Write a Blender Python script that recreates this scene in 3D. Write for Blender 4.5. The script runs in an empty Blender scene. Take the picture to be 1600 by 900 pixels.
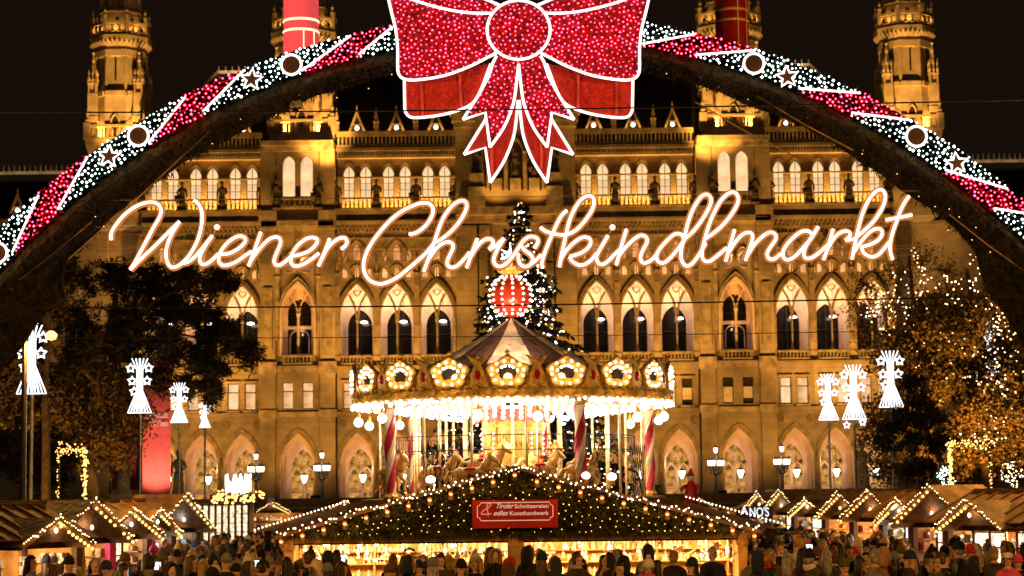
import bpy, bmesh, math, random
from mathutils import Vector, Matrix, noise
random.seed(11)
R = math.radians
PI = math.pi
scene = bpy.context.scene
C = scene.collection

# ------------------------------------------------------------------ camera
F = 3100.0                      # focal length in photo pixels (1600 wide)
CAMZ = 3.0
PITCH = math.atan(315.0 / F)
ROLL = R(0.7)
_r = Vector((1, 0, 0)); _u = Vector((0, -math.sin(PITCH), math.cos(PITCH))); _f = Vector((0, math.cos(PITCH), math.sin(PITCH)))
_r2 = _r * math.cos(ROLL) - _u * math.sin(ROLL)
_u2 = _u * math.cos(ROLL) + _r * math.sin(ROLL)
CAM = Vector((0, 0, CAMZ))
cd = bpy.data.cameras.new('camera')
cd.sensor_width = 36.0; cd.lens = F / 1600 * 36.0
cd.clip_start = 0.5; cd.clip_end = 1500
cd.dof.use_dof = True; cd.dof.focus_distance = 34.0; cd.dof.aperture_fstop = 2.8
cam = bpy.data.objects.new('camera', cd); C.objects.link(cam)
m = Matrix((_r2, _u2, -_f)).transposed().to_4x4(); m.translation = CAM
cam.matrix_world = m
scene.camera = cam

def P(px, py, D):
    """point of the place at distance D (metres along the view axis) for a measured photo position"""
    d = _f + _r2 * ((px - 800) / F) - _u2 * ((py - 450) / F)
    return CAM + d * (D / d.y)

# ------------------------------------------------------------------ night sky, exposure
w = bpy.data.worlds.new('World'); scene.world = w; w.use_nodes = True
nt = w.node_tree
bg = nt.nodes['Background']
bg.inputs['Color'].default_value = (0.0070, 0.0036, 0.0022, 1); bg.inputs['Strength'].default_value = 1.0
scene.view_settings.view_transform = 'Standard'
scene.view_settings.look = 'None'
scene.view_settings.exposure = 0.22
scene.view_settings.gamma = 1.0
scene.cycles.use_denoising = True
scene.cycles.max_bounces = 5
scene.cycles.diffuse_bounces = 3
scene.cycles.glossy_bounces = 2
scene.cycles.transmission_bounces = 4
scene.cycles.sample_clamp_indirect = 3.0
scene.cycles.sample_clamp_direct = 0.0
scene.cycles.caustics_reflective = False
scene.cycles.caustics_refractive = False

SODIUM = (1.0, 0.475, 0.095)
WARM = (1.0, 0.66, 0.40)
def lamp(kind, name, loc, power, color=SODIUM, parent=None, radius=0.15, aim=None, cone=90, blend=0.6, size=None):
    l = bpy.data.lights.new(name, kind); l.energy = power; l.color = color
    if kind in ('POINT', 'SPOT'): l.shadow_soft_size = radius
    if kind == 'SPOT': l.spot_size = R(cone); l.spot_blend = blend
    if kind == 'AREA':
        l.shape = 'RECTANGLE'; l.size, l.size_y = size
    o = bpy.data.objects.new(name, l); C.objects.link(o); o.location = loc
    if aim is not None:
        o.rotation_euler = (Vector(aim) - Vector(loc)).to_track_quat('-Z', 'Y').to_euler()
    if parent: o.parent = parent
    return o

# ------------------------------------------------------------------ materials
MATS = {}
def mat(name, col, rough=0.75, var=0.25, scale=3.0, metal=0.0, bump=0.0, col2=None, spec=0.3, trans=0.0, bscale=None, detail=4.0):
    m = bpy.data.materials.new(name); m.use_nodes = True; MATS[name] = m
    t = m.node_tree; b = t.nodes['Principled BSDF']
    b.inputs['Roughness'].default_value = rough; b.inputs['Metallic'].default_value = metal
    b.inputs['Specular IOR Level'].default_value = spec
    tc = t.nodes.new('ShaderNodeTexCoord')
    n = t.nodes.new('ShaderNodeTexNoise'); n.inputs['Scale'].default_value = scale; n.inputs['Detail'].default_value = detail
    t.links.new(tc.outputs['Object'], n.inputs['Vector'])
    mix = t.nodes.new('ShaderNodeMix'); mix.data_type = 'RGBA'
    c2 = col2 if col2 else tuple(max(0, c * (1 - 2 * var)) for c in col)
    c1 = col if col2 else tuple(min(1, c * (1 + var)) for c in col)
    mix.inputs[6].default_value = (*c1, 1); mix.inputs[7].default_value = (*c2, 1)
    mr = t.nodes.new('ShaderNodeMapRange'); mr.inputs[1].default_value = 0.32; mr.inputs[2].default_value = 0.68
    t.links.new(n.outputs['Fac'], mr.inputs[0]); t.links.new(mr.outputs[0], mix.inputs[0])
    t.links.new(mix.outputs[2], b.inputs['Base Color'])
    if bump:
        n2 = t.nodes.new('ShaderNodeTexNoise'); n2.inputs['Scale'].default_value = bscale or scale * 4; n2.inputs['Detail'].default_value = 5
        t.links.new(tc.outputs['Object'], n2.inputs['Vector'])
        bp = t.nodes.new('ShaderNodeBump'); bp.inputs['Strength'].default_value = bump; bp.inputs['Distance'].default_value = 0.1
        t.links.new(n2.outputs['Fac'], bp.inputs['Height']); t.links.new(bp.outputs['Normal'], b.inputs['Normal'])
    return m

def emat(name, col, strength, sample=True, var=0.0, scale=2.0):
    m = bpy.data.materials.new(name); m.use_nodes = True; MATS[name] = m
    t = m.node_tree; t.nodes.clear()
    o = t.nodes.new('ShaderNodeOutputMaterial'); e = t.nodes.new('ShaderNodeEmission')
    e.inputs['Color'].default_value = (*col, 1); e.inputs['Strength'].default_value = strength
    t.links.new(e.outputs[0], o.inputs[0])
    if var:
        tc = t.nodes.new('ShaderNodeTexCoord'); n = t.nodes.new('ShaderNodeTexNoise'); n.inputs['Scale'].default_value = scale
        mr = t.nodes.new('ShaderNodeMapRange'); mr.inputs[1].default_value = .3; mr.inputs[2].default_value = .7
        mr.inputs[3].default_value = strength * (1 - var); mr.inputs[4].default_value = strength * (1 + var)
        t.links.new(tc.outputs['Object'], n.inputs['Vector']); t.links.new(n.outputs['Fac'], mr.inputs[0]); t.links.new(mr.outputs[0], e.inputs['Strength'])
    if not sample: m.cycles.emission_sampling = 'NONE'
    return m

def stone_mat(name, col, bw, bh, mortar=0.02, bump=0.5):
    """ashlar: block joints and block-to-block colour on the facade plane (x, z)"""
    m = mat(name, col, rough=0.85, var=0.30, scale=0.22)
    t = m.node_tree; b = t.nodes['Principled BSDF']
    old = b.inputs['Base Color'].links[0].from_socket
    tc = t.nodes.new('ShaderNodeTexCoord'); sp = t.nodes.new('ShaderNodeSeparateXYZ'); cb = t.nodes.new('ShaderNodeCombineXYZ')
    ad = t.nodes.new('ShaderNodeMath'); ad.operation = 'ADD'
    t.links.new(tc.outputs['Object'], sp.inputs[0]); t.links.new(sp.outputs[0], ad.inputs[0]); t.links.new(sp.outputs[1], ad.inputs[1])
    t.links.new(ad.outputs[0], cb.inputs[0]); t.links.new(sp.outputs[2], cb.inputs[1])
    br = t.nodes.new('ShaderNodeTexBrick'); br.inputs['Scale'].default_value = 1.0
    br.inputs['Brick Width'].default_value = bw; br.inputs['Row Height'].default_value = bh; br.inputs['Mortar Size'].default_value = mortar
    br.inputs['Color1'].default_value = (1, 1, 1, 1); br.inputs['Color2'].default_value = (0.72, 0.72, 0.72, 1); br.inputs['Mortar'].default_value = (0.45, 0.45, 0.45, 1)
    t.links.new(cb.outputs[0], br.inputs['Vector'])
    mx = t.nodes.new('ShaderNodeMix'); mx.data_type = 'RGBA'; mx.blend_type = 'MULTIPLY'; mx.inputs[0].default_value = 0.5
    t.links.new(old, mx.inputs[6]); t.links.new(br.outputs['Color'], mx.inputs[7]); t.links.new(mx.outputs[2], b.inputs['Base Color'])
    bp = t.nodes.new('ShaderNodeBump'); bp.inputs['Strength'].default_value = bump; bp.inputs['Distance'].default_value = 0.05; bp.invert = True
    t.links.new(br.outputs['Fac'], bp.inputs['Height']); t.links.new(bp.outputs['Normal'], b.inputs['Normal'])
    return m

def stripe_mat(name, ca, cb_, freq, axis='Z', rough=0.6):
    m = mat(name, ca, rough=rough)
    t = m.node_tree; b = t.nodes['Principled BSDF']
    tc = t.nodes.new('ShaderNodeTexCoord'); wv = t.nodes.new('ShaderNodeTexWave'); wv.bands_direction = axis; wv.inputs['Scale'].default_value = freq
    t.links.new(tc.outputs['Object'], wv.inputs[0])
    cr = t.nodes.new('ShaderNodeValToRGB'); cr.color_ramp.interpolation = 'CONSTANT'
    cr.color_ramp.elements[0].color = (*ca, 1); cr.color_ramp.elements[1].color = (*cb_, 1); cr.color_ramp.elements[1].position = .5
    t.links.new(wv.outputs['Fac'], cr.inputs[0]); t.links.new(cr.outputs[0], b.inputs['Base Color'])
    return m

STONE = stone_mat('limestone_ashlar', (0.42, 0.325, 0.19), 1.3, 0.62)
STONE_D = mat('carved_limestone', (0.38, 0.29, 0.165), rough=.85, scale=1.2, bump=.4)
STONE_L = mat('pale_vault_plaster', (0.66, 0.50, 0.38), rough=.9, scale=.8, var=.12)
STATUE = mat('weathered_statue_stone', (0.13, 0.10, 0.065), rough=.8, scale=2, bump=.3)
SLATE = mat('dark_roof_slate', (0.02, 0.017, 0.014), rough=.7, scale=1.5, bump=.3)
GLASS_D = mat('dark_window_glass', (0.012, 0.010, 0.009), rough=.12, spec=.5, var=.1)
LIT_WIN = emat('lit_window_curtain', (1.0, 0.62, 0.30), .95, sample=False, var=.25, scale=.9)
LIT_WIN2 = emat('lit_office_blind', (1.0, 0.54, 0.24), .78, sample=False, var=.45, scale=.8)
LIT_HALL = emat('lit_hall_interior', (1.0, 0.45, 0.09), .42, sample=False, var=.95, scale=1.7)
FRAME_D = mat('dark_window_frame', (0.03, 0.022, 0.015), rough=.5)
LAMP_W = emat('white_lamp_glass', (1.0, 0.86, 0.68), 6.0, sample=False)
RIDGE = mat('gilded_ridge_trim', (0.62, 0.50, 0.30), rough=.4, metal=.2)
NEON = emat('warm_neon_core', (1.0, 0.78, 0.60), 4.0)
NEON_HALO = emat('neon_halo', (1.0, 0.30, 0.075), 0.62, sample=False)  # dim orange emission imitating the glow around the neon
NEON_W = emat('white_light_tube', (1.0, 0.76, 0.68), 2.2)
BULB_W = emat('cool_white_bulb', (0.80, 1.0, 0.92), 8.0)
BULB_R = emat('red_bulb', (1.0, 0.024, 0.060), 22.0)
BULB_WARM = emat('warm_bulb', (1.0, 0.74, 0.40), 7.0, sample=False)
BULB_SOFT = emat('carousel_bulb', (1.0, 0.80, 0.52), 8.0)
ROPE = emat('golden_rope_bulb', (1.0, 0.64, 0.28), 5.5, sample=False)
BULB_GOLD = emat('golden_bulb', (1.0, 0.52, 0.12), 3.2, sample=False)
BULB_PURE = emat('bright_white_bulb', (1.0, 0.90, 0.76), 9.0)
RED_NET = mat('red_tinsel_mat', (0.70, 0.008, 0.03), rough=.7, scale=30, var=.4, bump=.5)
BOW_NET = mat('dark_crimson_netting', (0.22, 0.004, 0.014), rough=.8, scale=14, var=.45, bump=.5)
RED_PANEL = mat('red_felt_panel', (0.62, 0.035, 0.02), rough=.9, scale=25, var=.2, bump=.4)
GREEN_NET = mat('dark_green_tinsel', (0.012, 0.040, 0.032), rough=.6, scale=20, var=.4, bump=.6)
GARLAND = mat('brown_fir_cladding', (0.045, 0.034, 0.013), rough=.95, scale=9, var=.45, bump=.9)
FIR = mat('fir_needles', (0.050, 0.052, 0.014), rough=.8, scale=5, var=.45)
FIR_D = mat('dark_pine_needles', (0.032, 0.026, 0.010), rough=.85, scale=3, var=.5)
BARK = mat('tree_bark', (0.10, 0.065, 0.035), rough=.95, scale=6, bump=.7)
LEAF_G = mat('golden_autumn_leaves', (0.16, 0.085, 0.014), rough=.75, scale=.7, col2=(0.045, 0.034, 0.008))
METAL_D = mat('dark_painted_steel', (0.02, 0.018, 0.016), rough=.45, metal=.5)
METAL_G = mat('grey_steel', (0.22, 0.20, 0.17), rough=.4, metal=.7)
GOLD = mat('gilded_ornament', (0.66, 0.37, 0.06), rough=.4, metal=.15, scale=6, var=.3, bump=.3)
WOOD = mat('varnished_spruce_boards', (0.46, 0.25, 0.08), rough=.6, scale=2.5, var=.25, bump=.2)
WOOD_D = mat('dark_stained_wood', (0.09, 0.045, 0.018), rough=.7, scale=3, var=.3, bump=.3)
ROOFWOOD = mat('weathered_roof_boards', (0.24, 0.135, 0.06), rough=.75, scale=2, var=.35, bump=.3)
RED_P = mat('red_painted_board', (0.50, 0.018, 0.010), rough=.45, scale=2, var=.15)
WHITE_P = mat('cream_paint', (0.75, 0.62, 0.45), rough=.5, var=.1)

# ------------------------------------------------------------------ mesh builder
class MB:
    def __init__(s): s.v = []; s.f = []; s.m = []
    def add(s, vs, fs, m=0):
        o = len(s.v); s.v.extend(tuple(q) for q in vs)
        for q in fs: s.f.append(tuple(i + o for i in q)); s.m.append(m)
        return s
    def box(s, x0, x1, y0, y1, z0, z1, m=0):
        return s.add([(x0,y0,z0),(x1,y0,z0),(x1,y1,z0),(x0,y1,z0),(x0,y0,z1),(x1,y0,z1),(x1,y1,z1),(x0,y1,z1)],
                     [(0,3,2,1),(4,5,6,7),(0,1,5,4),(1,2,6,5),(2,3,7,6),(3,0,4,7)], m)
    def quad(s, a, b, c, d, m=0): return s.add([a,b,c,d], [(0,1,2,3)], m)
    def bar(s, a, b, w, h, m=0, up=(0,0,1)):
        a = Vector(a); b = Vector(b); d = (b - a).normalized(); up = Vector(up)
        if abs(d.dot(up)) > .98: up = Vector((0,1,0))
        sx = d.cross(up).normalized() * w / 2; sy = sx.cross(d).normalized() * h / 2
        return s.add([a-sx-sy, a+sx-sy, a+sx+sy, a-sx+sy, b-sx-sy, b+sx-sy, b+sx+sy, b-sx+sy],
                     [(0,3,2,1),(4,5,6,7),(0,1,5,4),(1,2,6,5),(2,3,7,6),(3,0,4,7)], m)
    def prism(s, poly, y0, y1, m=0, ms=None):
        """polygon in (x, z) extruded along y"""
        n = len(poly); ms = m if ms is None else ms
        o = len(s.v)
        s.v.extend((x, y0, z) for x, z in poly); s.v.extend((x, y1, z) for x, z in poly)
        s.f.append(tuple(o + i for i in range(n))); s.m.append(m)
        s.f.append(tuple(o + n + i for i in reversed(range(n)))); s.m.append(m)
        for i in range(n):
            j = (i + 1) % n
            s.f.append((o + i, o + n + i, o + n + j, o + j)); s.m.append(ms)
        return s
    def tube(s, pts, r, n=6, closed=False, m=0, cap=True):
        pts = [Vector(q) for q in pts]; k = len(pts); o = len(s.v); prev = None
        rs = r if isinstance(r, (list, tuple)) else [r] * k
        for i, p in enumerate(pts):
            a = pts[(i - 1) % k] if (closed or i > 0) else p
            b = pts[(i + 1) % k] if (closed or i < k - 1) else p
            d = (b - a); d = d.normalized() if d.length > 1e-9 else Vector((0,0,1))
            if prev is None:
                x = d.cross(Vector((0,1,0)) if abs(d.y) < .9 else Vector((1,0,0))).normalized()
            else:
                x = (prev - d * prev.dot(d)); x = x.normalized() if x.length > 1e-6 else d.orthogonal().normalized()
            prev = x; y = d.cross(x)
            for j in range(n):
                t = 2 * PI * j / n
                s.v.append(tuple(p + (x * math.cos(t) + y * math.sin(t)) * rs[i]))
        for i in range(k if closed else k - 1):
            for j in range(n):
                a = o + i * n + j; b = o + i * n + (j + 1) % n
                i2 = (i + 1) % k
                c_ = o + i2 * n + (j + 1) % n; d_ = o + i2 * n + j
                s.f.append((a, b, c_, d_)); s.m.append(m)
        if cap and not closed:
            s.f.append(tuple(o + j for j in reversed(range(n)))); s.m.append(m)
            s.f.append(tuple(o + (k - 1) * n + j for j in range(n))); s.m.append(m)
        return s
    def lathe(s, prof, c=(0,0,0), n=12, m=0, cap=True, phase=0.0, sx=1, sy=1):
        o = len(s.v); k = len(prof)
        for r, z in prof:
            for j in range(n):
                t = 2 * PI * j / n + phase
                s.v.append((c[0] + r * math.cos(t) * sx, c[1] + r * math.sin(t) * sy, c[2] + z))
        for i in range(k - 1):
            for j in range(n):
                s.f.append((o+i*n+j, o+i*n+(j+1)%n, o+(i+1)*n+(j+1)%n, o+(i+1)*n+j)); s.m.append(m)
        if cap:
            s.f.append(tuple(o + j for j in reversed(range(n)))); s.m.append(m)
            s.f.append(tuple(o + (k-1)*n + j for j in range(n))); s.m.append(m)
        return s
    def ball(s, c, r, m=0, nu=8, nv=5, sx=1, sy=1, sz=1):
        o = len(s.v)
        s.v.append((c[0], c[1], c[2] - r*sz))
        for i in range(1, nv):
            t = PI * i / nv
            for j in range(nu):
                a = 2 * PI * j / nu
                s.v.append((c[0] + r*sx*math.sin(t)*math.cos(a), c[1] + r*sy*math.sin(t)*math.sin(a), c[2] - r*sz*math.cos(t)))
        s.v.append((c[0], c[1], c[2] + r*sz)); top = len(s.v) - 1
        for j in range(nu):
            s.f.append((o, o+1+(j+1)%nu, o+1+j)); s.m.append(m)
            s.f.append((top, o+1+(nv-2)*nu+j, o+1+(nv-2)*nu+(j+1)%nu)); s.m.append(m)
        for i in range(nv - 2):
            for j in range(nu):
                a = o+1+i*nu
                s.f.append((a+j, a+(j+1)%nu, a+nu+(j+1)%nu, a+nu+j)); s.m.append(m)
        return s
    def dot(s, c, r, m=0):
        """small octahedral bulb"""
        x, y, z = c; q = r * .72
        vs = [(x,y,z-r),(x+r,y,z),(x,y-r,z),(x-r,y,z),(x,y+r,z),(x,y,z+r)]
        return s.add(vs, [(0,2,1),(0,3,2),(0,4,3),(0,1,4),(5,1,2),(5,2,3),(5,3,4),(5,4,1)], m)
    def leaf(s, c, d, up, l, w, m=0):
        """one leaf-sized diamond"""
        c = Vector(c); d = Vector(d).normalized() * l; sd = Vector(d).cross(Vector(up))
        sd = sd.normalized() * w if sd.length > 1e-6 else Vector((w, 0, 0))
        return s.add([c, c + d*.5 + sd, c + d, c + d*.5 - sd], [(0,1,2,3)], m)
    def mesh(s, name, mats, smooth=False):
        me = bpy.data.meshes.new(name); me.from_pydata(s.v, [], s.f)
        if not isinstance(mats, (list, tuple)): mats = [mats]
        for q in mats: me.materials.append(q)
        if len(mats) > 1: me.polygons.foreach_set('material_index', s.m)
        if smooth: me.polygons.foreach_set('use_smooth', [True] * len(me.polygons))
        me.update(); return me
    def build(s, name, mats, parent=None, loc=(0,0,0), rz=0.0, smooth=False, kind=None):
        return place(name, s.mesh(name, mats, smooth), parent, loc, rz, kind)

def place(name, me, parent=None, loc=(0,0,0), rz=0.0, kind=None, scale=None):
    o = bpy.data.objects.new(name, me); C.objects.link(o)
    o.location = loc; o.rotation_euler = (0, 0, rz)
    if scale: o.scale = scale
    if parent: o.parent = parent
    if kind: o['kind'] = kind
    return o
def thing(name, label, cat, loc=(0,0,0), rz=0.0, group=None):
    o = bpy.data.objects.new(name, None); C.objects.link(o); o.empty_display_size = .2
    o.location = loc; o.rotation_euler = (0, 0, rz); o['label'] = label; o['category'] = cat
    if group: o['group'] = group
    return o
def tag(o, label, cat, group=None):
    o['label'] = label; o['category'] = cat
    if group: o['group'] = group
    return o
def smooth_path(pts, k=5, closed=False):
    """Catmull-Rom through the points"""
    pts = [Vector(q) for q in pts]; n = len(pts)
    if n < 3: return pts
    out = []
    for i in range(n if closed else n - 1):
        p0 = pts[(i-1) % n] if (closed or i > 0) else pts[0]*2 - pts[1]
        p1 = pts[i]; p2 = pts[(i+1) % n]
        p3 = pts[(i+2) % n] if (closed or i < n - 2) else pts[-1]*2 - pts[-2]
        for j in range(k):
            t = j / k
            out.append(.5 * ((2*p1) + (p2-p0)*t + (2*p0-5*p1+4*p2-p3)*t*t + (3*p1-p0-3*p2+p3)*t**3))
    if not closed: out.append(pts[-1])
    return out
def inside(pt, poly):
    x, y = pt; c = False; j = len(poly) - 1
    for i in range(len(poly)):
        xi, yi = poly[i]; xj, yj = poly[j]
        if (yi > y) != (yj > y) and x < (xj - xi) * (y - yi) / (yj - yi) + xi: c = not c
        j = i
    return c
def scatter(poly, spacing, margin=0.0, rnd=random):
    """roughly evenly spaced random points in a polygon"""
    xs = [p[0] for p in poly]; ys = [p[1] for p in poly]; out = []; grid = {}
    n = int((max(xs)-min(xs)) * (max(ys)-min(ys)) / (spacing**2) * 6) + 20
    for _ in range(n):
        q = (rnd.uniform(min(xs), max(xs)), rnd.uniform(min(ys), max(ys)))
        if not inside(q, poly): continue
        g = (int(q[0]/spacing), int(q[1]/spacing)); ok = True
        for a in (-1,0,1):
            for b in (-1,0,1):
                for e in grid.get((g[0]+a, g[1]+b), ()):
                    if (e[0]-q[0])**2 + (e[1]-q[1])**2 < spacing**2: ok = False
        if ok: grid.setdefault(g, []).append(q); out.append(q)
    return out
def arch_pts(w, zs, zt, n=7, half=None):
    """pointed arch from (-w, zs) over (0, zt) to (w, zs)"""
    h = zt - zs; Rr = (w*w + h*h) / (2*w); a1 = math.asin(min(1, h / Rr))
    right = [(w - Rr + Rr*math.cos(a1*i/n), zs + Rr*math.sin(a1*i/n)) for i in range(n + 1)]
    if Rr < w + 1e-6: pass
    left = [(-x, z) for x, z in right]
    return left + right[-2::-1]

# ------------------------------------------------------------------ ground
g = MB()
g.quad((-500,-120,0),(500,-120,0),(500,700,0),(-500,700,0))
GROUND = mat('dark_paved_square', (0.05, 0.045, 0.04), rough=.6, scale=2.0, var=.3, bump=.3)
go = g.build('ground', GROUND); go['kind'] = 'structure'

# ================================================================== TOWN HALL
HX, HY = 0.48, 200.0
hall = thing('town_hall', 'floodlit gothic town hall with arcades, statues and lit windows across the square', 'town hall', (HX, HY, 0))

def wall_hole(b, x0, x1, z0, z1, xc, w, zb, zs, zt, y, depth, m=0, mr=0, rect=False, sill=True):
    """wall rectangle with one pointed (or square) opening and its reveal"""
    if rect: pts = [(-w, zb), (-w, zt), (w, zt), (w, zb)]
    else: pts = [(-w, zb)] + arch_pts(w, zs, zt) + [(w, zb)]
    pts = [(xc + x, z) for x, z in pts]
    h = len(pts) // 2
    L = pts[:h] if rect else pts[:h + 1]
    Rr = pts[h:][::-1] if rect else pts[h:][::-1]
    for S, xe, fl in ((L, x0, False), (Rr, x1, True)):
        for (ax, az), (bx_, bz) in zip(S, S[1:]):
            if bz - az < 1e-6: continue
            q = [(xe, y, az), (ax, y, az), (bx_, y, bz), (xe, y, bz)]
            b.add(q if not fl else q[::-1], [(0,1,2,3)], m)
    if zb > z0 + 1e-6: b.quad((x0,y,z0),(x1,y,z0),(x1,y,zb),(x0,y,zb), m)
    if z1 > zt + 1e-6: b.quad((x0,y,zt),(x1,y,zt),(x1,y,z1),(x0,y,z1), m)
    loop = pts + ([pts[0]] if sill else [])
    for (ax, az), (bx_, bz) in zip(loop, loop[1:]):
        b.quad((ax,y,az),(bx_,y,bz),(bx_,y+depth,bz),(ax,y+depth,az), mr)
def mould(b, w, zb, zs, zt, y, t, d, m=0, xc=0.0, legs=True):
    """raised moulding band of width t round a pointed arch, standing d proud of y"""
    i = arch_pts(w, zs, zt); o = arch_pts(w + t, zs, zt + t * 1.25)
    if legs: i = [(-w, zb)] + i + [(w, zb)]; o = [(-w-t, zb)] + o + [(w+t, zb)]
    for k in range(len(i) - 1):
        a, c, e, g_ = i[k], i[k+1], o[k+1], o[k]
        V = [(xc+a[0],y-d,a[1]),(xc+c[0],y-d,c[1]),(xc+e[0],y-d,e[1]),(xc+g_[0],y-d,g_[1]),
             (xc+a[0],y+.02,a[1]),(xc+c[0],y+.02,c[1]),(xc+e[0],y+.02,e[1]),(xc+g_[0],y+.02,g_[1])]
        b.add(V, [(0,1,2,3),(0,4,5,1),(3,2,6,7)], m)
def pane_mesh(name, w, zb, zs, zt, mt, rect=False):
    b = MB(); pts = [(-w, zb), (-w, zt), (w, zt), (w, zb)] if rect else [(-w, zb)] + arch_pts(w, zs, zt) + [(w, zb)]
    b.prism(pts, 0, .03); return b.mesh(name, mt)

# ---- window pieces shared by the bays
def upper_frame():
    b = MB(); w, zb, zt = .57, 32.6, 36.2
    b.box(-.035,.035,-.06,0,zb,zt-.08); b.box(-w,w,-.07,0,35.02,35.12); b.box(-w,w,-.05,0,33.7,33.75); b.box(-w,w,-.05,0,34.4,34.44)
    b.box(-w,-w+.07,-.06,0,zb,35.2); b.box(w-.07,w,-.06,0,zb,35.2)
    return b.mesh('window', FRAME_D)
ME_UF = upper_frame(); ME_UP = pane_mesh('pane', .57, 32.6, 35.2, 36.2, LIT_WIN)
def mezz_frame():
    b = MB(); w = .53
    b.box(-w,w,-.07,0,13.0,13.1); b.box(-w,-w+.06,-.06,0,11.3,13.95); b.box(w-.06,w,-.06,0,11.3,13.95); b.box(-w,w,-.06,0,13.88,13.95); b.box(-w,w,-.06,0,11.3,11.38)
    return b.mesh('window', FRAME_D)
ME_MF = mezz_frame()
ME_MP = [pane_mesh('pane', .53, 11.3, 0, 13.95, q, True) for q in (LIT_WIN2, LIT_WIN, mat('dim_office_glass', (.05,.035,.02), rough=.2, var=.2))]
def mezz_blind(k):
    b = MB(); b.box(-.46,.46,.031,.04,11.4 + .8*k,13.0); return b
def main_window():
    b = MB(); w, zb, zs, zt = 1.28, 16.7, 19.8, 21.7
    b.box(-.05,.05,-.1,0,zb,zt-.1); b.box(-w,w,-.1,0,19.0,19.1); b.box(-w,-w+.08,-.1,0,zb,zs); b.box(w-.08,w,-.1,0,zb,zs)
    return b.mesh('window', FRAME_D)
ME_WF = main_window(); ME_WP = pane_mesh('pane', 1.28, 16.7, 19.8, 21.7, GLASS_D)
def tracery():
    """slim middle column with capital, Y-shaped bars above"""
    b = MB(); zs = 20.4
    b.lathe([(.16,0),(.16,.25),(.09,.35),(.09,3.1),(.2,3.35),(.2,3.5)], (0,.12,16.8), 8)
    b.lathe([(.42,-.25),(.3,-.05),(.2,0)], (0,.12,16.8), 8)
    A = arch_pts(1.65, 20.4, 23.85, 7)
    for sgn in (-1, 1):
        b.tube([(0,.12,20.2)] + [(sgn*x, .12, z) for x, z in [(.12,21.0),(.38,22.0),(.75,22.75),(1.05,23.05)]], .125, 6)
        b.tube([(sgn*(-.0),.12,22.7),(sgn*.28,.12,22.95),(sgn*.42,.12,23.3)], .07, 6)
    b.tube([(0.42*math.cos(t)*.8,.12,23.05+.3*math.sin(t)) for t in [i*PI/5 for i in range(10)]], .05, 5, closed=True)
    return b.mesh('tracery', STONE_D)
ME_TR = tracery()
def balustrade(w, z0, z1, n, y0, mt=STONE_D, name='balustrade'):
    b = MB(); h = z1 - z0
    b.box(-w,w,y0-.18,y0+.18,z1-.18,z1); b.box(-w,w,y0-.16,y0+.16,z0,z0+.15)
    for i in range(n):
        x = -w + (i + .5) * 2*w/n
        b.lathe([(.06,0),(.11,.25*h),(.05,.6*h),(.08,h-.3)], (x, y0, z0+.14), 6, cap=False)
    return b.mesh(name, mt)
ME_BALM = balustrade(1.6, 15.75, 16.65, 9, -.25); ME_BALU = balustrade(1.75, 31.55, 32.75, 8, -.1)
def statue(h=3.1, seed=0, shield=False):
    """draped standing figure with head, arms and a plinth"""
    rd = random.Random(seed); b = MB(); k = h / 3.1
    b.box(-.42*k,.42*k,-.42*k,.42*k,0,.28*k)
    prof = [(.40,.28),(.42,.5),(.34,1.0),(.32,1.45),(.27,1.7),(.33,2.05),(.36,2.3),(.30,2.46),(.12,2.54),(.11,2.62)]
    b.lathe([(r*k, z*k) for r, z in prof], (0,0,0), 12, sy=.72)
    b.ball((.0,-.03*k,2.82*k), .19*k, nu=9, nv=7, sz=1.2)
    b.lathe([(.2*k,0),(.22*k,.05*k),(.15*k,.2*k)], (0,0,2.92*k), 8)
    sg = 1 if rd.random() < .5 else -1
    b.tube([(.33*k*sg,0,2.32*k),(.52*k*sg,-.12*k,1.9*k),(.30*k*sg,-.34*k,1.72*k)], [.12*k,.1*k,.08*k], 7)
    b.tube([(-.33*k*sg,0,2.32*k),(-.48*k*sg,-.05*k,1.85*k),(-.46*k*sg,-.18*k,1.4*k)], [.12*k,.1*k,.08*k], 7)
    for i in range(6):
        a = -PI/2 + (i-2.5)*.42
        b.tube([(math.cos(a)*.39*k,math.sin(a)*.3*k,.3*k),(math.cos(a+.1)*.34*k,math.sin(a+.1)*.25*k,1.5*k)], [.07*k,.03*k], 5)
    if shield: b.prism([(.2*k*sg,1.7*k),(.75*k*sg,1.65*k),(.72*k*sg,1.1*k),(.45*k*sg,.7*k),(.2*k*sg,1.1*k)], -.4*k, -.3*k)
    else: b.tube([(-.46*k*sg,-.2*k,.3*k),(-.46*k*sg,-.2*k,2.9*k)], .035*k, 5)
    return b
ME_ST = [statue(3.1, i, i % 2 == 0).mesh('statue', STATUE, True) for i in range(4)]

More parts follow.
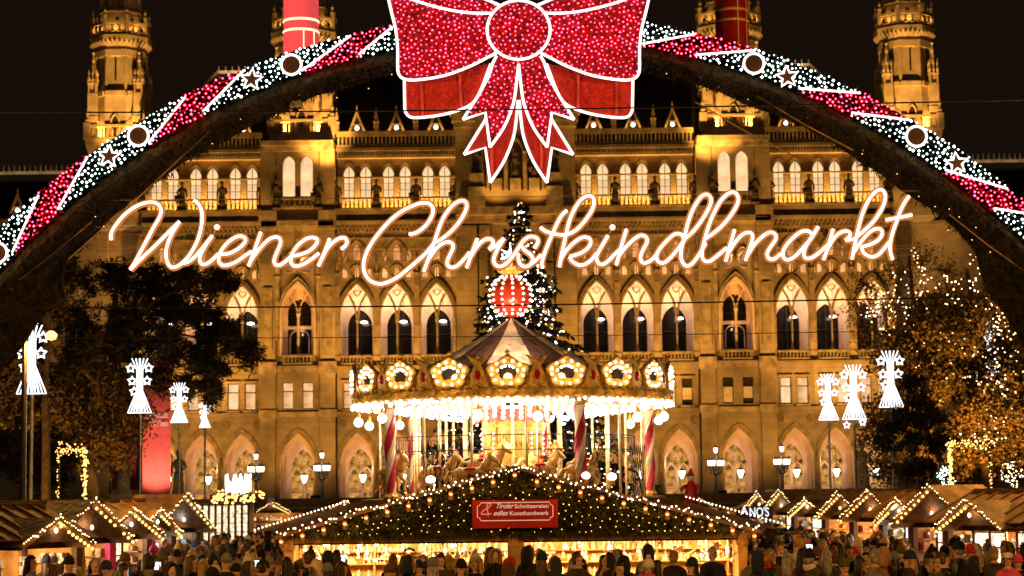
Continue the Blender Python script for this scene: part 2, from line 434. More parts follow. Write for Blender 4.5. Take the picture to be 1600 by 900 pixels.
BW = 4.05
def bay_wall():
    """one bay: arcade arch, mezzanine pair, tall loggia arch with pierced spandrel, top storey pair, cornices"""
    b = MB(); h = BW / 2
    wall_hole(b, -h, h, 0, 10.9, 0, 1.75, 0.0, 5.6, 8.85, 0, 3.6, 0, 1)
    mould(b, 1.75, 0, 5.6, 8.85, 0, .22, .10, 2); mould(b, 2.02, 4.9, 5.6, 9.2, 0, .16, .2, 2, legs=False)
    # moulding steps inside the reveal
    mould(b, 1.55, 0, 5.6, 8.55, .5, .2, .0, 1); mould(b, 1.35, 0, 5.6, 8.25, 1.5, .4, .0, 1)
    for s in (-1, 1):
        b_x = s * .86
        wall_hole(b, min(0, s*h), max(0, s*h), 10.9, 15.2, b_x, .53, 11.3, 0, 13.95, 0, .35, 0, 2, rect=True)
    wall_hole(b, -h, h, 15.2, 24.3, 0, 1.65, 16.7, 20.4, 23.85, 0, .7, 0, 1)
    mould(b, 1.65, 16.7, 20.4, 23.85, 0, .24, .2, 2); mould(b, 1.95, 20.4, 20.5, 24.35, 0, .1, .3, 2, legs=False)
    # pierced spandrel
    wall_hole(b, -h, -.68, 24.3, 26.0, -1.3, .36, 24.55, 25.0, 25.45, 0, .5, 2, 1)
    wall_hole(b, -.68, .68, 24.3, 26.0, 0, .2, 24.6, 25.2, 25.7, 0, .5, 2, 1)
    wall_hole(b, .68, h, 24.3, 26.0, 1.3, .36, 24.55, 25.0, 25.45, 0, .5, 2, 1)
    wall_hole(b, -h, -.68, 26.0, 28.6, -1.25, .2, 26.2, 26.8, 27.4, 0, .5, 2, 1)
    wall_hole(b, -.68, .68, 26.0, 28.6, 0, .34, 26.3, 27.3, 27.9, 0, .5, 2, 1)
    wall_hole(b, .68, h, 26.0, 28.6, 1.25, .2, 26.2, 26.8, 27.4, 0, .5, 2, 1)
    b.quad((-h,0,28.6),(h,0,28.6),(h,0,30.3),(-h,0,30.3), 0)
    mould(b, 1.45, 24.2, 25.2, 28.3, 0, .16, .14, 2)
    b.tube([(.7*math.cos(t),-.06,25.15+.7*math.sin(t)) for t in [i*PI/8 for i in range(16)]], .07, 5, closed=True, m=2)
    b.tube([(0,-.06,24.2),(0,-.06,26.2)], .06, 5, m=2)
    # carved relief: shafts, sills, lintels, roundels, blind frieze, roof pinnacle
    for s in (-1, 1):
        b.lathe([(.16,0),(.16,.3),(.1,.45),(.1,5.2),(.17,5.5),(.17,5.7)], (s*1.93,-.12,.0), 7, m=2)
        b.box(s*.86-.72,s*.86+.72,-.2,0,11.06,11.24,2); b.box(s*.86-.72,s*.86+.72,-.24,0,14.02,14.2,2); b.box(s*.86-.66,s*.86-.56,-.1,0,11.24,14.02,2); b.box(s*.86+.56,s*.86+.66,-.1,0,11.24,14.02,2)
        b.tube([(s*1.5+.36*math.cos(t),-.05,9.75+.36*math.sin(t)) for t in [i*PI/6 for i in range(12)]], .07, 5, closed=True, m=2)
        b.tube([(s*1.5+.16*math.cos(t),-.05,9.75+.16*math.sin(t)) for t in [i*PI/4 for i in range(8)]], .05, 5, closed=True, m=2)
        b.lathe([(.09,0),(.09,3.0),(.15,3.2)], (s*1.72,-.1,16.7), 6, m=2)
    for i in range(10):
        x = -h+.2+i*.405; b.box(x-.05,x+.05,-.14,0,28.7,29.35,2); b.tube([(x+.06+.145*(1+math.cos(t)),-.08,29.2+.14*math.sin(t)) for t in [PI*k/4 for k in range(5)]], .04, 4, m=2)
    b.box(-h,h,-.2,0,28.52,28.66,2)
    b.lathe([(.26,0),(.26,1.0),(.34,1.1),(.16,1.3),(.2,1.6),(.04,2.5),(0,2.7)], (-h,.2,39.5), 6, m=2)
    # loggia behind: floor, ceiling, back wall with the window opening
    b.quad((-h,.7,16.7),(h,.7,16.7),(h,4.2,16.7),(-h,4.2,16.7), 1); b.quad((-h,.5,28.4),(h,.5,28.4),(h,4.2,28.4),(-h,4.2,28.4), 1)
    wall_hole(b, -h, h, 16.7, 28.4, 0, 1.28, 16.7, 19.8, 21.7, 4.2, .3, 1, 1)
    mould(b, 1.28, 16.7, 19.8, 21.7, 4.2, .18, .1, 1)
    # arcade behind
    wall_hole(b, -h, h, 0, 10, 0, 1.3, 0.0, 5.0, 7.4, 3.6, .3, 1, 1)
    b.quad((-h,.0,.02),(h,.0,.02),(h,3.6,.02),(-h,3.6,.02), 2)
    # top storey, set back behind the statues
    for s in (-1, 1):
        wall_hole(b, min(0, s*h), max(0, s*h), 31.4, 37.0, s*.86, .57, 32.6, 35.2, 36.2, 1.2, .3, 3, 3)
        mould(b, .6, 34.6, 35.2, 36.3, 1.2, .2, .14, 3, xc=s*.86)
    b.box(-h, h, .9, 1.19, 34.9, 35.05, 3)
    b.box(-h, h, -.25, 1.2, 30.9, 31.5, 0)
    # cornices, string courses
    b.box(-h,h,-.55,.0,30.0,30.35,0); b.box(-h,h,-.35,0,29.75,30.0,0); b.box(-h,h,-.12,0,30.35,30.9,2)
    for i in range(9): b.box(-h+.1+i*.45,-h+.32+i*.45,-.5,-.0,29.4,29.74,2)
    b.box(-h,h,-.5,.7,15.2,15.6,0); b.box(-h,h,-.3,0,14.95,15.2,0); b.box(-h,h,-.3,0,10.75,11.0,0); b.box(-h,h,-.14,0,10.5,10.75,0)
    b.box(-h,h,.2,1.2,36.9,37.15,3); b.box(-h,h,-.1,1.2,37.55,37.9,3)
    for i in range(14): b.box(-h+.05+i*.29,-h+.2+i*.29,.1,1.2,37.15,37.55,3)
    # parapet arcade
    b.box(-h,h,.0,.35,37.9,38.2,2); b.box(-h,h,.0,.35,39.1,39.6,2)
    for i in range(10): b.box(-h+.12+i*.4,-h+.28+i*.4,.05,.3,38.2,39.1,2)
    b.box(-h,h,.6,.7,37.9,39.3,4)
    return b.mesh('facade_bay', [STONE, STONE_L, STONE_D, STONE, SLATE])
ME_BAY = bay_wall()
def buttress():
    b = MB(); b.box(-.3,.3,-.28,.02,16.6,24.8); b.box(-.36,.36,-.36,.02,16.2,16.6); b.box(-.2,.2,-.36,-.28,17.2,23.8); b.lathe([(.3,0),(.34,.2),(.2,.4),(.08,1.9),(.0,2.2)], (0,-.2,24.8), 6)
    return b.mesh('buttress', STONE_D)
ME_BUT = buttress()

def dormer_mesh():
    b = MB()
    for s in (-1, 1): b.bar((s*.85,0,0),(0,0,2.2),.2,.22,0)
    b.box(-.7,.7,.1,1.4,0,.25,0); b.prism([(-.7,0),(.7,0),(0,2.0)],.25,2.2,1)
    b.lathe([(.12,0),(.16,.3),(.05,.4),(.1,.6),(.0,1.0)],(0,0,2.1),6)
    b.ball((0,.1,.62),.22,m=2); b.box(-.55,.55,0,.12,.9,1.02,0)
    return b.mesh('dormer', [STONE, SLATE, BULB_WARM])
ME_DOR = dormer_mesh()

def ground_window():
    """two lancets with a pierced quatrefoil above, inside the arcade"""
    b = MB()
    b.box(-.08,.08,-.1,.05,0,4.8); b.box(-1.3,1.3,-.1,.05,2.9,3.1); b.box(-1.3,-1.2,-.08,.05,0,5.2); b.box(1.2,1.3,-.08,.05,0,5.2)
    for s in (-1, 1): mould(b, .5, 3.1, 4.4, 5.4, 0, .1, .08, 0, xc=s*.64)
    for k in range(5):
        a = PI/2 + k*2*PI/5
        b.tube([(.24*math.cos(a)+.17*math.cos(t),-.02,6.2+.24*math.sin(a)+.17*math.sin(t)) for t in [i*PI/4 for i in range(8)]], .05, 5, closed=True)
    return b.mesh('window', STONE_L)
ME_GW = ground_window(); ME_GP = pane_mesh('pane', 1.3, 0.0, 5.0, 7.4, LIT_HALL)
def lantern():
    b = MB()
    b.lathe([(.05,.55),(.3,.5),(.34,.3),(.18,-.1),(.08,-.3)], (0,0,0), 8, m=0); b.tube([(0,0,.5),(0,0,1.6)], .03, 5, m=1); b.lathe([(.36,.48),(.1,.75)], (0,0,0), 8, m=1)
    return b.mesh('lantern', [LAMP_W, METAL_D])
ME_LAN = lantern()
def ceiling_lamp():
    b = MB(); b.lathe([(.1,-.16),(.36,-.1),(.38,.0),(.2,.1)], (0,0,0), 10, m=0); b.tube([(0,0,.1),(0,0,3)], .025, 5, m=1)
    return b.mesh('hanging_lamp', [LAMP_W, METAL_D])
ME_CL = ceiling_lamp()

bay_off = [8.1, 12.15, 16.2, 27.85, 31.9, 35.95]
rd = random.Random(4)
for side in (-1, 1):
    for k, off in enumerate(bay_off):
        X = side * off
        bay = place('facade_bay', ME_BAY, hall, (X, 0, 0))
        for s in (-1, 1):
            place('window', ME_UF, bay, (s*.86, 1.4, 0)); place('pane', ME_UP, bay, (s*.86, 1.42, 0))
            kind = rd.choice([0, 0, 1, 1, 2]) if off > 9 else 2
            place('window', ME_MF, bay, (s*.86, .25, 0)); place('pane', ME_MP[kind], bay, (s*.86, .28, 0))
            if kind == 2 and off > 9: mezz_blind(rd.random()).build('blind', WHITE_P, bay, (s*.86, .2, 0))
        place('window', ME_WF, bay, (0, 4.38, 0)); place('pane', ME_WP, bay, (0, 4.4, 0))
        place('tracery', ME_TR, bay, (0, .3, 0)); place('balustrade', ME_BALM, bay, (0, 0, 0)); place('balustrade', ME_BALU, bay, (0, -.05, 0))
        place('window', ME_GW, bay, (0, 3.7, 0)); place('pane', ME_GP, bay, (0, 3.86, 0))
        place('statue', ME_ST[(k + (side > 0)) % 4], bay, (side*BW/2, -.1, 31.5))
        place('hanging_lamp', ME_CL, bay, (.5, 2.9, 20.3))
        place('lantern', ME_LAN, bay, (.35, 2.4, 4.2))
        place('dormer', ME_DOR, bay, (0, .9, 39.5)); place('buttress', ME_BUT, bay, (side*BW/2, 0, 0))
        lamp('POINT', 'loggia_light', (0, 1.9, 22.6), 420, WARM, bay, .25)
        lamp('POINT', 'arcade_light', (-side*.9, 1.4, 5.4), 190, WARM, bay, .25)
    g0 = bay_off[0] - BW/2
    place('statue', ME_ST[2], hall, (side * g0, -.1, 31.5)); place('statue', ME_ST[1], hall, (side * (bay_off[3]-BW/2), -.1, 31.5))

# ---- tower bays
def tower_bay():
    b = MB(); h = 3.65; y = -1.2
    wall_hole(b, -h, h, 0, 10.9, 0, 1.75, 0, 5.6, 8.85, y, 4.8, 0, 1)
    mould(b, 1.75, 0, 5.6, 8.85, y, .22, .10, 2); mould(b, 2.02, 4.9, 5.6, 9.2, y, .16, .2, 2, legs=False)
    mould(b, 1.55, 0, 5.6, 8.55, y+.5, .2, 0, 1); mould(b, 1.35, 0, 5.6, 8.25, y+1.5, .4, 0, 1)
    for s in (-1, 1): wall_hole(b, min(0,s*h), max(0,s*h), 10.9, 15.2, s*1.0, .53, 11.3, 0, 13.95, y, .35, 0, 2, rect=True)
    wall_hole(b, -h, h, 15.2, 24.5, 0, 1.6, 16.7, 20.6, 23.9, y, 1.6, 0, 1)
    mould(b, 1.6, 16.7, 20.6, 23.9, y, .22, .25, 1); mould(b, 1.86, 20.2, 20.7, 24.4, y, .16, .34, 2, legs=False)
    wall_hole(b, -h, 0, 24.5, 28.0, -.75, .5, 25.0, 26.3, 27.2, y, .5, 0, 1); wall_hole(b, 0, h, 24.5, 28.0, .75, .5, 25.0, 26.3, 27.2, y, .5, 0, 1)
    b.quad((-h,y,28.0),(h,y,28.0),(h,y,31.0),(-h,y,31.0), 0)
    # flamboyant hood: two curls and side pinnacles
    for s in (-1, 1):
        b.tube([(s*(.85+.7*math.cos(t)),y-.25,25.9+.9*math.sin(t)) for t in [i*PI/8 for i in range(14)]], .1, 6, m=2)
        b.tube([(s*(.85+.35*math.cos(t)),y-.25,25.9+.4*math.sin(t)) for t in [i*PI/6 for i in range(12)]], .07, 6, closed=True, m=2)
        b.lathe([(.26,0),(.26,6.2),(.34,6.4),(.22,6.7),(.3,7.3),(.06,8.6),(0,8.9)], (s*2.05,y-.2,18.2), 6, m=2)
    b.lathe([(.2,0),(.26,.4),(.1,.8),(.2,1.4),(0,2.4)], (0,y-.25,27.0), 6, m=2)
    # room behind the tall window: two-storey glazing
    wall_hole(b, -h, h, 16.7, 24.5, 0, 1.2, 16.9, 21.0, 22.5, y+1.6, .2, 1, 1)
    b.quad((-h,y+.4,24.4),(h,y+.4,24.4),(h,y+1.7,24.4),(-h,y+1.7,24.4), 1)
    b.quad((-h,y+1.2,24.5),(h,y+1.2,24.5),(h,y+1.2,28.4),(-h,y+1.2,28.4), 1)
    for s in (-1, 1):
        wall_hole(b, min(0,s*h), max(0,s*h), 31.0, 38.4, s*.9, .62, 32.8, 36.0, 36.9, y, .35, 0, 2)
        # side returns and corner pilasters
        b.quad((s*h,y,0),(s*h,y+2.4,0),(s*h,y+2.4,38.4),(s*h,y,38.4), 0)
        for z0, z1, t in ((0,10.4,.34),(11.2,14.8,.3),(16.0,29.4,.28),(31.3,37.6,.24)):
            b.box(s*3.0-.75, s*3.0+.75, y-t, y, z0, z1, 0)
        for z0, z1, t in ((0,.9,.5),(10.4,11.2,.5),(14.8,16.0,.55),(29.4,31.3,.5)):
            b.box(s*3.0-.9, s*3.0+.9, y-t, y, z0, z1, 2)
        b.box(s*3.0-.45, s*3.0+.45, y-.42, y-.3, 17.2, 23.5, 2)
    for z0, z1, t in ((10.5,11.0,.25),(15.0,15.6,.4),(29.7,30.3,.5),(37.4,37.9,.4),(37.9,38.4,.75)): b.box(-h,h,y-t,y,z0,z1,2)
    wall_hole(b, -h, h, 0, 10, 0, 1.3, 0, 5.0, 7.4, y+4.8, .3, 1, 1)
    return b.mesh('tower_bay', [STONE, STONE_L, STONE_D])
ME_TB = tower_bay()
ME_TBB = balustrade(1.5, 15.75, 16.65, 8, -1.5); ME_TBU = balustrade(1.6, 31.5, 32.6, 6, -1.5)
ME_TUP = pane_mesh('pane', .62, 32.8, 36.0, 36.9, LIT_WIN)
def tb_win():
    b = MB(); w = 1.2
    b.box(-.06,.06,-.12,0,16.9,22.4,0); b.box(-w,w,-.14,0,19.4,19.75,1); b.box(-w,w,-.08,0,18.0,18.06,0); b.box(-w,w,-.08,0,20.6,20.66,0)
    b.lathe([(.13,0),(.13,3.7),(.22,3.9),(.22,4.05)], (0,-1.3,16.9), 8, m=1)
    for s in (-1, 1): b.tube([(0,-1.3,20.9),(s*.3,-1.3,21.9),(s*.9,-1.3,23.1)], .08, 6, m=1)
    b.tube([(0,-1.3,22.2),(.4,-1.3,22.8),(.0,-1.3,23.3),(-.4,-1.3,22.8)], .06, 5, closed=True, m=1)
    mould(b, .9, 17.0, 18.5, 19.2, -.02, .12, .08, 1)
    return b.mesh('window', [FRAME_D, STONE_L])
ME_TBW = tb_win(); ME_TBP = pane_mesh('pane', 1.2, 16.9, 21.0, 22.5, GLASS_D)

# ---- slender towers
def tz(py): return P(178, py, 204).z
def oct_ring(b, r0, z0, r1, z1, m=0): b.lathe([(r0, z0), (r1, z1)], (0,0,0), 8, m=m, phase=PI/8)
def tower_mesh():
    b = MB()
    b.box(-2.9,2.9,-2.9,2.9,30.5,tz(250),0)
    b.lathe([(4.0,tz(262)),(4.9,tz(232)),(5.0,tz(224)),(4.9,tz(220))], (0,0,0), 4, m=1, phase=PI/4)
    za, zb, zc = tz(222), tz(150), tz(95)
    b.lathe([(3.35,za),(3.35,zb),(3.1,zb+.3),(3.1,zc),(3.3,zc+.1),(3.35,tz(84)),(3.1,tz(82)),(3.2,tz(78)),(3.75,tz(70)),(3.8,tz(62))], (0,0,0), 8, phase=PI/8)
    for i in range(8):            # blind arches, pilaster strips and slot windows on each face
        a = i*PI/4 - PI/2; ca, sa = math.cos(a), math.sin(a)
        def W(x, d, z): return (ca*d - sa*x, sa*d + ca*x, z)
        d0 = 3.1*math.cos(PI/8)
        for x in (-1.12, 1.12): b.bar(W(x,d0,zb+.3), W(x,d0,zc), .25, .22, 0, up=(ca,sa,0))
        b.bar(W(0,d0+.03,zb+1.2), W(0,d0+.03,zc-.2), .14, .26, 2, up=(ca,sa,0))
        A = arch_pts(.75, zc-.1, zc+.75, 5)
        b.tube([W(x,d0+.08,z) for x, z in A], .1, 5, m=1)
        b.bar(W(-1.2,d0+.35,zb-.15), W(1.2,d0+.35,zb-.15), .5, .3, 1, up=(ca,sa,0))
        if i % 2 == 0:
            b.tube([W(x,d0+.32,z) for x, z in [(-.5,za)]+arch_pts(.5, za+1.7, za+2.5, 4)+[(.5,za)]], .14, 5, m=1)
            b.add([W(x,d0+.3,z) for x, z in [(-.5,za),(.5,za),(.5,za+1.7),(0,za+2.45),(-.5,za+1.7)]], [(0,1,2,3,4)], 2)
    for i in range(40):           # dentils under the gallery
        a = i*2*PI/40; b.bar((3.3*math.cos(a),3.3*math.sin(a),tz(77)), (3.65*math.cos(a),3.65*math.sin(a),tz(72)), .2, .25, 1)
    # lower balcony rail
    z0, z1 = tz(222), tz(201)
    for s in (-1, 1):
        for q in range(2):
            for i in range(12):
                x = -3.3 + i*.6
                p = (x, s*3.3) if q == 0 else (s*3.3, x)
                b.lathe([(.1,0),(.16,.35),(.1,1.0)], (p[0],p[1],z0), 5, m=1, cap=False)
            if q == 0: b.box(-3.5,3.5,s*3.3-.2,s*3.3+.2,z1-.25,z1,1)
            else: b.box(s*3.3-.2,s*3.3+.2,-3.1,3.1,z1-.25,z1,1)
    for sx in (-1, 1):
        for sy in (-1, 1):
            b.box(sx*3.3-.4,sx*3.3+.4,sy*3.3-.4,sy*3.3+.4,z0-.1,z1+.15,1); b.lathe([(.3,0),(.35,.4),(.1,.7),(.2,1.1),(0,1.6)], (sx*3.3,sy*3.3,z1+.1), 6, m=1)
            # corner turrets with crocketed pinnacles
            c = (sx*2.75, sy*2.75)
            b.box(c[0]-.55,c[0]+.55,c[1]-.55,c[1]+.55,z0,tz(152),0); b.box(c[0]-.66,c[0]+.66,c[1]-.66,c[1]+.66,tz(195),tz(188),1)
            for ux in (-1, 1):
                for uy in (-1, 1): b.box(c[0]+ux*.42-.1,c[0]+ux*.42+.1,c[1]+uy*.42-.1,c[1]+uy*.42+.1,tz(152),tz(138),0)
            b.box(c[0]-.6,c[0]+.6,c[1]-.6,c[1]+.6,tz(138),tz(136),1)
            b.box(c[0]-.25,c[0]+.25,c[1]-.25,c[1]+.25,tz(152),tz(138),3)
            for ux in (-1, 0, 1):
                for uy in (-1, 0, 1): b.lathe([(.16,0),(.2,.3),(.05,.8),(.12,1.0),(0,1.5)], (c[0]+ux*.45,c[1]+uy*.45,tz(136)), 5, m=3)
            b.lathe([(.45,0),(.3,1.0),(.36,1.2),(.16,2.2),(.22,2.4),(.06,3.0),(.2,3.2),(0,3.5)], (c[0],c[1],tz(136)), 6, m=3)
    # pierced gallery
    g0, g1 = tz(62), tz(40)
    b.lathe([(3.55,g0),(3.55,g0+.3)], (0,0,0), 8, m=1, phase=PI/8); 
    for i in range(8):
        a = i*PI/4 - PI/2; ca, sa = math.cos(a), math.sin(a); d0 = 3.45*math.cos(PI/8)
        def W(x, d, z): return (ca*d - sa*x, sa*d + ca*x, z)
        b.bar(W(-1.35,d0,g1-.15), W(1.35,d0,g1-.15), .25, .3, 1, up=(ca,sa,0)); b.bar(W(-1.35,d0,g0+.2), W(1.35,d0,g0+.2), .25, .3, 1, up=(ca,sa,0))
        for x in (-1.33, 1.33): b.bar(W(x,d0,g0), W(x,d0,g1+.3), .34, .3, 1, up=(ca,sa,0))
        for x in (-.8, 0, .8):
            b.tube([W(x+.36*math.cos(t), d0, (g0+g1)/2+.36*math.sin(t)) for t in [k*PI/4 for k in range(8)]], .09, 5, closed=True, m=1)
        for x in (-.4, .4): b.bar(W(x,d0,g0+.2), W(x,d0,g1-.1), .12, .12, 1, up=(ca,sa,0))
        aa = a + PI/8; b.lathe([(.18,0),(.24,.4),(.1,.6),(.17,.9),(0,1.3)], (3.45*math.cos(aa),3.45*math.sin(aa),g1+.2), 6, m=1)
    # upper stages
    b.lathe([(2.5,g0),(2.5,tz(24)),(2.65,tz(23)),(2.65,tz(21)),(2.3,tz(19)),(2.3,tz(-70)),(2.7,tz(-76)),(2.7,tz(-84)),(2.2,tz(-86)),(.1,tz(-290))], (0,0,0), 8, phase=PI/8)
    for i in range(8):
        a = i*PI/4 - PI/2; ca, sa = math.cos(a), math.sin(a); d0 = 2.3*math.cos(PI/8)
        def W(x, d, z): return (ca*d - sa*x, sa*d + ca*x, z)
        b.tube([W(x,d0+.05,z) for x, z in [(-.5,tz(18))]+arch_pts(.5, tz(2), tz(-10), 4)+[(.5,tz(18))]], .1, 5, m=1)
        b.bar(W(.92,d0+.05,tz(19)), W(.92,d0+.05,tz(-70)), .2, .3, 1, up=(ca,sa,0))
        d1 = 2.5*math.cos(PI/8)
        b.add([W(x,d1+.02,z) for x, z in [(-.25,g0+1.2),(.25,g0+1.2),(.25,tz(34)),(0,tz(31)),(-.25,tz(34))]], [(0,1,2,3,4)], 2)
    return b.mesh('tower', [STONE_T, STONE_T, FRAME_D, STONE_T2])
STONE_T = mat('tower_limestone', (0.46, 0.37, 0.24), rough=.85, scale=.6, var=.2, bump=.2)
STONE_T2 = mat('pinnacle_limestone', (0.60, 0.50, 0.33), rough=.8, scale=2, var=.3)
ME_TW = tower_mesh()
for side in (-1, 1):
    tb = place('tower_bay', ME_TB, hall, (side*22.05, 0, 0))
    for s in (-1, 1):
        place('pane', ME_TUP, tb, (s*.9, -.9, 0)); place('window', ME_MF, tb, (s*1.0, -.95, 0))
        place('pane', ME_MP[0 if side < 0 else 2], tb, (s*1.0, -.92, 0))
        if side > 0: mezz_blind(.3 + .3*s).build('blind', WHITE_P, tb, (s*1.0, -1.0, 0))
    place('window', ME_TBW, tb, (0, .55, 0)); place('pane', ME_TBP, tb, (0, .58, 0))
    place('balustrade', ME_TBB, tb); place('balustrade', ME_TBU, tb)
    place('window', ME_GW, tb, (0, 3.7, 0)); place('pane', ME_GP, tb, (0, 3.86, 0)); place('lantern', ME_LAN, tb, (.35, 1.4, 4.2))
    for s in (-1, 1): place('statue', ME_ST[2 if s > 0 else 3], tb, (s*2.1, -1.6, 31.4))
    lamp('POINT', 'window_light', (0, -.75, 19.0), 120, WARM, tb, .2); lamp('POINT', 'window_light', (0, -.4, 26.5), 60, WARM, tb, .2)
    lamp('POINT', 'arcade_light', (-side*.9, .6, 5.4), 190, WARM, tb, .25)
    for off, dy, k in ((21.8 if side < 0 else 22.4, 3.2, .95), (41.2 if side < 0 else 41.0, 4.5, .86)):
        tw = place('tower', ME_TW, hall, (side*off, dy, 0), scale=(k, k, 1))
        zr = tz(222) + .5
        for sx, sy in ((-2.9, -3.0), (2.9, -3.0), (0, -3.05), (3.0*side*-1, 1)):
            lamp('POINT', 'tower_light', (sx*.72, sy, zr), 520, SODIUM, tw, .15)
        lamp('SPOT', 'tower_light', (-side*5, -11, tz(222)-7), 21000, SODIUM, tw, .3, aim=(0, 0, tz(110)), cone=50)
        for a in (-PI/2, -PI/2-.9, -PI/2+.9):
            lamp('POINT', 'gallery_light', (2.95*math.cos(a), 2.95*math.sin(a), tz(60)+.5), 60, SODIUM, tw, .1)

# ---- middle section with statue niches
def centre():
    b = MB(); h = 6.05; y = -2.0
    wall_hole(b, -h, h, 0, 14, 0, 2.6, 0, 6.5, 10.5, y, 3, 0, 1)
    b.quad((-h,y,14),(h,y,14),(h,y,32.6),(-h,y,32.6), 0)
    for s in (-1, 1):
        b.quad((s*h,y,0),(s*h,y+4,0),(s*h,y+4,42),(s*h,y,42), 0)
        for x, w in ((4.9, 1.0), (3.3, .45)):
            b.box(s*x-w, s*x+w, y-.5, y, 0, 28.5, 0); b.box(s*x-w-.2, s*x+w+.2, y-.75, y, 28.5, 29.4, 2); b.box(s*x-w-.15, s*x+w+.15, y-.65, y, 14.6, 15.6, 2)
        b.box(s*3.9-.85, s*3.9+.85, y-1.5, y, 31.2, 33.2, 2); b.box(s*3.9-.7, s*3.9+.7, y-1.3, y, 33.2, 34.6, 2)
        b.box(s*5.2-.8, s*5.2+.8, y-.4, y, 32.6, 40.0, 0); b.box(s*5.2-1.2, s*5.2+1.2, y-.9, y+.4, 40.0, 40.7, 2); b.box(s*5.2-1.0, s*5.2+1.0, y-.7, y+.4, 39.4, 40.0, 2)
        b.box(s*5.2-1.4, s*5.2+1.4, y-1.1, y+.6, 40.7, 41.6, 2)
    for z0, z1, t in ((10.6,11.1,.4),(15.0,15.6,.5),(29.6,30.4,.7),(30.4,31.2,1.4)): b.box(-h,h,y-t,y,z0,z1,2)
    for i in range(3):        # open niches with slim shafts
        x = (i-1)*1.9
        wall_hole(b, x-.95, x+.95, 32.6, 42, x, .72, 33.0, 36.9, 38.2, y, 1.1, 0, 2)
        b.quad((x-.95,y+1.1,32.6),(x+.95,y+1.1,32.6),(x+.95,y+1.1,40),(x-.95,y+1.1,40), 2)
        mould(b, .74, 33, 36.9, 38.3, y, .16, .2, 2, xc=x)
        b.box(x-.55,x+.55,y-.3,y+.8,33.0,34.2,2)
    for x in (-2.85,-.95,.95,2.85): b.lathe([(.16,0),(.2,.2),(.12,.3),(.12,3.7),(.22,3.9)], (x,y-.35,33.0), 8, m=2)
    b.box(-4.4,4.4,y-.15,y,42,42.02,0)
    for s in (-1, 1): b.quad((s*2.85,y,32.6),(s*h,y,32.6),(s*h,y,42),(s*2.85,y,42), 0)
    b.prism([(-h,42),(h,42),(0,52)], y-.3, y+1.0, 0)
    return b.mesh('middle_section', [STONE, STONE_L, STONE_D])
ctr = centre() ; ctr = place('middle_section', ctr, hall)
for i in range(3): place('statue', ME_ST[i], ctr, ((i-1)*1.9, -1.75, 34.2), scale=(.9,.9,.9))
for s in (-1, 1): place('statue', ME_ST[3], ctr, (s*3.9, -2.7, 34.6), scale=(.95,.95,.95))
for s in (-1, 1): lamp('SPOT', 'niche_light', (s*2.0, -4.2, 31.5), 500, SODIUM, ctr, .15, aim=(s*1.6, -2, 36), cone=120)

# ---- roofs and wings
def roof():
    b = MB(); x1 = 38.2; xr = 31.5
    zb, zr = 38.6, 47.8
    b.add([(-x1,1.2,zb),(x1,1.2,zb),(x1,16,zb),(-x1,16,zb),(-xr,8.5,zr),(xr,8.5,zr)], [(0,1,5,4),(1,2,5),(2,3,4,5),(3,0,4)], 0)
    b.box(-xr-.2,xr+.2,8.2,8.9,zr-.3,zr+.05,1)
    for s in (-1, 1):
        b.bar((s*x1,1.2,zb),(s*(xr+.1),8.5,zr),.3,.3,2)
    for i in range(90):
        x = -xr + i*2*xr/89; b.box(x-.06,x+.06,8.5,8.6,zr+.05,zr+.55,1)
    return b.mesh('roof', [SLATE, RIDGE, STONE_D])
ro = place('roof', roof(), hall)
for s in (-1, 1): lamp('AREA', 'ridge_light', (s*27, 7.0, 48.0), 60, WARM, ro, aim=(s*27, 8.3, 47.6), size=(9, .1))
def wing():
    b = MB()
    b.box(-34,0,3,18,0,32,0); b.add([(-34,2.5,32),(0,2.5,32),(0,18,32),(-34,18,32),(-34,8,37.6),(0,8,37.6)], [(0,1,5,4),(2,3,4,5),(3,0,4),(1,2,5)], 1)
    b.box(-34,0,7.8,8.3,37.5,37.85,2)
    for i in range(60): b.box(-33.9+i*.57,-33.8+i*.57,7.9,8.0,37.85,38.5,2)
    for z in (10.9, 15.3, 30.2): b.box(-34,0,2.6,3,z,z+.4,0)
    return b.mesh('wing', [STONE, SLATE, RIDGE])
ME_WG = wing()
def wing_window():
    b = MB(); b.prism([(-1.2,16.7)]+arch_pts(1.2,20.4,22.6)+[(1.2,16.7)], -.05, .05, 1); mould(b, 1.2, 16.7, 20.4, 22.6, -.0, .2, .12, 0); b.box(-.06,.06,-.12,-.05,16.7,22.3,0)
    b.box(-1.3,-.3,-.05,.05,11.4,13.9,1); b.box(.3,1.3,-.05,.05,11.4,13.9,1)
    return b.mesh('window', [STONE_D, GLASS_D])
ME_WW = wing_window()
for s in (-1, 1):
    wg = place('wing', ME_WG, hall, (s*38.5 if s < 0 else 38.5+34, 4, 0))
    for i in range(7): place('window', ME_WW, wg, (-3 - i*4.6, 2.95, 0))
    lamp('AREA', 'ridge_light', (-17, 6.8, 37.6), 50, WARM, wg, aim=(-17, 8, 37.6), size=(30, .1))
    place('dormer', ME_DOR, wg, (-4 if s < 0 else -30, 3.0, 32.3)); place('dormer', ME_DOR, wg, (-14, 3.0, 32.3))

# ---- lights that hide behind the balustrade and flood the top storey
for side in (-1, 1):
    for g0 in (6.1, 25.85):
        xm = side*(g0 + 6.07)
        lamp('AREA', 'dormer_light', (HX+xm, HY+.45, 39.7), 120, SODIUM, None, aim=(HX+xm, HY+.9, 42), size=(12, .2))
        lamp('AREA', 'ledge_light', (HX+xm, HY+.35, 31.6), 900, SODIUM, None, aim=(HX+xm, HY+1.6, 36.5), size=(12, .25))

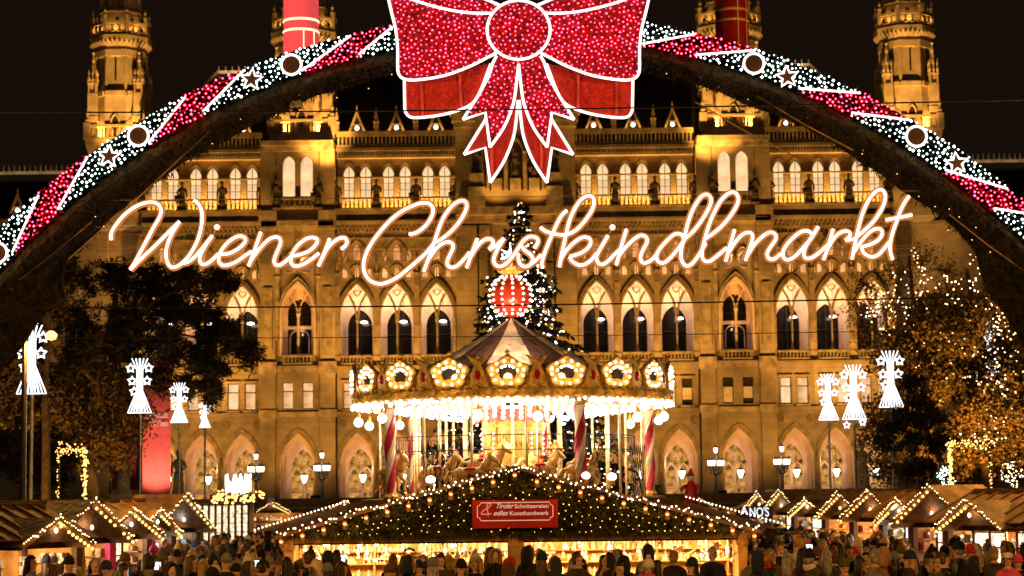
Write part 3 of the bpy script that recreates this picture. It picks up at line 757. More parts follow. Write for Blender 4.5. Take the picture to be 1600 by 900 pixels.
# ---- floodlights on low masts in front of the facade
def flood_mesh():
    b = MB(); b.box(-.5,.5,-.35,.35,-.4,.4,0); b.box(-.42,.42,.35,.38,-.32,.32,1); b.tube([(0,0,-.4),(0,0,-2.3)], .09, 8, m=0); b.box(-.4,.4,-.4,.4,-2.3,-2.2,0)
    return b.mesh('floodlight', [METAL_D, LAMP_W])
ME_FL = flood_mesh()
FLN = ['first','second','third','fourth','fifth','sixth','seventh','eighth','ninth','tenth','eleventh','twelfth']
for i, x in enumerate([-38.0,-31.9,-25.5,-18.6,-12.1,-5.6,6.4,12.9,19.4,26.3,32.7,38.8]):
    fl = place('floodlight', ME_FL, None, (x, 187, 2.3))
    tag(fl, 'low floodlight at the foot of the facade, %s from the left' % FLN[i], 'floodlight', 'floodlights in front of the town hall')
    lamp('SPOT', 'flood_beam', (0, .5, .2), 3100, SODIUM, fl, .12, aim=(0, 13, 19), cone=120, blend=.7)
    if i in (1, 4, 7, 10): lamp('SPOT', 'flood_beam', (0, -.6, .4), 27000, SODIUM, fl, .12, aim=(0, 14, 26), cone=70, blend=.8)

# ================================================================== ENTRANCE ARCH
AY = 32.0                       # front face of the arch
AX = 0.145
arch = thing('entrance_arch', 'huge fir-clad entrance arch with glittering red and green band over the market', 'arch', (AX, AY, 0))
CO, RO = -1.27, 12.05           # outer edge (centre height, radius)
CI, RI = -1.03, 11.41           # lower edge of the glittering band
CB, RB = -0.25, 10.62           # inner edge at the back
YB = 1.8
def on(c, r, a): return (r*math.sin(a), c + r*math.cos(a))      # a = angle from the crown, to the right
def ang_at(c, r, z): return math.acos(max(-1, min(1, (z - c) / r)))
AMAX_O = ang_at(CO, RO, 0); AMAX_I = ang_at(CI, RI, 0); AMAX_B = ang_at(CB, RB, 0)
N = 64
def clad():
    """the fir-clad body: roof of the arch, soffit, back; the front carries the band"""
    b = MB(); rings = []; rn = random.Random(2)
    for i in range(N + 1):
        t = -1 + 2*i/N
        o = on(CO, RO-.03, t*AMAX_O); q = on(CI, RI-.02, t*AMAX_I); k = on(CB, RB, t*AMAX_B)
        leg = max(0, (abs(t) - .50)) ; leg = .32 if abs(t) > .56 else 0.0          # thicker legs
        dirx, dirz = -math.sin(t*1.3), -math.cos(t*1.3)
        j = lambda s=.05: rn.uniform(-s, s)
        q2 = (q[0] + dirx*.16, q[1] + dirz*.16)
        k2 = (k[0] + dirx*leg, k[1] + dirz*leg)
        md = ((q2[0]+k2[0])/2, (q2[1]+k2[1])/2)
        rings.append([(o[0], .08, o[1]), (q[0], .08, q[1]), (q2[0]+j(), -.02+j(), q2[1]+j()), (md[0]+j(), YB*.5, md[1]+j()),
                      (k2[0]+j(), YB, k2[1]+j()), (o[0]+j(), YB+.1, o[1]+j())])
    o = 0
    for rg in rings: b.v.extend(rg)
    n = 6
    for i in range(N):
        for j in range(n):
            b.f.append((i*n+j, i*n+(j+1)%n, (i+1)*n+(j+1)%n, (i+1)*n+j)); b.m.append(0)
    # tufts along the edges and soffit
    for _ in range(15000):
        i = rn.randrange(N); t = rn.random(); j = rn.choice([1,2,2,3,3,4]); s = rn.random()
        A = Vector(rings[i][j]).lerp(Vector(rings[i+1][j]), t); B = Vector(rings[i][(j+1)%n]).lerp(Vector(rings[i+1][(j+1)%n]), t)
        c_ = A.lerp(B, s); d = Vector((rn.gauss(0,1), rn.gauss(-.5,.8), rn.gauss(-.6,.8)))
        b.leaf(c_, d, (rn.gauss(0,1),rn.gauss(0,1),rn.gauss(0,1)), rn.uniform(.08,.2), .012)
    return b
clad().build('fir_cladding', GARLAND, arch)

def band_quad(a0, a1):
    """band between two slanted bars given by their (top, bottom) fractions"""
    return None
bars = [((60,303),(23,397)), ((137,243),(95,332)), ((291,152),(235,225)), ((382,108),(320,183)), ((547,50),(472,113)), ((616,55),(562,90)),
        ((1087,51),(1003,70)), ((1180,78),(1085,93)), ((1345,143),(1245,143)), ((1420,190),(1327,181)), ((1575,293),(1473,269)), ((1612,345),(1550,328))]
def ao(px): q = P(px[0], px[1], AY); return math.atan2(q.x - AX, q.z - CO)
def ai(px): q = P(px[0], px[1], AY); return math.atan2(q.x - AX, q.z - CI)
BA = [(ao(a), ai(b_)) for a, b_ in bars]
edges = [(-AMAX_O, -AMAX_I)] + [(-1.28, -1.31)] + BA[:6] + [(0.0, 0.0)] + BA[6:] + [(1.28, 1.31), (AMAX_O, AMAX_I)]
# colour of the stretch that follows each edge: g green with white bulbs, r red
cols = ['r', 'g', 'r', 'g', 'r', 'g', 'r', 'g', 'g', 'r', 'g', 'r', 'g', 'r', 'g', 'r']
for k in range(len(edges) - 1):
    (a0, b0), (a1, b1) = edges[k], edges[k+1]
    red = cols[k] == 'r'
    n = max(2, int(abs(a1-a0)*30)); top = []; bot = []
    for i in range(n + 1):
        t = i/n
        top.append(on(CO, RO, a0+(a1-a0)*t)); bot.append(on(CI, RI, b0+(b1-b0)*t))
    b = MB()
    for i in range(n):
        b.quad((top[i][0],0,top[i][1]),(top[i+1][0],0,top[i+1][1]),(bot[i+1][0],0,bot[i+1][1]),(bot[i][0],0,bot[i][1]))
    poly = top + bot[::-1]
    rn = random.Random(k)
    b.prism(poly, 0.0, .10)
    o = b.build('red_band_panel' if red else 'green_band_panel', RED_NET if red else GREEN_NET, arch)
    tuft = MB(); cx = sum(p[0] for p in poly)/len(poly)
    xs = [p[0] for p in poly]; zs = [p[1] for p in poly]
    area = 0
    for i in range(len(poly)): x0,z0 = poly[i]; x1,z1 = poly[(i+1)%len(poly)]; area += x0*z1-x1*z0
    cnt = 0; want = int(abs(area)/2*420)
    for _ in range(want*8):
        if cnt >= want: break
        q = (rn.uniform(min(xs),max(xs)), rn.uniform(min(zs),max(zs)))
        if inside(q, poly):
            cnt += 1
            tuft.leaf((q[0],-.01,q[1]), (rn.gauss(0,1),-abs(rn.gauss(0,.7)),rn.gauss(0,1)), (rn.random(),rn.random(),rn.random()), rn.uniform(.05,.11), .008)
    tuft.build('tinsel', RED_NET if red else GREEN_NET, o, kind='stuff')
    lb = MB()
    for x, z in scatter(poly, .060, rnd=rn):
        lb.dot((x, -.055-rn.random()*.03, z), rn.uniform(.010, .022) if red else rn.uniform(.008, .027))
    lb.build('bulbs', BULB_R if red else BULB_W, o, kind='stuff')
for a, b_ in BA:
    p = on(CO, RO-.04, a); q = on(CI, RI+.03, b_)
    t = MB(); t.tube([(p[0],-.12,p[1]),(q[0],-.12,q[1])], .018, 8); t.build('light_tube', NEON_W, arch, smooth=True)
BACK_D = mat('ring_backing', (0.06,0.028,0.008), rough=.8)
for px, py in ((455,101),(216,212),(-5,395),(1178,99),(1432,213)):
    q = P(px, py, AY-.15); b = MB()
    b.tube([(q.x-AX+.165*math.cos(t),-.15,q.z+.165*math.sin(t)) for t in [i*PI/12 for i in range(24)]], .021, 7, closed=True)
    o = b.build('ring_light', NEON_W, arch, smooth=True)
    d = MB(); d.prism([(q.x-AX+.16*math.cos(t), q.z+.16*math.sin(t)) for t in [i*PI/12 for i in range(24)]], -.14, -.11); d.build('backing', BACK_D, o)
for px, py, rot in ((393,124,.1),(170,244,.1),(1230,120,-.1),(1495,255,-.1)):
    q = P(px, py, AY-.15); pts = []
    for i in range(10):
        r = .185 if i % 2 == 0 else .085
        pts.append((q.x-AX+r*math.sin(rot+i*PI/5), q.z+r*math.cos(rot+i*PI/5)))
    b = MB(); b.tube([(x,-.15,z) for x, z in pts], .02, 6, closed=True)
    o = b.build('star_light', NEON_W, arch)
    d = MB(); d.prism([((x-(q.x-AX))*.93+(q.x-AX), (z-q.z)*.93+q.z) for x, z in pts], -.14, -.11); d.build('backing', BACK_D, o)
# warm sparks left on the soffit
b = MB(); rn = random.Random(9)
for _ in range(70):
    t = rn.choice([-1,1])*rn.uniform(.05,.95); k = on(CB, RB, t*AMAX_B); b.dot((k[0]+rn.uniform(-.1,.1), rn.uniform(.4,1.8), k[1]+rn.uniform(-.12,.0)-.05), .010)
b.build('fairy_lights', BULB_GOLD, arch, kind='stuff')
# cables tied along the soffit
TANC = mat('tan_cable', (.30,.2,.09), rough=.6)
for (x0,y0,x1,y1) in ((0,462,147,346),(330,205,110,405),(1085,160,1240,245),(1480,335,1600,425),(1180,150,1330,235)):
    p = P(x0,y0,AY+.5); q = P(x1,y1,AY+.5); b = MB(); b.tube([(p.x-AX,.35,p.z-.02),((p.x+q.x)/2-AX,.35,(p.z+q.z)/2-.05),(q.x-AX,.35,q.z-.02)], .012, 5); b.build('cable', TANC, arch)

# ---- candles on the arch
def candle(px0, px1, pyb, name_label, m, glow):
    D = AY + .9; a = P(px0, pyb, D); c_ = P(px1, pyb, D); r = (c_.x - a.x)/2; x = (a.x+c_.x)/2; zb = a.z - .35
    t = thing('giant_candle', name_label, 'candle', (x, D, zb))
    b = MB(); b.lathe([(r*1.02,0),(r*1.02,.42),(r,.44),(r,3.0),(r*.8,3.06)], (0,0,0), 28); b.build('shaft', m, t, smooth=False)
    b = MB(); 
    for z in (.62, .80): b.lathe([(r*1.0,z-.022),(r*1.05,z),(r*1.0,z+.022)], (0,0,0), 28, cap=False)
    for k in (.25, .9): b.tube([(r*1.02*math.sin(k),-r*1.02*math.cos(k),.1),(r*1.02*math.sin(k),-r*1.02*math.cos(k),.6 if glow else 1.1)], .012, 5)
    b.build('light_band', glow_m if glow else trim_m, t)
    b = MB(); b.lathe([(.001,0),(.14,.18),(.17,.34),(.08,.6),(.001,.8)], (0,0,3.12), 10); b.build('flame', FLAME, t, smooth=True)
    b = MB(); b.lathe([(r*1.15,-.3),(r*1.2,.02),(r*1.15,.12)], (0,0,0), 24); b.build('holder', mat('candle_holder', (.35,.03,.02)), t)
    return t
glow_m = emat('candle_light_band', (1,.7,.35), 1.6); trim_m = mat('brass_trim', (.6,.35,.12), rough=.4); FLAME = emat('candle_flame', (1,.75,.3), 5)
GLOWWAX = mat('lit_pink_wax', (.85,.06,.10), rough=.35, var=.08, scale=1)
GLOWWAX.node_tree.nodes['Principled BSDF'].inputs['Emission Color'].default_value = (1.0, .10, .11, 1); GLOWWAX.node_tree.nodes['Principled BSDF'].inputs['Emission Strength'].default_value = .55
cl = candle(443, 498, 76, 'giant glowing red candle standing on the left of the arch', GLOWWAX, True)
cr_ = candle(1118, 1170, 60, 'giant dark red unlit candle standing on the right of the arch', mat('dark_red_wax', (.22,.006,.006), rough=.3, var=.1), False)

# ================================================================== BOW
BY = 31.55
bow = thing('ribbon_bow', 'giant glittering red ribbon bow with white light outlines hung on the arch crown', 'bow', (AX, BY, 0))
def bw(x, y, dy=0.0):
    q = P(600 + x/3.0, y/3.0, BY + dy); return (q.x - AX, dy, q.z)
MX = 631
def mir(pts): return [(2*MX - x, y) for x, y in pts]
knot = [(MX + 148*math.cos(t), 140 + 138*math.sin(t)) for t in [i*PI/20 for i in range(40)]]
loop_front = [(505,62),(400,60),(300,45),(200,20),(140,0),(15,-45),(22,0),(38,70),(55,140),(64,230),(64,320),(72,352),(95,370),(150,375),(280,355),(400,312),(480,272),(528,248),(490,190),(484,120)]
loop_back = [(505,62),(400,60),(300,45),(200,20),(140,0),(15,-45),(8,-95),(60,-125),(180,-110),(320,-60),(430,-22),(490,2),(552,28)]
low = [(95,376),(97,480),(100,522),(122,548),(170,551),(260,540),(340,520),(410,488),(450,430),(500,300),(420,310),(280,355),(150,375)]
tail = [(528,262),(512,290),(490,360),(440,450),(370,560),(475,527),(497,690),(560,600),(605,490),(622,380),(631,300),(628,262)]
tail2 = [(540,400),(505,500),(470,570),(375,724),(475,692),(498,856),(560,760),(605,650),(620,560),(628,470),(631,350)]
def bow_piece(name, pts, dy, thick, m, bulbs=None, outline=None, tube_pts=None, spacing=.1, closed=True):
    poly = [bw(x, y, dy) for x, y in pts]
    b = MB(); b.prism([(p[0], p[2]) for p in poly], dy, dy+thick)
    o = b.build(name, m, bow)
    if bulbs:
        lb = MB(); rn = random.Random(len(pts)*7+int(pts[0][0]))
        for x, z in scatter([(p[0], p[2]) for p in poly], spacing, rnd=rn): lb.dot((x, dy-.04-.03*rn.random(), z), rn.uniform(.008,.019))
        lb.build('bulbs', BULB_R, o, kind='stuff')
    if tube_pts:
        tb = MB()
        for seg in tube_pts:
            tb.tube([bw(x, y, dy-.06) for x, y in seg], .022, 8)
        tb.build('light_outline', NEON_W, o, smooth=True)
    return o
STRUT = mat('red_strut', (.75,.10,.07), rough=.5)
def seams(pts_list, o, dy):
    for (x0,y0,x1,y1) in pts_list:
        b = MB(); b.tube([bw(x0,y0,dy), bw(x1,y1,dy)], .022, 6); b.build('strut', STRUT, o)
for mf in (lambda p: p, mir):
    sm = lambda p: [(v.x, v.y) for v in smooth_path([Vector((a, c, 0)) for a, c in p], 3)]
    right = mf is mir
    bow_piece('loop', mf(loop_front), 0, .12, BOW_NET, True, spacing=.062, tube_pts=[mf(sm(loop_front[:6])), mf(sm(loop_front[5:18]))])
    bow_piece('inner_loop', mf(loop_back), .16, .1, BOW_NET, True, spacing=.062, tube_pts=[mf(sm(loop_back[5:]))])
    o = bow_piece('lower_fold', mf(low), .22, .08, RED_PANEL, tube_pts=[mf(sm(low[:10]))])
    seams([(175,385,182,545),(355,352,362,500)] if not right else [(2*MX-c[0],c[1],2*MX-c[2],c[3]) for c in ((172,385,172,530),(350,352,352,505))], o, .2)
    bow_piece('ribbon_tail', mf(tail), -.02, .1, BOW_NET, True, spacing=.062, tube_pts=[mf(tail[:5]), mf(tail[4:7]), mf(sm(tail[6:11]))])
    o = bow_piece('back_tail', mf(tail2), .12, .08, RED_PANEL, tube_pts=[mf(tail2[1:4]), mf(tail2[3:6]), mf(sm(tail2[5:10]))])
    seams([(505,700,507,830)] if not right else [(2*MX-524,645,2*MX-524,790)], o, .1)
bow_piece('knot', knot, -.12, .2, BOW_NET, True, spacing=.062, tube_pts=[knot + knot[:1]])
b = MB(); b.tube([bw(629,5,-.26), bw(630,275,-.26)], .008, 5); b.build('wire', METAL_D, bow)
# posts that hold the bow on the arch
for x in (250, 1010):
    q = bw(x, 200, .3); b = MB(); b.tube([(q[0], .25, q[2]), (q[0], .75, q[2]-.3)], .05, 6); b.build('bracket', METAL_G, bow)

# ================================================================== NEON LETTERING
SY = 32.4
sign = thing('neon_lettering', 'white neon script reading Wiener Christkindlmarkt strung across the arch', 'neon sign', (0, SY, 0))
S1 = (150, 280, 3.902); S2 = (540, 280, 5.0); S3 = (780, 280, 5.0); S4 = (1060, 280, 4.2105)
letters = [
 (S1, [[(93,370),(92,335),(110,295),(160,230),(220,180),(280,150),(340,140),(380,155),(397,190),(385,235),(350,295),(310,370),(270,445),(235,510),(208,552)],
       [(208,552),(270,490),(350,415),(420,345),(470,295),(510,258)],
       [(510,258),(475,310),(445,370),(428,430),(430,490),(450,530),(480,537),(520,515),(560,475),(590,430),(620,370),(640,300),(648,230),(640,180),(620,145),(598,130)]]),
 (S1, [[(520,514),(560,505),(600,475),(640,430),(680,380),(710,343)], [(710,343),(670,400),(640,455),(632,490),(645,518),(675,515),(710,490),(745,455)]]),
 (S1, [[(745,458),(800,455),(850,435),(895,400),(912,370),(895,350),(860,350),(810,380),(770,425),(750,470),(750,505),(775,525),(815,520),(860,500),(910,465),(950,440)]]),
 (S1, [[(1005,322),(985,380),(960,450),(930,530)], [(940,505),(955,480),(1000,420),(1050,370),(1090,353),(1118,360),(1125,390),(1105,440),(1088,485),(1090,515),(1115,525),(1150,505),(1190,470)]]),
 (S1, [[(1190,470),(1240,460),(1295,440),(1335,405),(1350,375),(1335,358),(1295,358),(1250,385),(1210,430),(1190,475),(1190,510),(1215,530),(1260,520),(1310,490),(1360,450)]]),
 (S1, [[(1425,360),(1405,415),(1380,475),(1355,530)], [(1375,490),(1405,430),(1440,390),(1480,362),(1515,358),(1530,380),(1520,405),(1495,427)]]),
 (S2, [[(495,430),(545,420),(600,385),(650,330),(680,270),(680,220),(650,190),(600,185),(530,205),(440,250),(350,320),(260,420),(190,520),(150,610),(140,690),(160,755),(205,800),(270,818),(340,800),(420,755),(500,690),(570,630),(630,575),(690,500)]]),
 (S2, [[(690,500),(760,460),(840,390),(910,300),(945,220),(935,175),(890,170),(830,210),(770,290),(730,380),(700,470),(670,560),(640,640),(612,718)],
       [(640,640),(680,580),(730,520),(790,490),(830,500),(840,535),(815,590),(795,640),(800,675),(835,690),(880,670),(930,620),(970,570)]]),
 (S2, [[(1030,462),(1005,530),(975,610),(945,693)], [(975,610),(1010,550),(1060,490),(1110,465),(1145,475),(1150,505),(1122,548)], [(1122,548),(1160,530),(1200,495),(1238,462)]]),
 (S2, [[(1238,462),(1190,540),(1160,610),(1160,650),(1190,680),(1230,675),(1280,640)]]),
 (S3, [[(50,665),(100,610),(145,545),(190,480),(240,448),(290,458),(303,490),(275,540)], [(165,510),(200,555),(245,590),(262,625),(245,665),(205,683),(165,665),(150,620),(150,580)], [(245,665),(290,630),(330,590)]]),
 (S3, [[(530,243),(490,280),(450,350),(415,430),(380,510),(350,590),(335,650),(340,695)]]),
 (S3, [[(322,375),(360,405),(420,425),(500,435),(560,420),(620,380),(680,310),(725,240),(742,180),(730,140),(690,130),(640,160),(590,230),(550,320),(525,420),(505,510),(485,600),(470,685)],
       [(475,650),(490,610),(530,550),(590,490),(650,455),(700,460),(715,495),(690,540),(630,580),(550,605)], [(550,605),(570,640),(620,670),(670,665),(720,630),(760,580)]]),
 (S3, [[(850,440),(815,500),(780,560),(760,610),(775,655),(810,665),(850,640),(900,590),(940,550)]]),
 (S3, [[(995,390),(970,470),(945,560),(915,670)], [(935,600),(980,540),(1040,480),(1100,440),(1145,450),(1155,490),(1125,550),(1105,600),(1110,640),(1140,655),(1190,630),(1230,590)]]),
 (S3, [[(1445,470),(1420,430),(1370,430),(1310,480),(1250,550),(1230,600),(1240,640),(1280,655),(1330,620),(1400,540),(1450,470)],]),
 (S4, [[(40,395),(100,340),(160,260),(205,180),(215,130),(190,100),(150,115),(100,190),(65,280),(40,380),(20,460),(20,530),(50,570),(90,555),(140,490),(180,420)]]),
 (S4, [[(180,390),(250,340),(320,270),(375,190),(395,130),(375,90),(335,90),(280,140),(230,230),(195,320),(170,410),(155,480),(165,530),(205,540),(260,500),(320,450)]]),
 (S4, [[(370,330),(350,400),(330,470),(312,540)], [(325,490),(370,420),(420,365),(465,350),(488,370),(480,420),(460,480),(442,535)], [(455,500),(500,430),(550,380),(600,350),(635,360),(640,395),(610,440),(585,485),(595,520),(630,525),(675,490)]]),
 (S4, [[(885,365),(850,340),(800,350),(740,400),(695,460),(690,510),(720,530),(770,505),(830,440),(880,380),(920,312)], [(920,312),(880,375),(840,440),(825,490),(840,520),(880,515),(930,480),(985,430)]]),
 (S4, [[(1018,328),(1000,390),(980,460),(955,530)], [(980,460),(1030,380),(1080,345),(1120,345),(1130,370),(1100,402)], [(1100,402),(1150,395)]]),
 (S4, [[(1160,390),(1220,340),(1290,270),(1345,180),(1362,110),(1340,70),(1300,80),(1250,140),(1210,230),(1185,320),(1165,410),(1142,525)],
       [(1155,480),(1210,400),(1270,340),(1320,325),(1342,350),(1320,395),(1260,430),(1205,445)], [(1205,445),(1220,485),(1265,510),(1310,500),(1350,460),(1390,410)]]),
 (S4, [[(1518,110),(1490,150),(1460,210),(1435,280),(1410,350),(1395,420),(1395,480),(1410,530)], [(1365,268),(1450,252),(1537,235)]]),
]
for (ox, oy, k), strokes in letters:
    core = MB(); halo = MB()
    for st in strokes:
        pts = [P(ox + x/k, oy + y/k, SY) for x, y in st]
        pts = smooth_path([Vector((q.x, 0, q.z)) for q in pts], 4)
        core.tube(pts, .022, 8)
        halo.tube([p + Vector((0, .05, 0)) for p in pts], .056, 8)  # wider orange tube stands in for the glow around each letter
    o = core.build('letter', NEON, sign, smooth=True)
    halo.build('halo_tube', NEON_HALO, o, smooth=True)
for (ox, oy, k, x, y, x2, y2) in ((*S1, 737,292, 712,340), (*S3, 885,375, 860,425)):
    q = P(ox+x/k, oy+y/k, SY); e = P(ox+x2/k, oy+y2/k, SY)
    b = MB(); b.ball((q.x,0,q.z), .042, nu=10, nv=7); o = b.build('letter_dot', NEON, sign, smooth=True)
    b = MB(); b.ball((q.x,.05,q.z), .058, nu=10, nv=7); b.tube([(q.x,.02,q.z),(e.x,.02,e.z)], .008, 5); b.build('halo_tube', NEON_HALO, o, smooth=True)  # orange ball imitates the glow round the dot; the thin tube is its pin
# the steel wires that carry it
b = MB()
for (xl, yl, xr, yr) in ((170,313,1440,298),(330,346,1200,338),(150,355,1440,350),(150,366,1435,362),(170,410,1440,398),(160,386,1440,384),(150,393,1440,388)):
    a = P(xl, yl, SY+.08); c_ = P(xr, yr, SY+.08); b.tube([(a.x,.08,a.z), ((a.x+c_.x)/2,.08,(a.z+c_.z)/2-.02), (c_.x,.08,c_.z)], .0055, 5)
for x in (170, 320, 560, 820, 1100, 1425):
    a = P(x, 313, SY+.1); c_ = P(x, 408, SY+.1); 
    if x in (170, 1425): b.tube([(a.x,.09,a.z-.55),(c_.x,.09,c_.z)], .012, 5)
b.build('carrier_wire', mat('lit_steel_wire', (.45,.30,.13), rough=.35, metal=.6), sign)
for x, y in ((298,371),(1050,370),(1292,365),(1068,373)):
    q = P(x, y, SY+.1); b = MB(); b.box(q.x-.07,q.x+.07,.06,.14,q.z-.04,q.z+.04); b.build('power_supply', METAL_D, sign)

# ---- overhead tram wires, each on its own
for i, (xl, yl, xr, yr, D, lb) in enumerate(((-60,176,1660,155,26,'thin black overhead wire crossing just below the bow loops'), (-60,481,1660,461,26,'thin black overhead wire crossing above the carousel roof'), (-60,528,1660,512,27,'faint black overhead wire crossing the tall windows'))):
    a = P(xl, yl, D); c_ = P(xr, yr, D); b = MB()
    b.tube([a.lerp(c_, t/12) - Vector((0,0,.05*math.sin(PI*t/12))) for t in range(13)], .011 if i < 2 else .006, 5)
    tag(b.build('overhead_wire', METAL_D), lb, 'wire')
# ---- small floodlight under the arch
q = P(462, 166, AY+1.0)
fl = thing('work_light', 'small white floodlight clamped under the left of the arch', 'floodlight', (q.x, q.y, q.z))
b = MB(); b.prism([(-.1,-.02),(.1,.02),(.09,.09),(-.06,.08)], -.08, .08); b.build('hood', WHITE_P, fl)
b = MB(); b.ball((0,0,-.06), .05); b.tube([(0,0,.05),(0,0,.35)], .02, 5); b.build('housing', METAL_D, fl)

# ================================================================== CAROUSEL
KD = 75.0
kc = P(800, 610, KD); KX = kc.x
def kz(py): return P(800, py, KD).z
car = thing('carousel', 'golden double-deck carousel with bulb-studded rounding boards and striped tent roof', 'carousel', (KX, KD, 0))
KR = 5.85
CREAM = mat('cream_canvas', (0.72, 0.56, 0.38), rough=.75, var=.2, scale=1.5)
TENT_R = mat('dark_red_canvas', (0.10, 0.045, 0.028), rough=.7, var=.2)
MIRROR = mat('dim_mirror', (.25,.2,.15), rough=.1, metal=.9)
GEM = mat('red_glass_gem', (.35,.01,.01), rough=.15)
PINK = mat('pink_satin', (.75,.10,.09), rough=.5)
# tent roof: concave cone, alternating stripes
def tent():
    b = MB(); n = 48
    prof = [(.06, kz(497)), (.50, kz(510)), (1.15, kz(527)), (1.95, kz(545)), (2.75, kz(563)), (3.6, kz(577)), (4.8, kz(590)), (5.5, kz(600))]
    for i in range(n):
        a0 = 2*PI*i/n; a1 = 2*PI*(i+1)/n
        for (r0, z0), (r1, z1) in zip(prof, prof[1:]):
            sc0 = 1 - .035*math.sin(a0*12)**2; 
            b.quad((r0*math.cos(a0),r0*math.sin(a0),z0),(r0*math.cos(a1),r0*math.sin(a1),z0),(r1*math.cos(a1),r1*math.sin(a1),z1-.04*(i%2)),(r1*math.cos(a0),r1*math.sin(a0),z1), 0 if ((i+2)//4) % 2 else 1)
    return b
tent().build('tent_roof', [CREAM, TENT_R], car)
# ornament ball with lit ribs, crown and star
bz = kz(463); br = .80
b = MB(); b.ball((0,0,bz), br, nu=32, nv=16); ob = b.build('roof_ball', mat('red_ball_lacquer', (.42,.03,.012), rough=.3), car, smooth=True)
b = MB()
for i in range(12):
    a = i*2*PI/12+.1
    for j in range(9):
        t = -1.0 + j*.26; b.ball((math.cos(a)*math.cos(t)*(br+.03), math.sin(a)*math.cos(t)*(br+.03), bz+math.sin(t)*(br+.03)), .042, nu=6, nv=4)
b.build('bulbs', BULB_SOFT, ob, kind='stuff')
b = MB(); b.lathe([(.22,0),(.5,.12),(.55,.28),(.42,.36)], (0,0,kz(430)), 16)
for i in range(8): a = i*PI/4; b.lathe([(.09,0),(.14,.12),(.0,.3)], (.48*math.cos(a),.48*math.sin(a),kz(430)+.28), 6)
b.lathe([(.12,-.2),(.2,-.06),(.1,.06)], (0,0,kz(430)), 10); b.build('crown', GOLD, ob)
b = MB(); zc = kz(398)
for i in range(6):
    a = i*PI/6*2; b.lathe([(.0,-.42),(.07,0),(.0,.42)], (0,0,0), 6)
    for q in range(len(b.v)-18, len(b.v)):
        x, y, z = b.v[q]; b.v[q] = (x*math.cos(a)+z*math.sin(a), y, -x*math.sin(a)+z*math.cos(a)+zc)
b.tube([(0,0,zc-.5),(0,0,zc)], .04, 6); b.build('star', BULB_PURE, ob)
# rounding boards with cartouches
def cartouche_outline():
    pts = []
    for i in range(28):
        t = 2*PI*i/28; r = .54 + .06*math.cos(5*t-PI/2); pts.append((r*1.42*math.cos(t), r*.98*math.sin(t)))
    return pts
def board():
    """one panel: gilt cartouche, bulbs round a mirror, scalloped valance"""
    b = MB(); zc = kz(596)
    o = [(x*.88, z*.9) for x, z in cartouche_outline()]
    b.prism([(x, zc+z) for x, z in o], -.12, .02, 0)
    b.tube([(x, -.14, zc+z) for x, z in o], .055, 6, closed=True, m=0)
    b.prism([(x*.52, zc+z*.5) for x, z in o], -.135, -.12, 1)
    b.tube([(x*.56, -.14, zc+z*.54) for x, z in o], .03, 5, closed=True, m=0)
    b.lathe([(.0,-.02),(.14,.06),(.05,.16),(.1,.24),(0,.34)], (0,-.1,zc+.48), 7, m=0)
    for i in range(6): b.tube([(-.9+i*.36,-.1,kz(616)+.05*(i%2)),(-.72+i*.36,-.12,kz(618)+.05*((i+1)%2))], .05, 5, m=0)
    b.box(-1.02,1.02,-.02,.06,kz(630),kz(597),0)
    for k in range(3):
        x = -.68+k*.68; b.prism([(x-.36,kz(621)),(x+.36,kz(621)),(x+.26,kz(631)),(x,kz(634)),(x-.26,kz(631))], -.08,-.02,0)
        b.tube([(x-.34,-.1,kz(622)),(x-.2,-.11,kz(628)),(x,-.12,kz(631)),(x+.2,-.11,kz(628)),(x+.34,-.1,kz(622))], .03, 5, m=0)
    return b.mesh('rounding_board', [GOLD, MIRROR])
ME_BD = board()
def board_bulbs():
    b = MB(); zc = kz(596)
    for i in range(12):
        t = 2*PI*i/12+.2; b.ball((.42*1.36*math.cos(t), -.2, zc+.40*math.sin(t)), .046, nu=7, nv=5)
    for x, z in ((-.2,.17),(.2,.17),(-.08,.22),(.08,.22),(-.35,.06),(.35,.06)): b.ball((x,-.2,zc+z), .046, nu=7, nv=5)
    for i in range(9):
        x = -.92+i*.23; b.ball((x,-.14,kz(635)+.05*math.sin(i*2.1)), .06, nu=6, nv=4)
    return b.mesh('bulbs', BULB_SOFT)
ME_BB = board_bulbs()
def finial():
    """winged gilt crest with a red gem between two panels"""
    b = MB(); zc = kz(589)
    b.prism([(-.2,zc-.75),(.2,zc-.75),(.26,zc-.2),(.12,zc+.1),(-.12,zc+.1),(-.26,zc-.2)], -.14, 0, 0)
    for s in (-1, 1): b.prism([(0,zc+.05),(s*.18,zc+.12),(s*.4,zc+.46),(s*.18,zc+.36),(0,zc+.24)], -.12, -.04, 0)
    b.ball((0,-.1,zc+.38), .08, 0); b.ball((0,-.12,zc-.25), .13, 1, sz=1.5, sy=.5)
    return b.mesh('crest', [GOLD, GEM])
ME_FI = finial()
def globe():
    b = MB(); b.ball((0,0,0), .17, 0, nu=12, nv=8); b.lathe([(.05,.17),(.1,.2),(.03,.4)], (0,0,0), 8, m=1); return b.mesh('globe_lamp', [emat('globe_glass', (1,.86,.66), 5.0), GOLD])
ME_GL = globe()
NB = 18
for i in range(NB):
    a = R(-1.4) + i*2*PI/NB; x, y = KR*math.sin(a), -KR*math.cos(a)
    bd = place('rounding_board', ME_BD, car, (x, y, 0), a); place('bulbs', ME_BB, bd, kind='stuff'); lamp('POINT', 'board_light', (0,-.7,kz(602)), 26, (1,.66,.3), bd, .15)
    a2 = a + PI/NB; place('crest', ME_FI, car, (KR*math.sin(a2), -KR*math.cos(a2), 0), a2)
    if i % 3 != 1: place('globe_lamp', ME_GL, car, ((KR+.12)*math.sin(a2), -(KR+.12)*math.cos(a2), kz(657 if i % 2 else 660)))
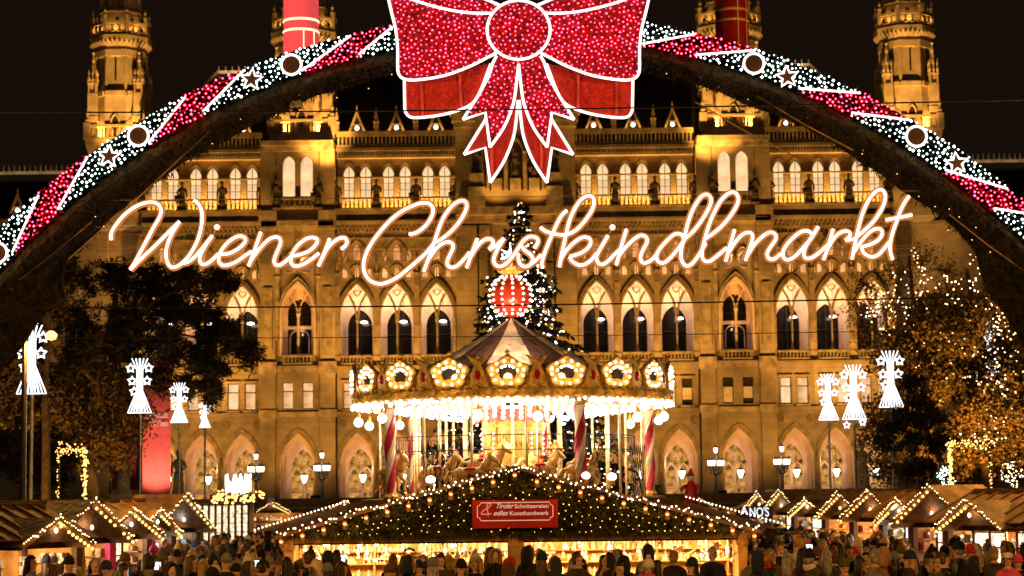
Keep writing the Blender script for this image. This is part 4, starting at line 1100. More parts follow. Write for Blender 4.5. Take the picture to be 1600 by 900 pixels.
# ceiling with dense bulbs
b = MB(); b.lathe([(KR-.05,kz(630)),(KR-.4,kz(634)),(1.1,kz(632)),(1.1,kz(626)),(KR-.3,kz(616))], (0,0,0), 48, cap=False); oc = b.build('ceiling', mat('cream_ceiling', (.8,.66,.48), rough=.5), car)
b = MB(); rn = random.Random(5)
for k in range(8):
    r = 5.6 - k*.5; n = int(r*10)
    for i in range(n):
        a = 2*PI*(i+.5*(k%2))/n; b.ball((r*math.sin(a), -r*math.cos(a), kz(637+k*2.6)), .075, nu=6, nv=4)
b.build('bulbs', BULB_PURE, oc, kind='stuff')
b = MB()
for k in range(24):
    a = 2*PI*k/24; b.bar((1.2*math.sin(a),-1.2*math.cos(a),kz(634)), (5.4*math.sin(a),-5.4*math.cos(a),kz(638)), .07, .12)
b.build('spokes', CREAM, oc, kind='stuff')
for i in range(6):
    a = 2*PI*i/6; lamp('POINT', 'carousel_light', (3.6*math.sin(a), -3.6*math.cos(a), kz(668)), 420, (1,.78,.48), car, .3)
# core drum with panels
zd = 2.7
b = MB(); b.lathe([(1.15,.4),(1.15,kz(640))], (0,0,0), 10); core = b.build('core_drum', mat('gilded_drum', (.60,.33,.07), rough=.45, scale=3, var=.35), car)
for i in range(10):
    a = R(18)+2*PI*i/10; r = 1.15*math.cos(PI/10)
    b = MB(); b.tube([(.17*math.cos(t),-.02,kz(688)+.3*math.sin(t)) for t in [k*PI/8 for k in range(16)]], .035, 5, closed=True, m=0); b.prism([(.15*math.cos(t),kz(688)+.27*math.sin(t)) for t in [k*PI/8 for k in range(16)]], -.02, .0, 1)
    b.box(-.3,.3,-.03,0,kz(716),kz(711),0); b.box(-.3,.3,-.03,0,kz(668),kz(664),0)
    for x in (-.32,.32): b.box(x-.03,x+.03,-.05,0,kz(740),kz(660),0)
    b.build('panel', [GOLD, MIRROR], core, (r*math.sin(a), -r*math.cos(a), 0), a)
    a2 = a + PI/10; b = MB()
    for k in range(8): b.ball((0,0,kz(678+k*8)), .045, nu=6, nv=4)
    b.build('bulbs', BULB_WARM, core, (1.2*math.sin(a2), -1.2*math.cos(a2), 0), 0, kind='stuff')
b = MB()
for i in range(20):
    a = 2*PI*i/20; b.prism([(-.22,kz(642)),(.22,kz(642)),(.22,kz(656)),(.0,kz(661)),(-.22,kz(656))], -.03, .03, 0)
    for q in range(len(b.v)-10, len(b.v)):
        x, y, z = b.v[q]; y -= 1.32; b.v[q] = (x*math.cos(a)-y*math.sin(a), x*math.sin(a)+y*math.cos(a), z)
b.build('valance', PINK, core)
lamp('SPOT', 'tent_light', (0,-5.2,kz(588)), 2600, (1,.72,.48), car, .15, aim=(0,-.2,kz(515)), cone=60)
for s in (-1,1): lamp('SPOT', 'tent_light', (s*2.6,-4.4,kz(588)), 500, (1,.7,.4), car, .15, aim=(s*.6,-.2,kz(520)), cone=70)
# decks
b = MB(); b.lathe([(5.7,zd-.35),(5.75,zd-.2),(5.7,zd)], (0,0,0), 48); b.build('upper_deck', mat('deck_boards', (.28,.16,.07), rough=.6), car)
b = MB(); b.lathe([(5.9,0),(5.9,.35),(5.8,.4)], (0,0,0), 48); b.build('lower_deck', WOOD_D, car)
# barber-striped twisted columns
for a in (26, 106, 166, 226, 306):
    a = R(a); b = MB(); n = 12; m_ = 40; r = .2; z0, z1 = zd, kz(634)
    for k in range(m_):
        for j in range(n):
            tw = 1.9
            def V(kk, jj): t = 2*PI*jj/n + tw*kk/m_*PI; rr = r*(1+.12*math.cos(2*PI*jj/n*3)); return (rr*math.cos(t), rr*math.sin(t), z0+(z1-z0)*kk/m_)
            b.quad(V(k,j),V(k,j+1),V(k+1,j+1),V(k+1,j), 0 if (j//3) % 2 else 1)
    b.lathe([(.26,-.1),(.3,.0),(.2,.12)], (0,0,z0+.1), 10, m=2); b.lathe([(.2,-.1),(.32,.1)], (0,0,z1-.1), 10, m=2)
    b.build('striped_column', [CREAM, mat('raspberry_satin', (.45,.02,.05), rough=.5), GOLD], car, (5.45*math.sin(a), -5.45*math.cos(a), 0))
    b = MB(); b.tube([(0,0,.4),(0,0,zd-.35)], .12, 8); b.build('post', GOLD, car, (5.45*math.sin(a), -5.45*math.cos(a), 0))
# poles
PB = mat('brass_pole', (.85,.62,.34), rough=.35, metal=.2)
b = MB(); b.tube([(0,0,zd),(0,0,kz(643))], .05, 8); me_p = b.mesh('pole', PB, True)
poles = []
for k, (r, n, ph) in enumerate(((5.0, 16, .1), (3.7, 12, .25), (2.5, 8, .0))):
    for i in range(n):
        a = ph + 2*PI*i/n; place('pole', me_p, car, (r*math.sin(a), -r*math.cos(a), 0)); poles.append((r, a))
# railing
b = MB(); rr = 4.6
for z in (kz(684), kz(706)): b.tube([(rr*math.sin(t),-rr*math.cos(t),z) for t in [i*PI/36 for i in range(72)]], .022, 5, closed=True)
b.build('railing', METAL_D, car)
b = MB()
for i in range(90): a = 2*PI*i/90; b.tube([(rr*math.sin(a),-rr*math.cos(a),kz(706)),(rr*math.sin(a),-rr*math.cos(a),kz(684))], .012, 4)
b.build('railing_bars', METAL_D, car, kind='stuff')
# lattice screens beside the core, with lamps on the deck rim
for px, py in ((680,749),(905,746),(945,748)):
    x = (px-800)*KD/F; y = -math.sqrt(max(.1, 5.6**2 - x*x)); b = MB(); b.ball((0,0,0), .17, nu=12, nv=8, sz=.8); b.lathe([(.12,-.3),(.1,-.1)], (0,0,0), 8, m=1)
    b.build('deck_lamp', [MATS['globe_glass'], GOLD], car, (x, y, kz(py)))
# galloping horses on the poles
def horse():
    b = MB()
    b.tube([(-.62,0,.05),(-.45,0,.08),(0,0,.02),(.4,0,.08),(.55,0,.16)], [.12,.24,.22,.25,.17], 10)
    b.tube([(.45,0,.15),(.62,0,.42),(.72,0,.62),(.78,0,.66)], [.2,.15,.12,.1], 9)
    b.tube([(.70,0,.66),(.9,0,.56),(1.04,0,.44)], [.12,.1,.06], 8)
    for s in (-1, 1):
        b.lathe([(.04,0),(.03,.08),(0,.14)], (.70,s*.06,.72), 5)
        b.tube([(.42,s*.12,-.08),(.66,s*.13,-.28),(.60,s*.13,-.52),(.70,s*.13,-.60)], [.1,.07,.05,.06], 7)
        b.tube([(-.5,s*.12,-.05),(-.62,s*.13,-.32),(-.86,s*.13,-.50),(-.98,s*.13,-.62)], [.13,.08,.05,.06], 7)
    b.tube([(-.62,0,.14),(-.82,0,.12),(-.95,0,-.12),(-.92,0,-.34)], [.06,.08,.09,.02], 7)
    b.tube([(.40,0,.34),(.58,0,.58),(.70,0,.74)], [.05,.07,.04], 6, m=1)
    b.lathe([(.0,.18),(.24,.2),(.26,.25),(.18,.3)], (0,0,0), 10, m=2, sx=1.1)
    b.tube([(0,-.24,.2),(0,-.27,-.1)], .03, 5, m=2); b.tube([(0,.24,.2),(0,.27,-.1)], .03, 5, m=2)
    return b.mesh('carousel_horse', [mat('gilt_horse_paint', (.66,.40,.12), rough=.4, var=.3, scale=5), GOLD, RED_P], True)
ME_HO = horse()
for i, (r, a, dz) in enumerate(((3.7, -.8, .9), (3.7, -.28, 1.15), (3.7, .25, .95), (3.7, .78, 1.1), (5.0, -1.08, .9), (5.0, -.3, .8), (5.0, .5, .85), (2.5, -.4, 1.3), (2.5, .4, 1.25))):
    place('carousel_horse', ME_HO, car, (r*math.sin(a), -r*math.cos(a), zd+dz), a + (0 if i % 2 else .15))
for s, a in ((-1, -.55), (1, .55), (1, 1.1), (-1, -1.1)):
    b = MB()
    for i in range(7): 
        b.tube([(-.7+i*.2,0,zd),(-.7+((i+2)%8)*.2,0,zd+1.9)], .015, 4); b.tube([(.7-i*.2,0,zd),(.7-((i+2)%8)*.2,0,zd+1.9)], .015, 4)
    b.build('lattice_screen', METAL_D, car, (5.1*math.sin(a), -5.1*math.cos(a), 0), a)

# ================================================================== CHRISTMAS TREE
TD = 138.0
q = P(812, 318, TD); TX, TZ = q.x, q.z
ct = thing('christmas_tree', 'tall dark fir Christmas tree with white fairy lights behind the carousel', 'Christmas tree', (TX, TD, 0))
b = MB(); b.tube([(0,0,0),(0,0,TZ*.5),(0,0,TZ-.3)], [.32,.2,.04], 8); b.build('trunk', BARK, ct)
b = MB(); rn = random.Random(21); H = TZ; tips = []
def ftree_r(z): return max(.15, (H - z) * .43)
for lv in range(34):
    z = H - .35 - (lv/33)**1.05 * (H - 3.0); r = ftree_r(z)*rn.uniform(.85,1.12); n = 7 + int(r*3.2)
    for i in range(n):
        a = rn.random()*2*PI; rr = r*rn.uniform(.75,1.1)
        p0 = Vector((0,0,z)); p1 = Vector((rr*math.cos(a), rr*math.sin(a), z - rr*.32)); p2 = p1 + Vector((.25*math.cos(a),.25*math.sin(a),.12)); tips.append((p1, rr))
        b.tube([p0, p1.lerp(p0,.35)+Vector((0,0,.1)), p2], [.06,.04,.015], 4, m=0)
        for k in range(int(8 + rr*9)):
            t = rn.uniform(.25, 1.0); c_ = p0.lerp(p2, t); d = (p1-p0).normalized()*.6 + Vector((rn.gauss(0,.7),rn.gauss(0,.7),rn.gauss(-.15,.45)))
            b.leaf(c_, d, (rn.gauss(0,1),rn.gauss(0,1),rn.gauss(0,1)), rn.uniform(.3,.7), .12, 1)
b.build('crown', [BARK, mat('christmas_fir_needles', (.05,.045,.018), rough=.8, var=.5, scale=1.5)], ct)
b = MB(); b2 = MB()
for p, rr in tips:
    for k in range(3 if rr > 1 else 2):
        if rn.random() < 1:
            c_ = Vector((p.x*rn.uniform(.6,1.03), p.y*rn.uniform(.6,1.03), p.z + rn.uniform(-.1,.45)))
            (b if rn.random() < .72 else b2).ball(c_, rn.uniform(.035,.075), nu=6, nv=4)
b.build('white_fairy_lights', BULB_PURE, ct, kind='stuff'); b2.build('amber_fairy_lights', BULB_GOLD, ct, kind='stuff')
b = MB(); b.ball((0,0,H-.15), .12); b.build('top_lamp', BULB_WARM, ct)

# ================================================================== PARK TREES
def limb_tree(name, label, D, px, trunk_r, limbs, leafmat, clumps, leaf_n, leaf_l, leaf_w, needle=False, seed=0, lean=(0,0), z0=0.0):
    """trunk and limbs given as photo traces at distance D; clumps = (px, py, radius_m, depth offset)"""
    base = P(px, 800, D); rn = random.Random(seed)
    t = thing(name, label, 'tree', (base.x, D, 0))
    L = lambda x, y, dy=0.0: Vector((P(x, y, D).x - base.x, dy, P(x, y, D).z))
    b = MB()
    for ln in limbs:
        pts = [L(x, y, dy) for x, y, dy in ln[1]]
        if ln[0] >= trunk_r*.9: pts = [Vector((pts[0].x - lean[0], 0, 0))] + pts
        pts = smooth_path(pts, 3); k = len(pts); b.tube(pts, [max(.025, ln[0]*(1-.75*i/(k-1))) for i in range(k)], 8)
    b.build('trunk', BARK, t)
    b = MB(); cs = []
    for (cx, cy, r, dy) in clumps:
        c_ = L(cx, cy, dy); cs.append((c_, r))
        for s in range(int(8 + r*7)):
            d = Vector((rn.gauss(0,1),rn.gauss(0,1),rn.gauss(0,.75))).normalized()*r*rn.random()**.5
            b.tube([c_, c_ + d*.6, c_ + d], [.03,.02,.008], 4, m=0)
            tip = c_ + d
            for k in range(leaf_n):
                if needle:
                    e = Vector((rn.gauss(0,1),rn.gauss(0,1),rn.gauss(.25,.8))).normalized()
                    b.leaf(tip + d.normalized()*rn.uniform(-.45,.1), e, (rn.gauss(0,1),rn.gauss(0,1),rn.gauss(0,1)), leaf_l*rn.uniform(.6,1.2), leaf_w, 1)
                else:
                    e = Vector((rn.gauss(0,.32),rn.gauss(0,.32),rn.gauss(0,.28)))
                    b.leaf(tip + e, (rn.gauss(0,1),rn.gauss(0,1),rn.gauss(0,1)), (rn.gauss(0,1),rn.gauss(0,1),rn.gauss(0,1)), leaf_l*rn.uniform(.6,1.3), leaf_w*rn.uniform(.7,1.2), 1)
    b.build('crown', [BARK, leafmat], t)
    return t, L, cs
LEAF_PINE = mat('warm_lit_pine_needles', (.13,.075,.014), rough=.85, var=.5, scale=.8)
# the big pine on the left
rn = random.Random(3)
cl = []
for (x, y, r) in ((120,440,1.0),(175,425,1.1),(235,430,1.1),(290,440,1.0),(335,430,.8),(70,470,1.0),(120,490,1.2),(190,480,1.3),(250,475,1.2),(300,495,1.2),(340,520,1.0),(360,545,.8),(205,530,1.3),(260,530,1.3),(310,555,1.1),(150,540,1.2),(350,580,.6),(330,605,.55),(300,600,.9),(250,590,1.0),(150,600,1.1),(200,600,1.0),(110,560,1.1)):
    cl.append((x, y, r*1.0, rn.uniform(-1.6,1.6)))
    cl.append((x+rn.uniform(-22,22), y+rn.uniform(-16,22), r*.95, rn.uniform(-2.4,2.4)))
    cl.append((x+rn.uniform(-26,22), y+rn.uniform(-10,30), r*.9, rn.uniform(-2.4,2.4)))
pine, PL, _ = limb_tree('pine_tree', 'big dark pine with spreading needle boughs left of the facade', 92, 135, .3,
    [(.32, [(140,760,0),(150,690,0),(152,620,0),(165,540,0),(180,470,0),(185,425,0)]), (.14, [(152,620,0),(185,560,.5),(250,520,.8),(330,530,.9)]), (.13, [(160,560,0),(220,490,-.5),(290,450,-.6),(335,430,-.6)]),
     (.12, [(165,540,0),(120,490,.5),(70,465,.6)]), (.1, [(152,640,0),(200,610,-.7),(300,600,-.8),(345,590,-.8)]), (.1, [(152,600,0),(120,570,-.4),(90,560,-.5)])], FIR_D, cl, 46, .40, .032, True, 31)
# warm-lit tree behind the star lamps
cl = [(x, y, r, rn.uniform(-1,1)) for (x, y, r) in ((20,600,1.3),(60,640,1.2),(20,660,1.2),(100,600,1.2),(95,660,1.1),(150,640,1.1),(190,660,1.1),(60,590,1.0),(135,690,1.0),(175,700,.9),(10,560,1.1),(200,620,.9))]
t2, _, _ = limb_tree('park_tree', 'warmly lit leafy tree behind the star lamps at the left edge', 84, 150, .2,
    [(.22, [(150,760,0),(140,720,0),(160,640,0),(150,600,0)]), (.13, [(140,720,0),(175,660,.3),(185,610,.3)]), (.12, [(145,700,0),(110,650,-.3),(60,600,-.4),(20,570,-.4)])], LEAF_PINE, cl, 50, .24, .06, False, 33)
# dark conifer bushes low on the left
cl = [(x, y, r, rn.uniform(-1,1)) for (x, y, r) in ((20,690,1.2),(60,700,1.2),(15,730,1.2),(60,735,1.1),(95,705,.9),(100,745,.8))]
limb_tree('yew_tree', 'black-green low conifer at the left edge above the hut roofs', 70, 50, .12, [(.14, [(50,760,0),(50,730,0),(45,690,0)]), (.07, [(50,730,0),(90,705,.2)])], FIR_D, cl, 40, .36, .045, True, 35)
# trunk with lamp light on it at the far left
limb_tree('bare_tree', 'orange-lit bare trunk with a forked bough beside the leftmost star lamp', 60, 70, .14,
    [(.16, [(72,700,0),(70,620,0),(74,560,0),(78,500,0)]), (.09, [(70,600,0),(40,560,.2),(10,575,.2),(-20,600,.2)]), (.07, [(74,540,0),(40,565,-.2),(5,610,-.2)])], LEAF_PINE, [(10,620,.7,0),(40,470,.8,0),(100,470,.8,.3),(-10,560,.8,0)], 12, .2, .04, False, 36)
# golden tree on the right with fairy lights
cl = []
for _ in range(64):
    x = rn.uniform(1375,1640); y = rn.uniform(420,735); e = (x-1375)/225
    if y < 520 - 90*e: continue
    cl.append((x, y, rn.uniform(.8,1.35), rn.uniform(-2.2,2.2)))
gt, GL_, gcs = limb_tree('golden_tree', 'golden-brown autumn tree strung with warm fairy lights at the right', 88, 1545, .3,
    [(.34, [(1545,760,0),(1540,700,0),(1540,640,0),(1530,560,0),(1520,480,0),(1510,420,0)]), (.16, [(1540,640,0),(1480,560,.5),(1420,500,.6)]), (.16, [(1540,620,0),(1590,540,-.4),(1620,470,-.4)]), (.12, [(1535,600,0),(1470,600,-.8),(1400,590,-.9)]), (.12,[(1540,660,0),(1580,620,.5),(1630,600,.5)])],
    LEAF_G, cl, 62, .20, .065, False, 41)
# bare crown with lights further left
cl = [(x, y, r*.9, rn.uniform(-1.5,1.5)) for (x, y, r) in ((1360,440,1),(1400,430,1.1),(1440,410,1.1),(1480,420,1.1),(1385,480,1),(1420,520,1),(1360,510,.8),(1340,480,.7),(1380,545,.8),(1500,460,1),(1460,470,1))]
bt, BL_, bcs = limb_tree('lime_tree', 'thin-leaved tree wound with twinkling lights in front of the right windows', 104, 1440, .22,
    [(.24, [(1440,770,0),(1440,690,0),(1436,610,0),(1430,540,0),(1425,450,0),(1420,400,0)]), (.1, [(1435,600,0),(1390,540,.4),(1345,480,.5)]), (.1, [(1430,560,0),(1470,480,-.4),(1510,430,-.4)]), (.08,[(1430,540,0),(1395,470,0),(1370,430,0)])],
    LEAF_G, cl, 22, .18, .05, False, 43)
# dark yew in front of them
cl = [(x, y, r, rn.uniform(-.8,.8)) for (x, y, r) in ((1420,600,.45),(1435,630,.6),(1410,655,.7),(1440,660,.7),(1465,690,.7),(1390,670,.55),(1385,690,.5),(1420,690,.8),(1450,725,.8),(1415,735,.7),(1460,655,.5))]
limb_tree('dark_conifer', 'black leaning conifer in front of the golden tree', 76, 1480, .16, [(.18, [(1490,770,0),(1475,730,0),(1455,690,0),(1435,640,0),(1420,600,0)]), (.08, [(1455,690,0),(1410,670,.3),(1385,660,.3)]), (.08, [(1440,650,0),(1470,620,-.3)])], FIR_D, cl, 60, .34, .03, True, 45)

# fairy-light strings wound through the right-hand trees
def light_string(tree, L, pts, n, m, seed, rmin=.016, rmax=.042, jit=.35):
    rn = random.Random(seed); path = smooth_path([L(x, y, dy) for x, y, dy in pts], 8); b = MB()
    for _ in range(n):
        c_ = path[rn.randrange(len(path))]; b.ball(c_ + Vector((rn.gauss(0,jit),rn.gauss(0,jit),rn.gauss(0,jit))), rn.uniform(rmin,rmax), nu=5, nv=4)
    b.build('fairy_lights', m, tree, kind='stuff')
light_string(bt, BL_, [(1418,395,-1.4),(1430,420,-1.6),(1436,445,-1.6)], 18, ROPE, 1, jit=.13)
light_string(bt, BL_, [(1340,500,-1.5),(1365,480,-1.5),(1395,495,-1.6),(1430,520,-1.6)], 33, BULB_WARM, 2, jit=.2)
light_string(bt, BL_, [(1340,485,-1.5),(1375,465,-1.5),(1400,475,-1.5),(1420,500,-1.5)], 25, ROPE, 3, jit=.2)
light_string(bt, BL_, [(1355,500,-1.5),(1375,525,-1.5),(1395,515,-1.5)], 18, ROPE, 4, jit=.16)
light_string(gt, GL_, [(1450,440,-2.4),(1490,452,-2.4),(1530,455,-2.4),(1560,480,-2.4),(1570,500,-2.4)], 44, BULB_WARM, 5, jit=.2)
light_string(gt, GL_, [(1494,410,-2.4),(1520,425,-2.4),(1550,450,-2.4)], 18, ROPE, 6, jit=.12)
light_string(gt, GL_, [(1500,480,-2.4),(1540,490,-2.4),(1575,540,-2.4),(1595,580,-2.4)], 38, ROPE, 7, jit=.3)
light_string(gt, GL_, [(1455,530,-2.4),(1490,545,-2.4),(1515,570,-2.4)], 18, ROPE, 8, jit=.15)
light_string(gt, GL_, [(1505,690,-2.4),(1540,685,-2.4),(1530,650,-2.4)], 22, BULB_WARM, 9, jit=.3)
light_string(gt, GL_, [(1400,560,-2),(1500,640,-2.4),(1590,560,-2.4),(1585,720,-2.4),(1520,600,-2.4)], 49, BULB_GOLD, 10, .02, .04, jit=.8)
light_string(gt, GL_, [(1380,440,-2),(1420,470,-2.4),(1470,480,-2.4),(1520,520,-2.4),(1560,560,-2.4)], 33, ROPE, 11, jit=.3)
light_string(gt, GL_, [(1430,560,-2),(1470,590,-2.4),(1520,600,-2.4),(1570,640,-2.4)], 27, ROPE, 12, jit=.3)
light_string(gt, GL_, [(1535,500,-2.4),(1540,560,-2.4),(1546,620,-2.4)], 33, BULB_WARM, 13, jit=.16)
# warm up-lights at the foot of the trees (lamps stand between the huts)
for x, D, pw, aim, lb in ((1560,80,15000,(1540,560),'small uplight at the foot of the golden tree'), (60,78,3200,(90,600),'small uplight below the lit tree at the left edge'), (1420,98,5000,(1430,480),'small uplight at the foot of the thin-leaved tree'), (170,88,2600,(220,520),'small uplight at the foot of the big pine'), (30,56,1500,(70,560),'small uplight below the bare trunk')):
    p = P(x, 770, D); fl = thing('tree_uplight', lb, 'uplight', (p.x, D, 0)); b = MB(); b.box(-.15,.15,-.12,.12,0,.3); b.build('housing', METAL_D, fl); b = MB(); b.lathe([(.12,0),(.1,.04)], (0,0,.3), 10); b.build('lens', LAMP_W, fl)
    a = P(*aim, D+4); lamp('SPOT', 'uplight_beam', (0,0,.45), pw, SODIUM, fl, .1, aim=(a.x-p.x, 5, a.z), cone=80)

# ================================================================== CARVING STALL (middle)
MD = 41.0
a = P(445, 845, MD); c_ = P(1166, 838, MD); MX0, MX1 = a.x, c_.x; MXC = (MX0 + MX1)/2
def mz(py, px=805): return P(px, py, MD).z
st = thing('market_stall', 'wide wooden stall with fir-covered gable, red sign and carved goods in the middle', 'market stall', (MXC, MD, 0))
HW = (MX1 - MX0)/2
zE = mz(829); zR = mz(729); zO = mz(846)                     # eave, ridge, top of the opening
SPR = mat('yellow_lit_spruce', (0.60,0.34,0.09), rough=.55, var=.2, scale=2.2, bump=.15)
STALL_D = 2.6
b = MB(); b.box(-HW,HW,STALL_D-.08,STALL_D,0,zE); b.build('back_wall', SPR, st)
for s in (-1, 1):
    b = MB(); b.box(s*HW-.04,s*HW+.04,.1,STALL_D-.08,0,zE); b.build('side_wall', WOOD, st)
    b = MB(); b.box(s*(HW-.09)-.09,s*(HW-.09)+.09,-.1,.1,0,zE-.02); b.box(s*(HW-.09)-.12,s*(HW-.09)+.12,-.13,.13,zO-.12,zO-.02); b.build('post', SPR, st)
b = MB(); b.box(-.14,.14,-.12,.1,0,zE-.02); b.box(-.17,.17,-.15,.1,zO-.1,zO); b.box(-.17,-.13,-.14,-.1,.9,zO-.1); b.box(.13,.17,-.14,-.1,.9,zO-.1); b.build('post', SPR, st)
b = MB(); b.box(-HW,HW,-.06,.06,zO,zE); b.build('fascia_board', SPR, st)
b = MB(); b.box(-HW,HW,-.09,.0,zO-.02,zO+.015); b.build('shutter_rail', METAL_D, st)
b = MB(); b.box(-HW,HW,-.3,.5,.92,.98); b.box(-HW+.2,HW-.2,-.02,.03,0,.92); b.build('counter', SPR, st)
b = MB(); b.box(-HW,HW,.1,STALL_D,zE-.05,zE); b.build('ceiling', SPR, st)
for z in (1.12, 1.42, 1.68):
    b = MB(); b.box(-HW+.1,HW-.1,STALL_D-.4,STALL_D-.09,z,z+.025); b.build('shelf', WOOD, st)
for k in range(7):
    b = MB(); x = -HW+.15+k*(2*HW-.3)/6; b.box(x-.02,x+.02,STALL_D-.38,STALL_D-.1,.9,zE-.1); b.build('shelf_upright', WOOD, st)
for k in range(4):
    x = -HW + (k+.5)*HW/2; lamp('AREA', 'stall_light', (x, .9, zE-.12), 190, (1,.62,.25), st, aim=(x, 1.5, 0), size=(1.8,.5))
# gable roof in front, hipped roof behind
OV = P(432, 836, MD).x - MXC; OVR = P(1186, 832, MD).x - MXC
b = MB()
for s, xe in ((-1, OV), (1, OVR)):
    b.add([(0,-.45,zR+.02),(xe,-.45,zE-.04),(xe,3.2,zE-.04),(0,3.2,zR+.02),(0,-.45,zR-.06),(xe,-.45,zE-.12),(xe,3.2,zE-.12),(0,3.2,zR-.06)], [(0,1,2,3),(4,7,6,5),(0,4,5,1),(1,5,6,2)])
b.build('gable_roof', WOOD_D, st)
hl = P(398, 830, 43); hr = P(1222, 826, 43); rl = P(560, 783, 44.5); rr_ = P(1050, 777, 44.5)
b = MB(); q0 = MD
V = [(hl.x-MXC,2.0,hl.z),(hr.x-MXC,2.0,hr.z),(hr.x-MXC,5.5,hr.z),(hl.x-MXC,5.5,hl.z),(rl.x-MXC,3.6,rl.z),(rr_.x-MXC,3.6,rr_.z)]
b.add(V, [(0,1,5,4),(1,2,5),(2,3,4,5),(3,0,4),(0,3,2,1)]); b.build('hip_roof', WOOD_D, st)
for s, hx in ((-1, hl.x-MXC), (1, hr.x-MXC)):
    b = MB(); b.box(hx+.25*-s-.07,hx+.25*-s+.07,2.2,2.34,0,hl.z+.05); b.build('rear_post', WOOD_D, st)
# pediment, garland, lights
b = MB(); b.prism([(OV+.2,zE),(OVR-.2,zE),(0,zR-.04)], -.2, -.05); b.build('pediment', WOOD_D, st)
ped = [(OV+.05,zE-.05),(OVR-.05,zE-.05),(0,zR+.02)]
rn = random.Random(8); b = MB()
for _ in range(9000):
    while True:
        q = (rn.uniform(OV, OVR), rn.uniform(zE-.1, zR))
        if inside(q, ped): break
    d = Vector((rn.gauss(0,1), -abs(rn.gauss(0,.7)), rn.gauss(-.25,.9)))
    b.leaf((q[0], -.22-.1*rn.random(), q[1]), d, (rn.gauss(0,1),rn.gauss(0,1),rn.gauss(0,1)), rn.uniform(.08,.2), .017)
for _ in range(2600):          # fringe hanging over the fascia
    x = rn.uniform(OV+.1, OVR-.1); ln = .5+.5*noise.noise(Vector((x*2.3, 0, 0)))
    if rn.random() > ln + .25: continue
    b.leaf((x, -.25-.06*rn.random(), zE+.03), (rn.gauss(0,.5), rn.gauss(0,.15), -1), (rn.gauss(0,1),1,0), rn.uniform(.06,.24)*(.5+ln), .012)
b.build('fir_garland', FIR, st, kind='stuff')
b = MB(); b2 = MB()
for s, xe in ((-1, OV), (1, OVR)):
    for i in range(75):
        t = i/75 + rn.uniform(-.006,.006); b.dot((xe*t, -.5-.05*rn.random(), zR+(zE-zR)*t - .02 + rn.uniform(-.07,.06)), rn.uniform(.014,.024))
    for i in range(26):
        t = i/26; b.dot(((hl.x-MXC if s < 0 else hr.x-MXC)*(1-.35*t), 2.0+1.4*t, hl.z + (rl.z-hl.z)*t + .03), .02)
for x, z in scatter(ped, .115, rnd=rn):
    if rn.random() < .8: b2.dot((x, -.36, z), rn.uniform(.008,.017))
b.build('rope_lights', BULB_WARM, st, kind='stuff'); b2.build('garland_lights', BULB_GOLD, st, kind='stuff')
BAUB = emat('glowing_orange_bauble', (1.0,.30,.07), 3.4); BAUB_C = mat('red_straw_wrap', (.35,.05,.015), rough=.7)
bm = MB(); bm.ball((0,0,0), .042, 0, nu=10, nv=7); bm.lathe([(.05,.0),(.045,.04),(.015,.06)], (0,.01,0), 10, m=1); bm.lathe([(.03,-.02),(.07,-.08),(.05,-.13)], (0,.06,0), 9, m=2, cap=False)
me_b = bm.mesh('lantern_bauble', [BAUB, BAUB_C, mat('straw_skirt', (.10,.07,.02), rough=.9)], True)
for s, xe in ((-1, OV), (1, OVR)):
    for i in range(11):
        t = .09 + i*.088; place('lantern_bauble', me_b, st, (xe*t, -.45, zR+(zE-zR)*t-.19)); lamp('POINT', 'bauble_light', (xe*t, -.62, zR+(zE-zR)*t-.22), 3.2, (1,.42,.12), st, .05)
place('lantern_bauble', me_b, st, (0, -.45, zR-.17))
# the red sign
sa = P(738, 782, MD-.5); sb = P(872, 824, MD-.5)
sg = MB(); sw = (sb.x-sa.x)/2; sx = (sa.x+sb.x)/2-MXC; sz0, sz1 = sb.z, sa.z; sg.box(sx-sw, sx+sw, -.52, -.46, sz0, sz1)
so = sg.build('sign_board', RED_P, st)
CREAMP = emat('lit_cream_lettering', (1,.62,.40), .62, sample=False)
bx0, bx1, bz0, bz1 = sx-sw+.10, sx+sw-.10, sz0+.15, sz1-.05
b = MB(); b.tube([(x,-.525,z) for x, z in ((bx0+.07,bz0),(bx1-.07,bz0),(bx1-.05,bz0+.05),(bx1,bz0+.07),(bx1,bz1-.07),(bx1-.05,bz1-.05),(bx1-.07,bz1),(bx0+.07,bz1),(bx0+.05,bz1-.05),(bx0,bz1-.07),(bx0,bz0+.07),(bx0+.05,bz0+.05))], .009, 5, closed=True); b.build('border', CREAMP, so)
def text_mesh(txt, size, m, shear=0.0, extrude=.006, spacing=1.0):
    cu = bpy.data.curves.new('lettering', 'FONT'); cu.body = txt; cu.size = size; cu.shear = shear; cu.extrude = extrude; cu.align_x = 'LEFT'; cu.space_character = spacing; cu.offset = size*.012
    ob = bpy.data.objects.new('lettering', cu); C.objects.link(ob); bpy.context.view_layer.update()
    me = bpy.data.meshes.new_from_object(ob.evaluated_get(bpy.context.evaluated_depsgraph_get())); bpy.data.objects.remove(ob); bpy.data.curves.remove(cu)
    me.materials.clear(); me.materials.append(m); me.name = 'lettering'
    w_ = max(v.co.x for v in me.vertices) - min(v.co.x for v in me.vertices) if len(me.vertices) else 0
    return me, w_
def put_text(txt, size, m, parent, x0, x1, y, z, shear=0.0, spacing=1.0):
    me, w_ = text_mesh(txt, size, m, shear, spacing=spacing); o = place('lettering', me, parent, (x0, y, z)); o.rotation_euler = (PI/2, 0, 0); o.scale = ((x1-x0)/max(w_, 1e-3), 1, 1); return o
def sgx(px): return P(px, 800, MD-.55).x - MXC
def sgz(py): return P(805, py, MD-.55).z
put_text('Tiroler', .14, CREAMP, so, sgx(774), sgx(801), -.53, sgz(794), .45); put_text('Schnitzereien', .115, CREAMP, so, sgx(804), sgx(857), -.53, sgz(794))
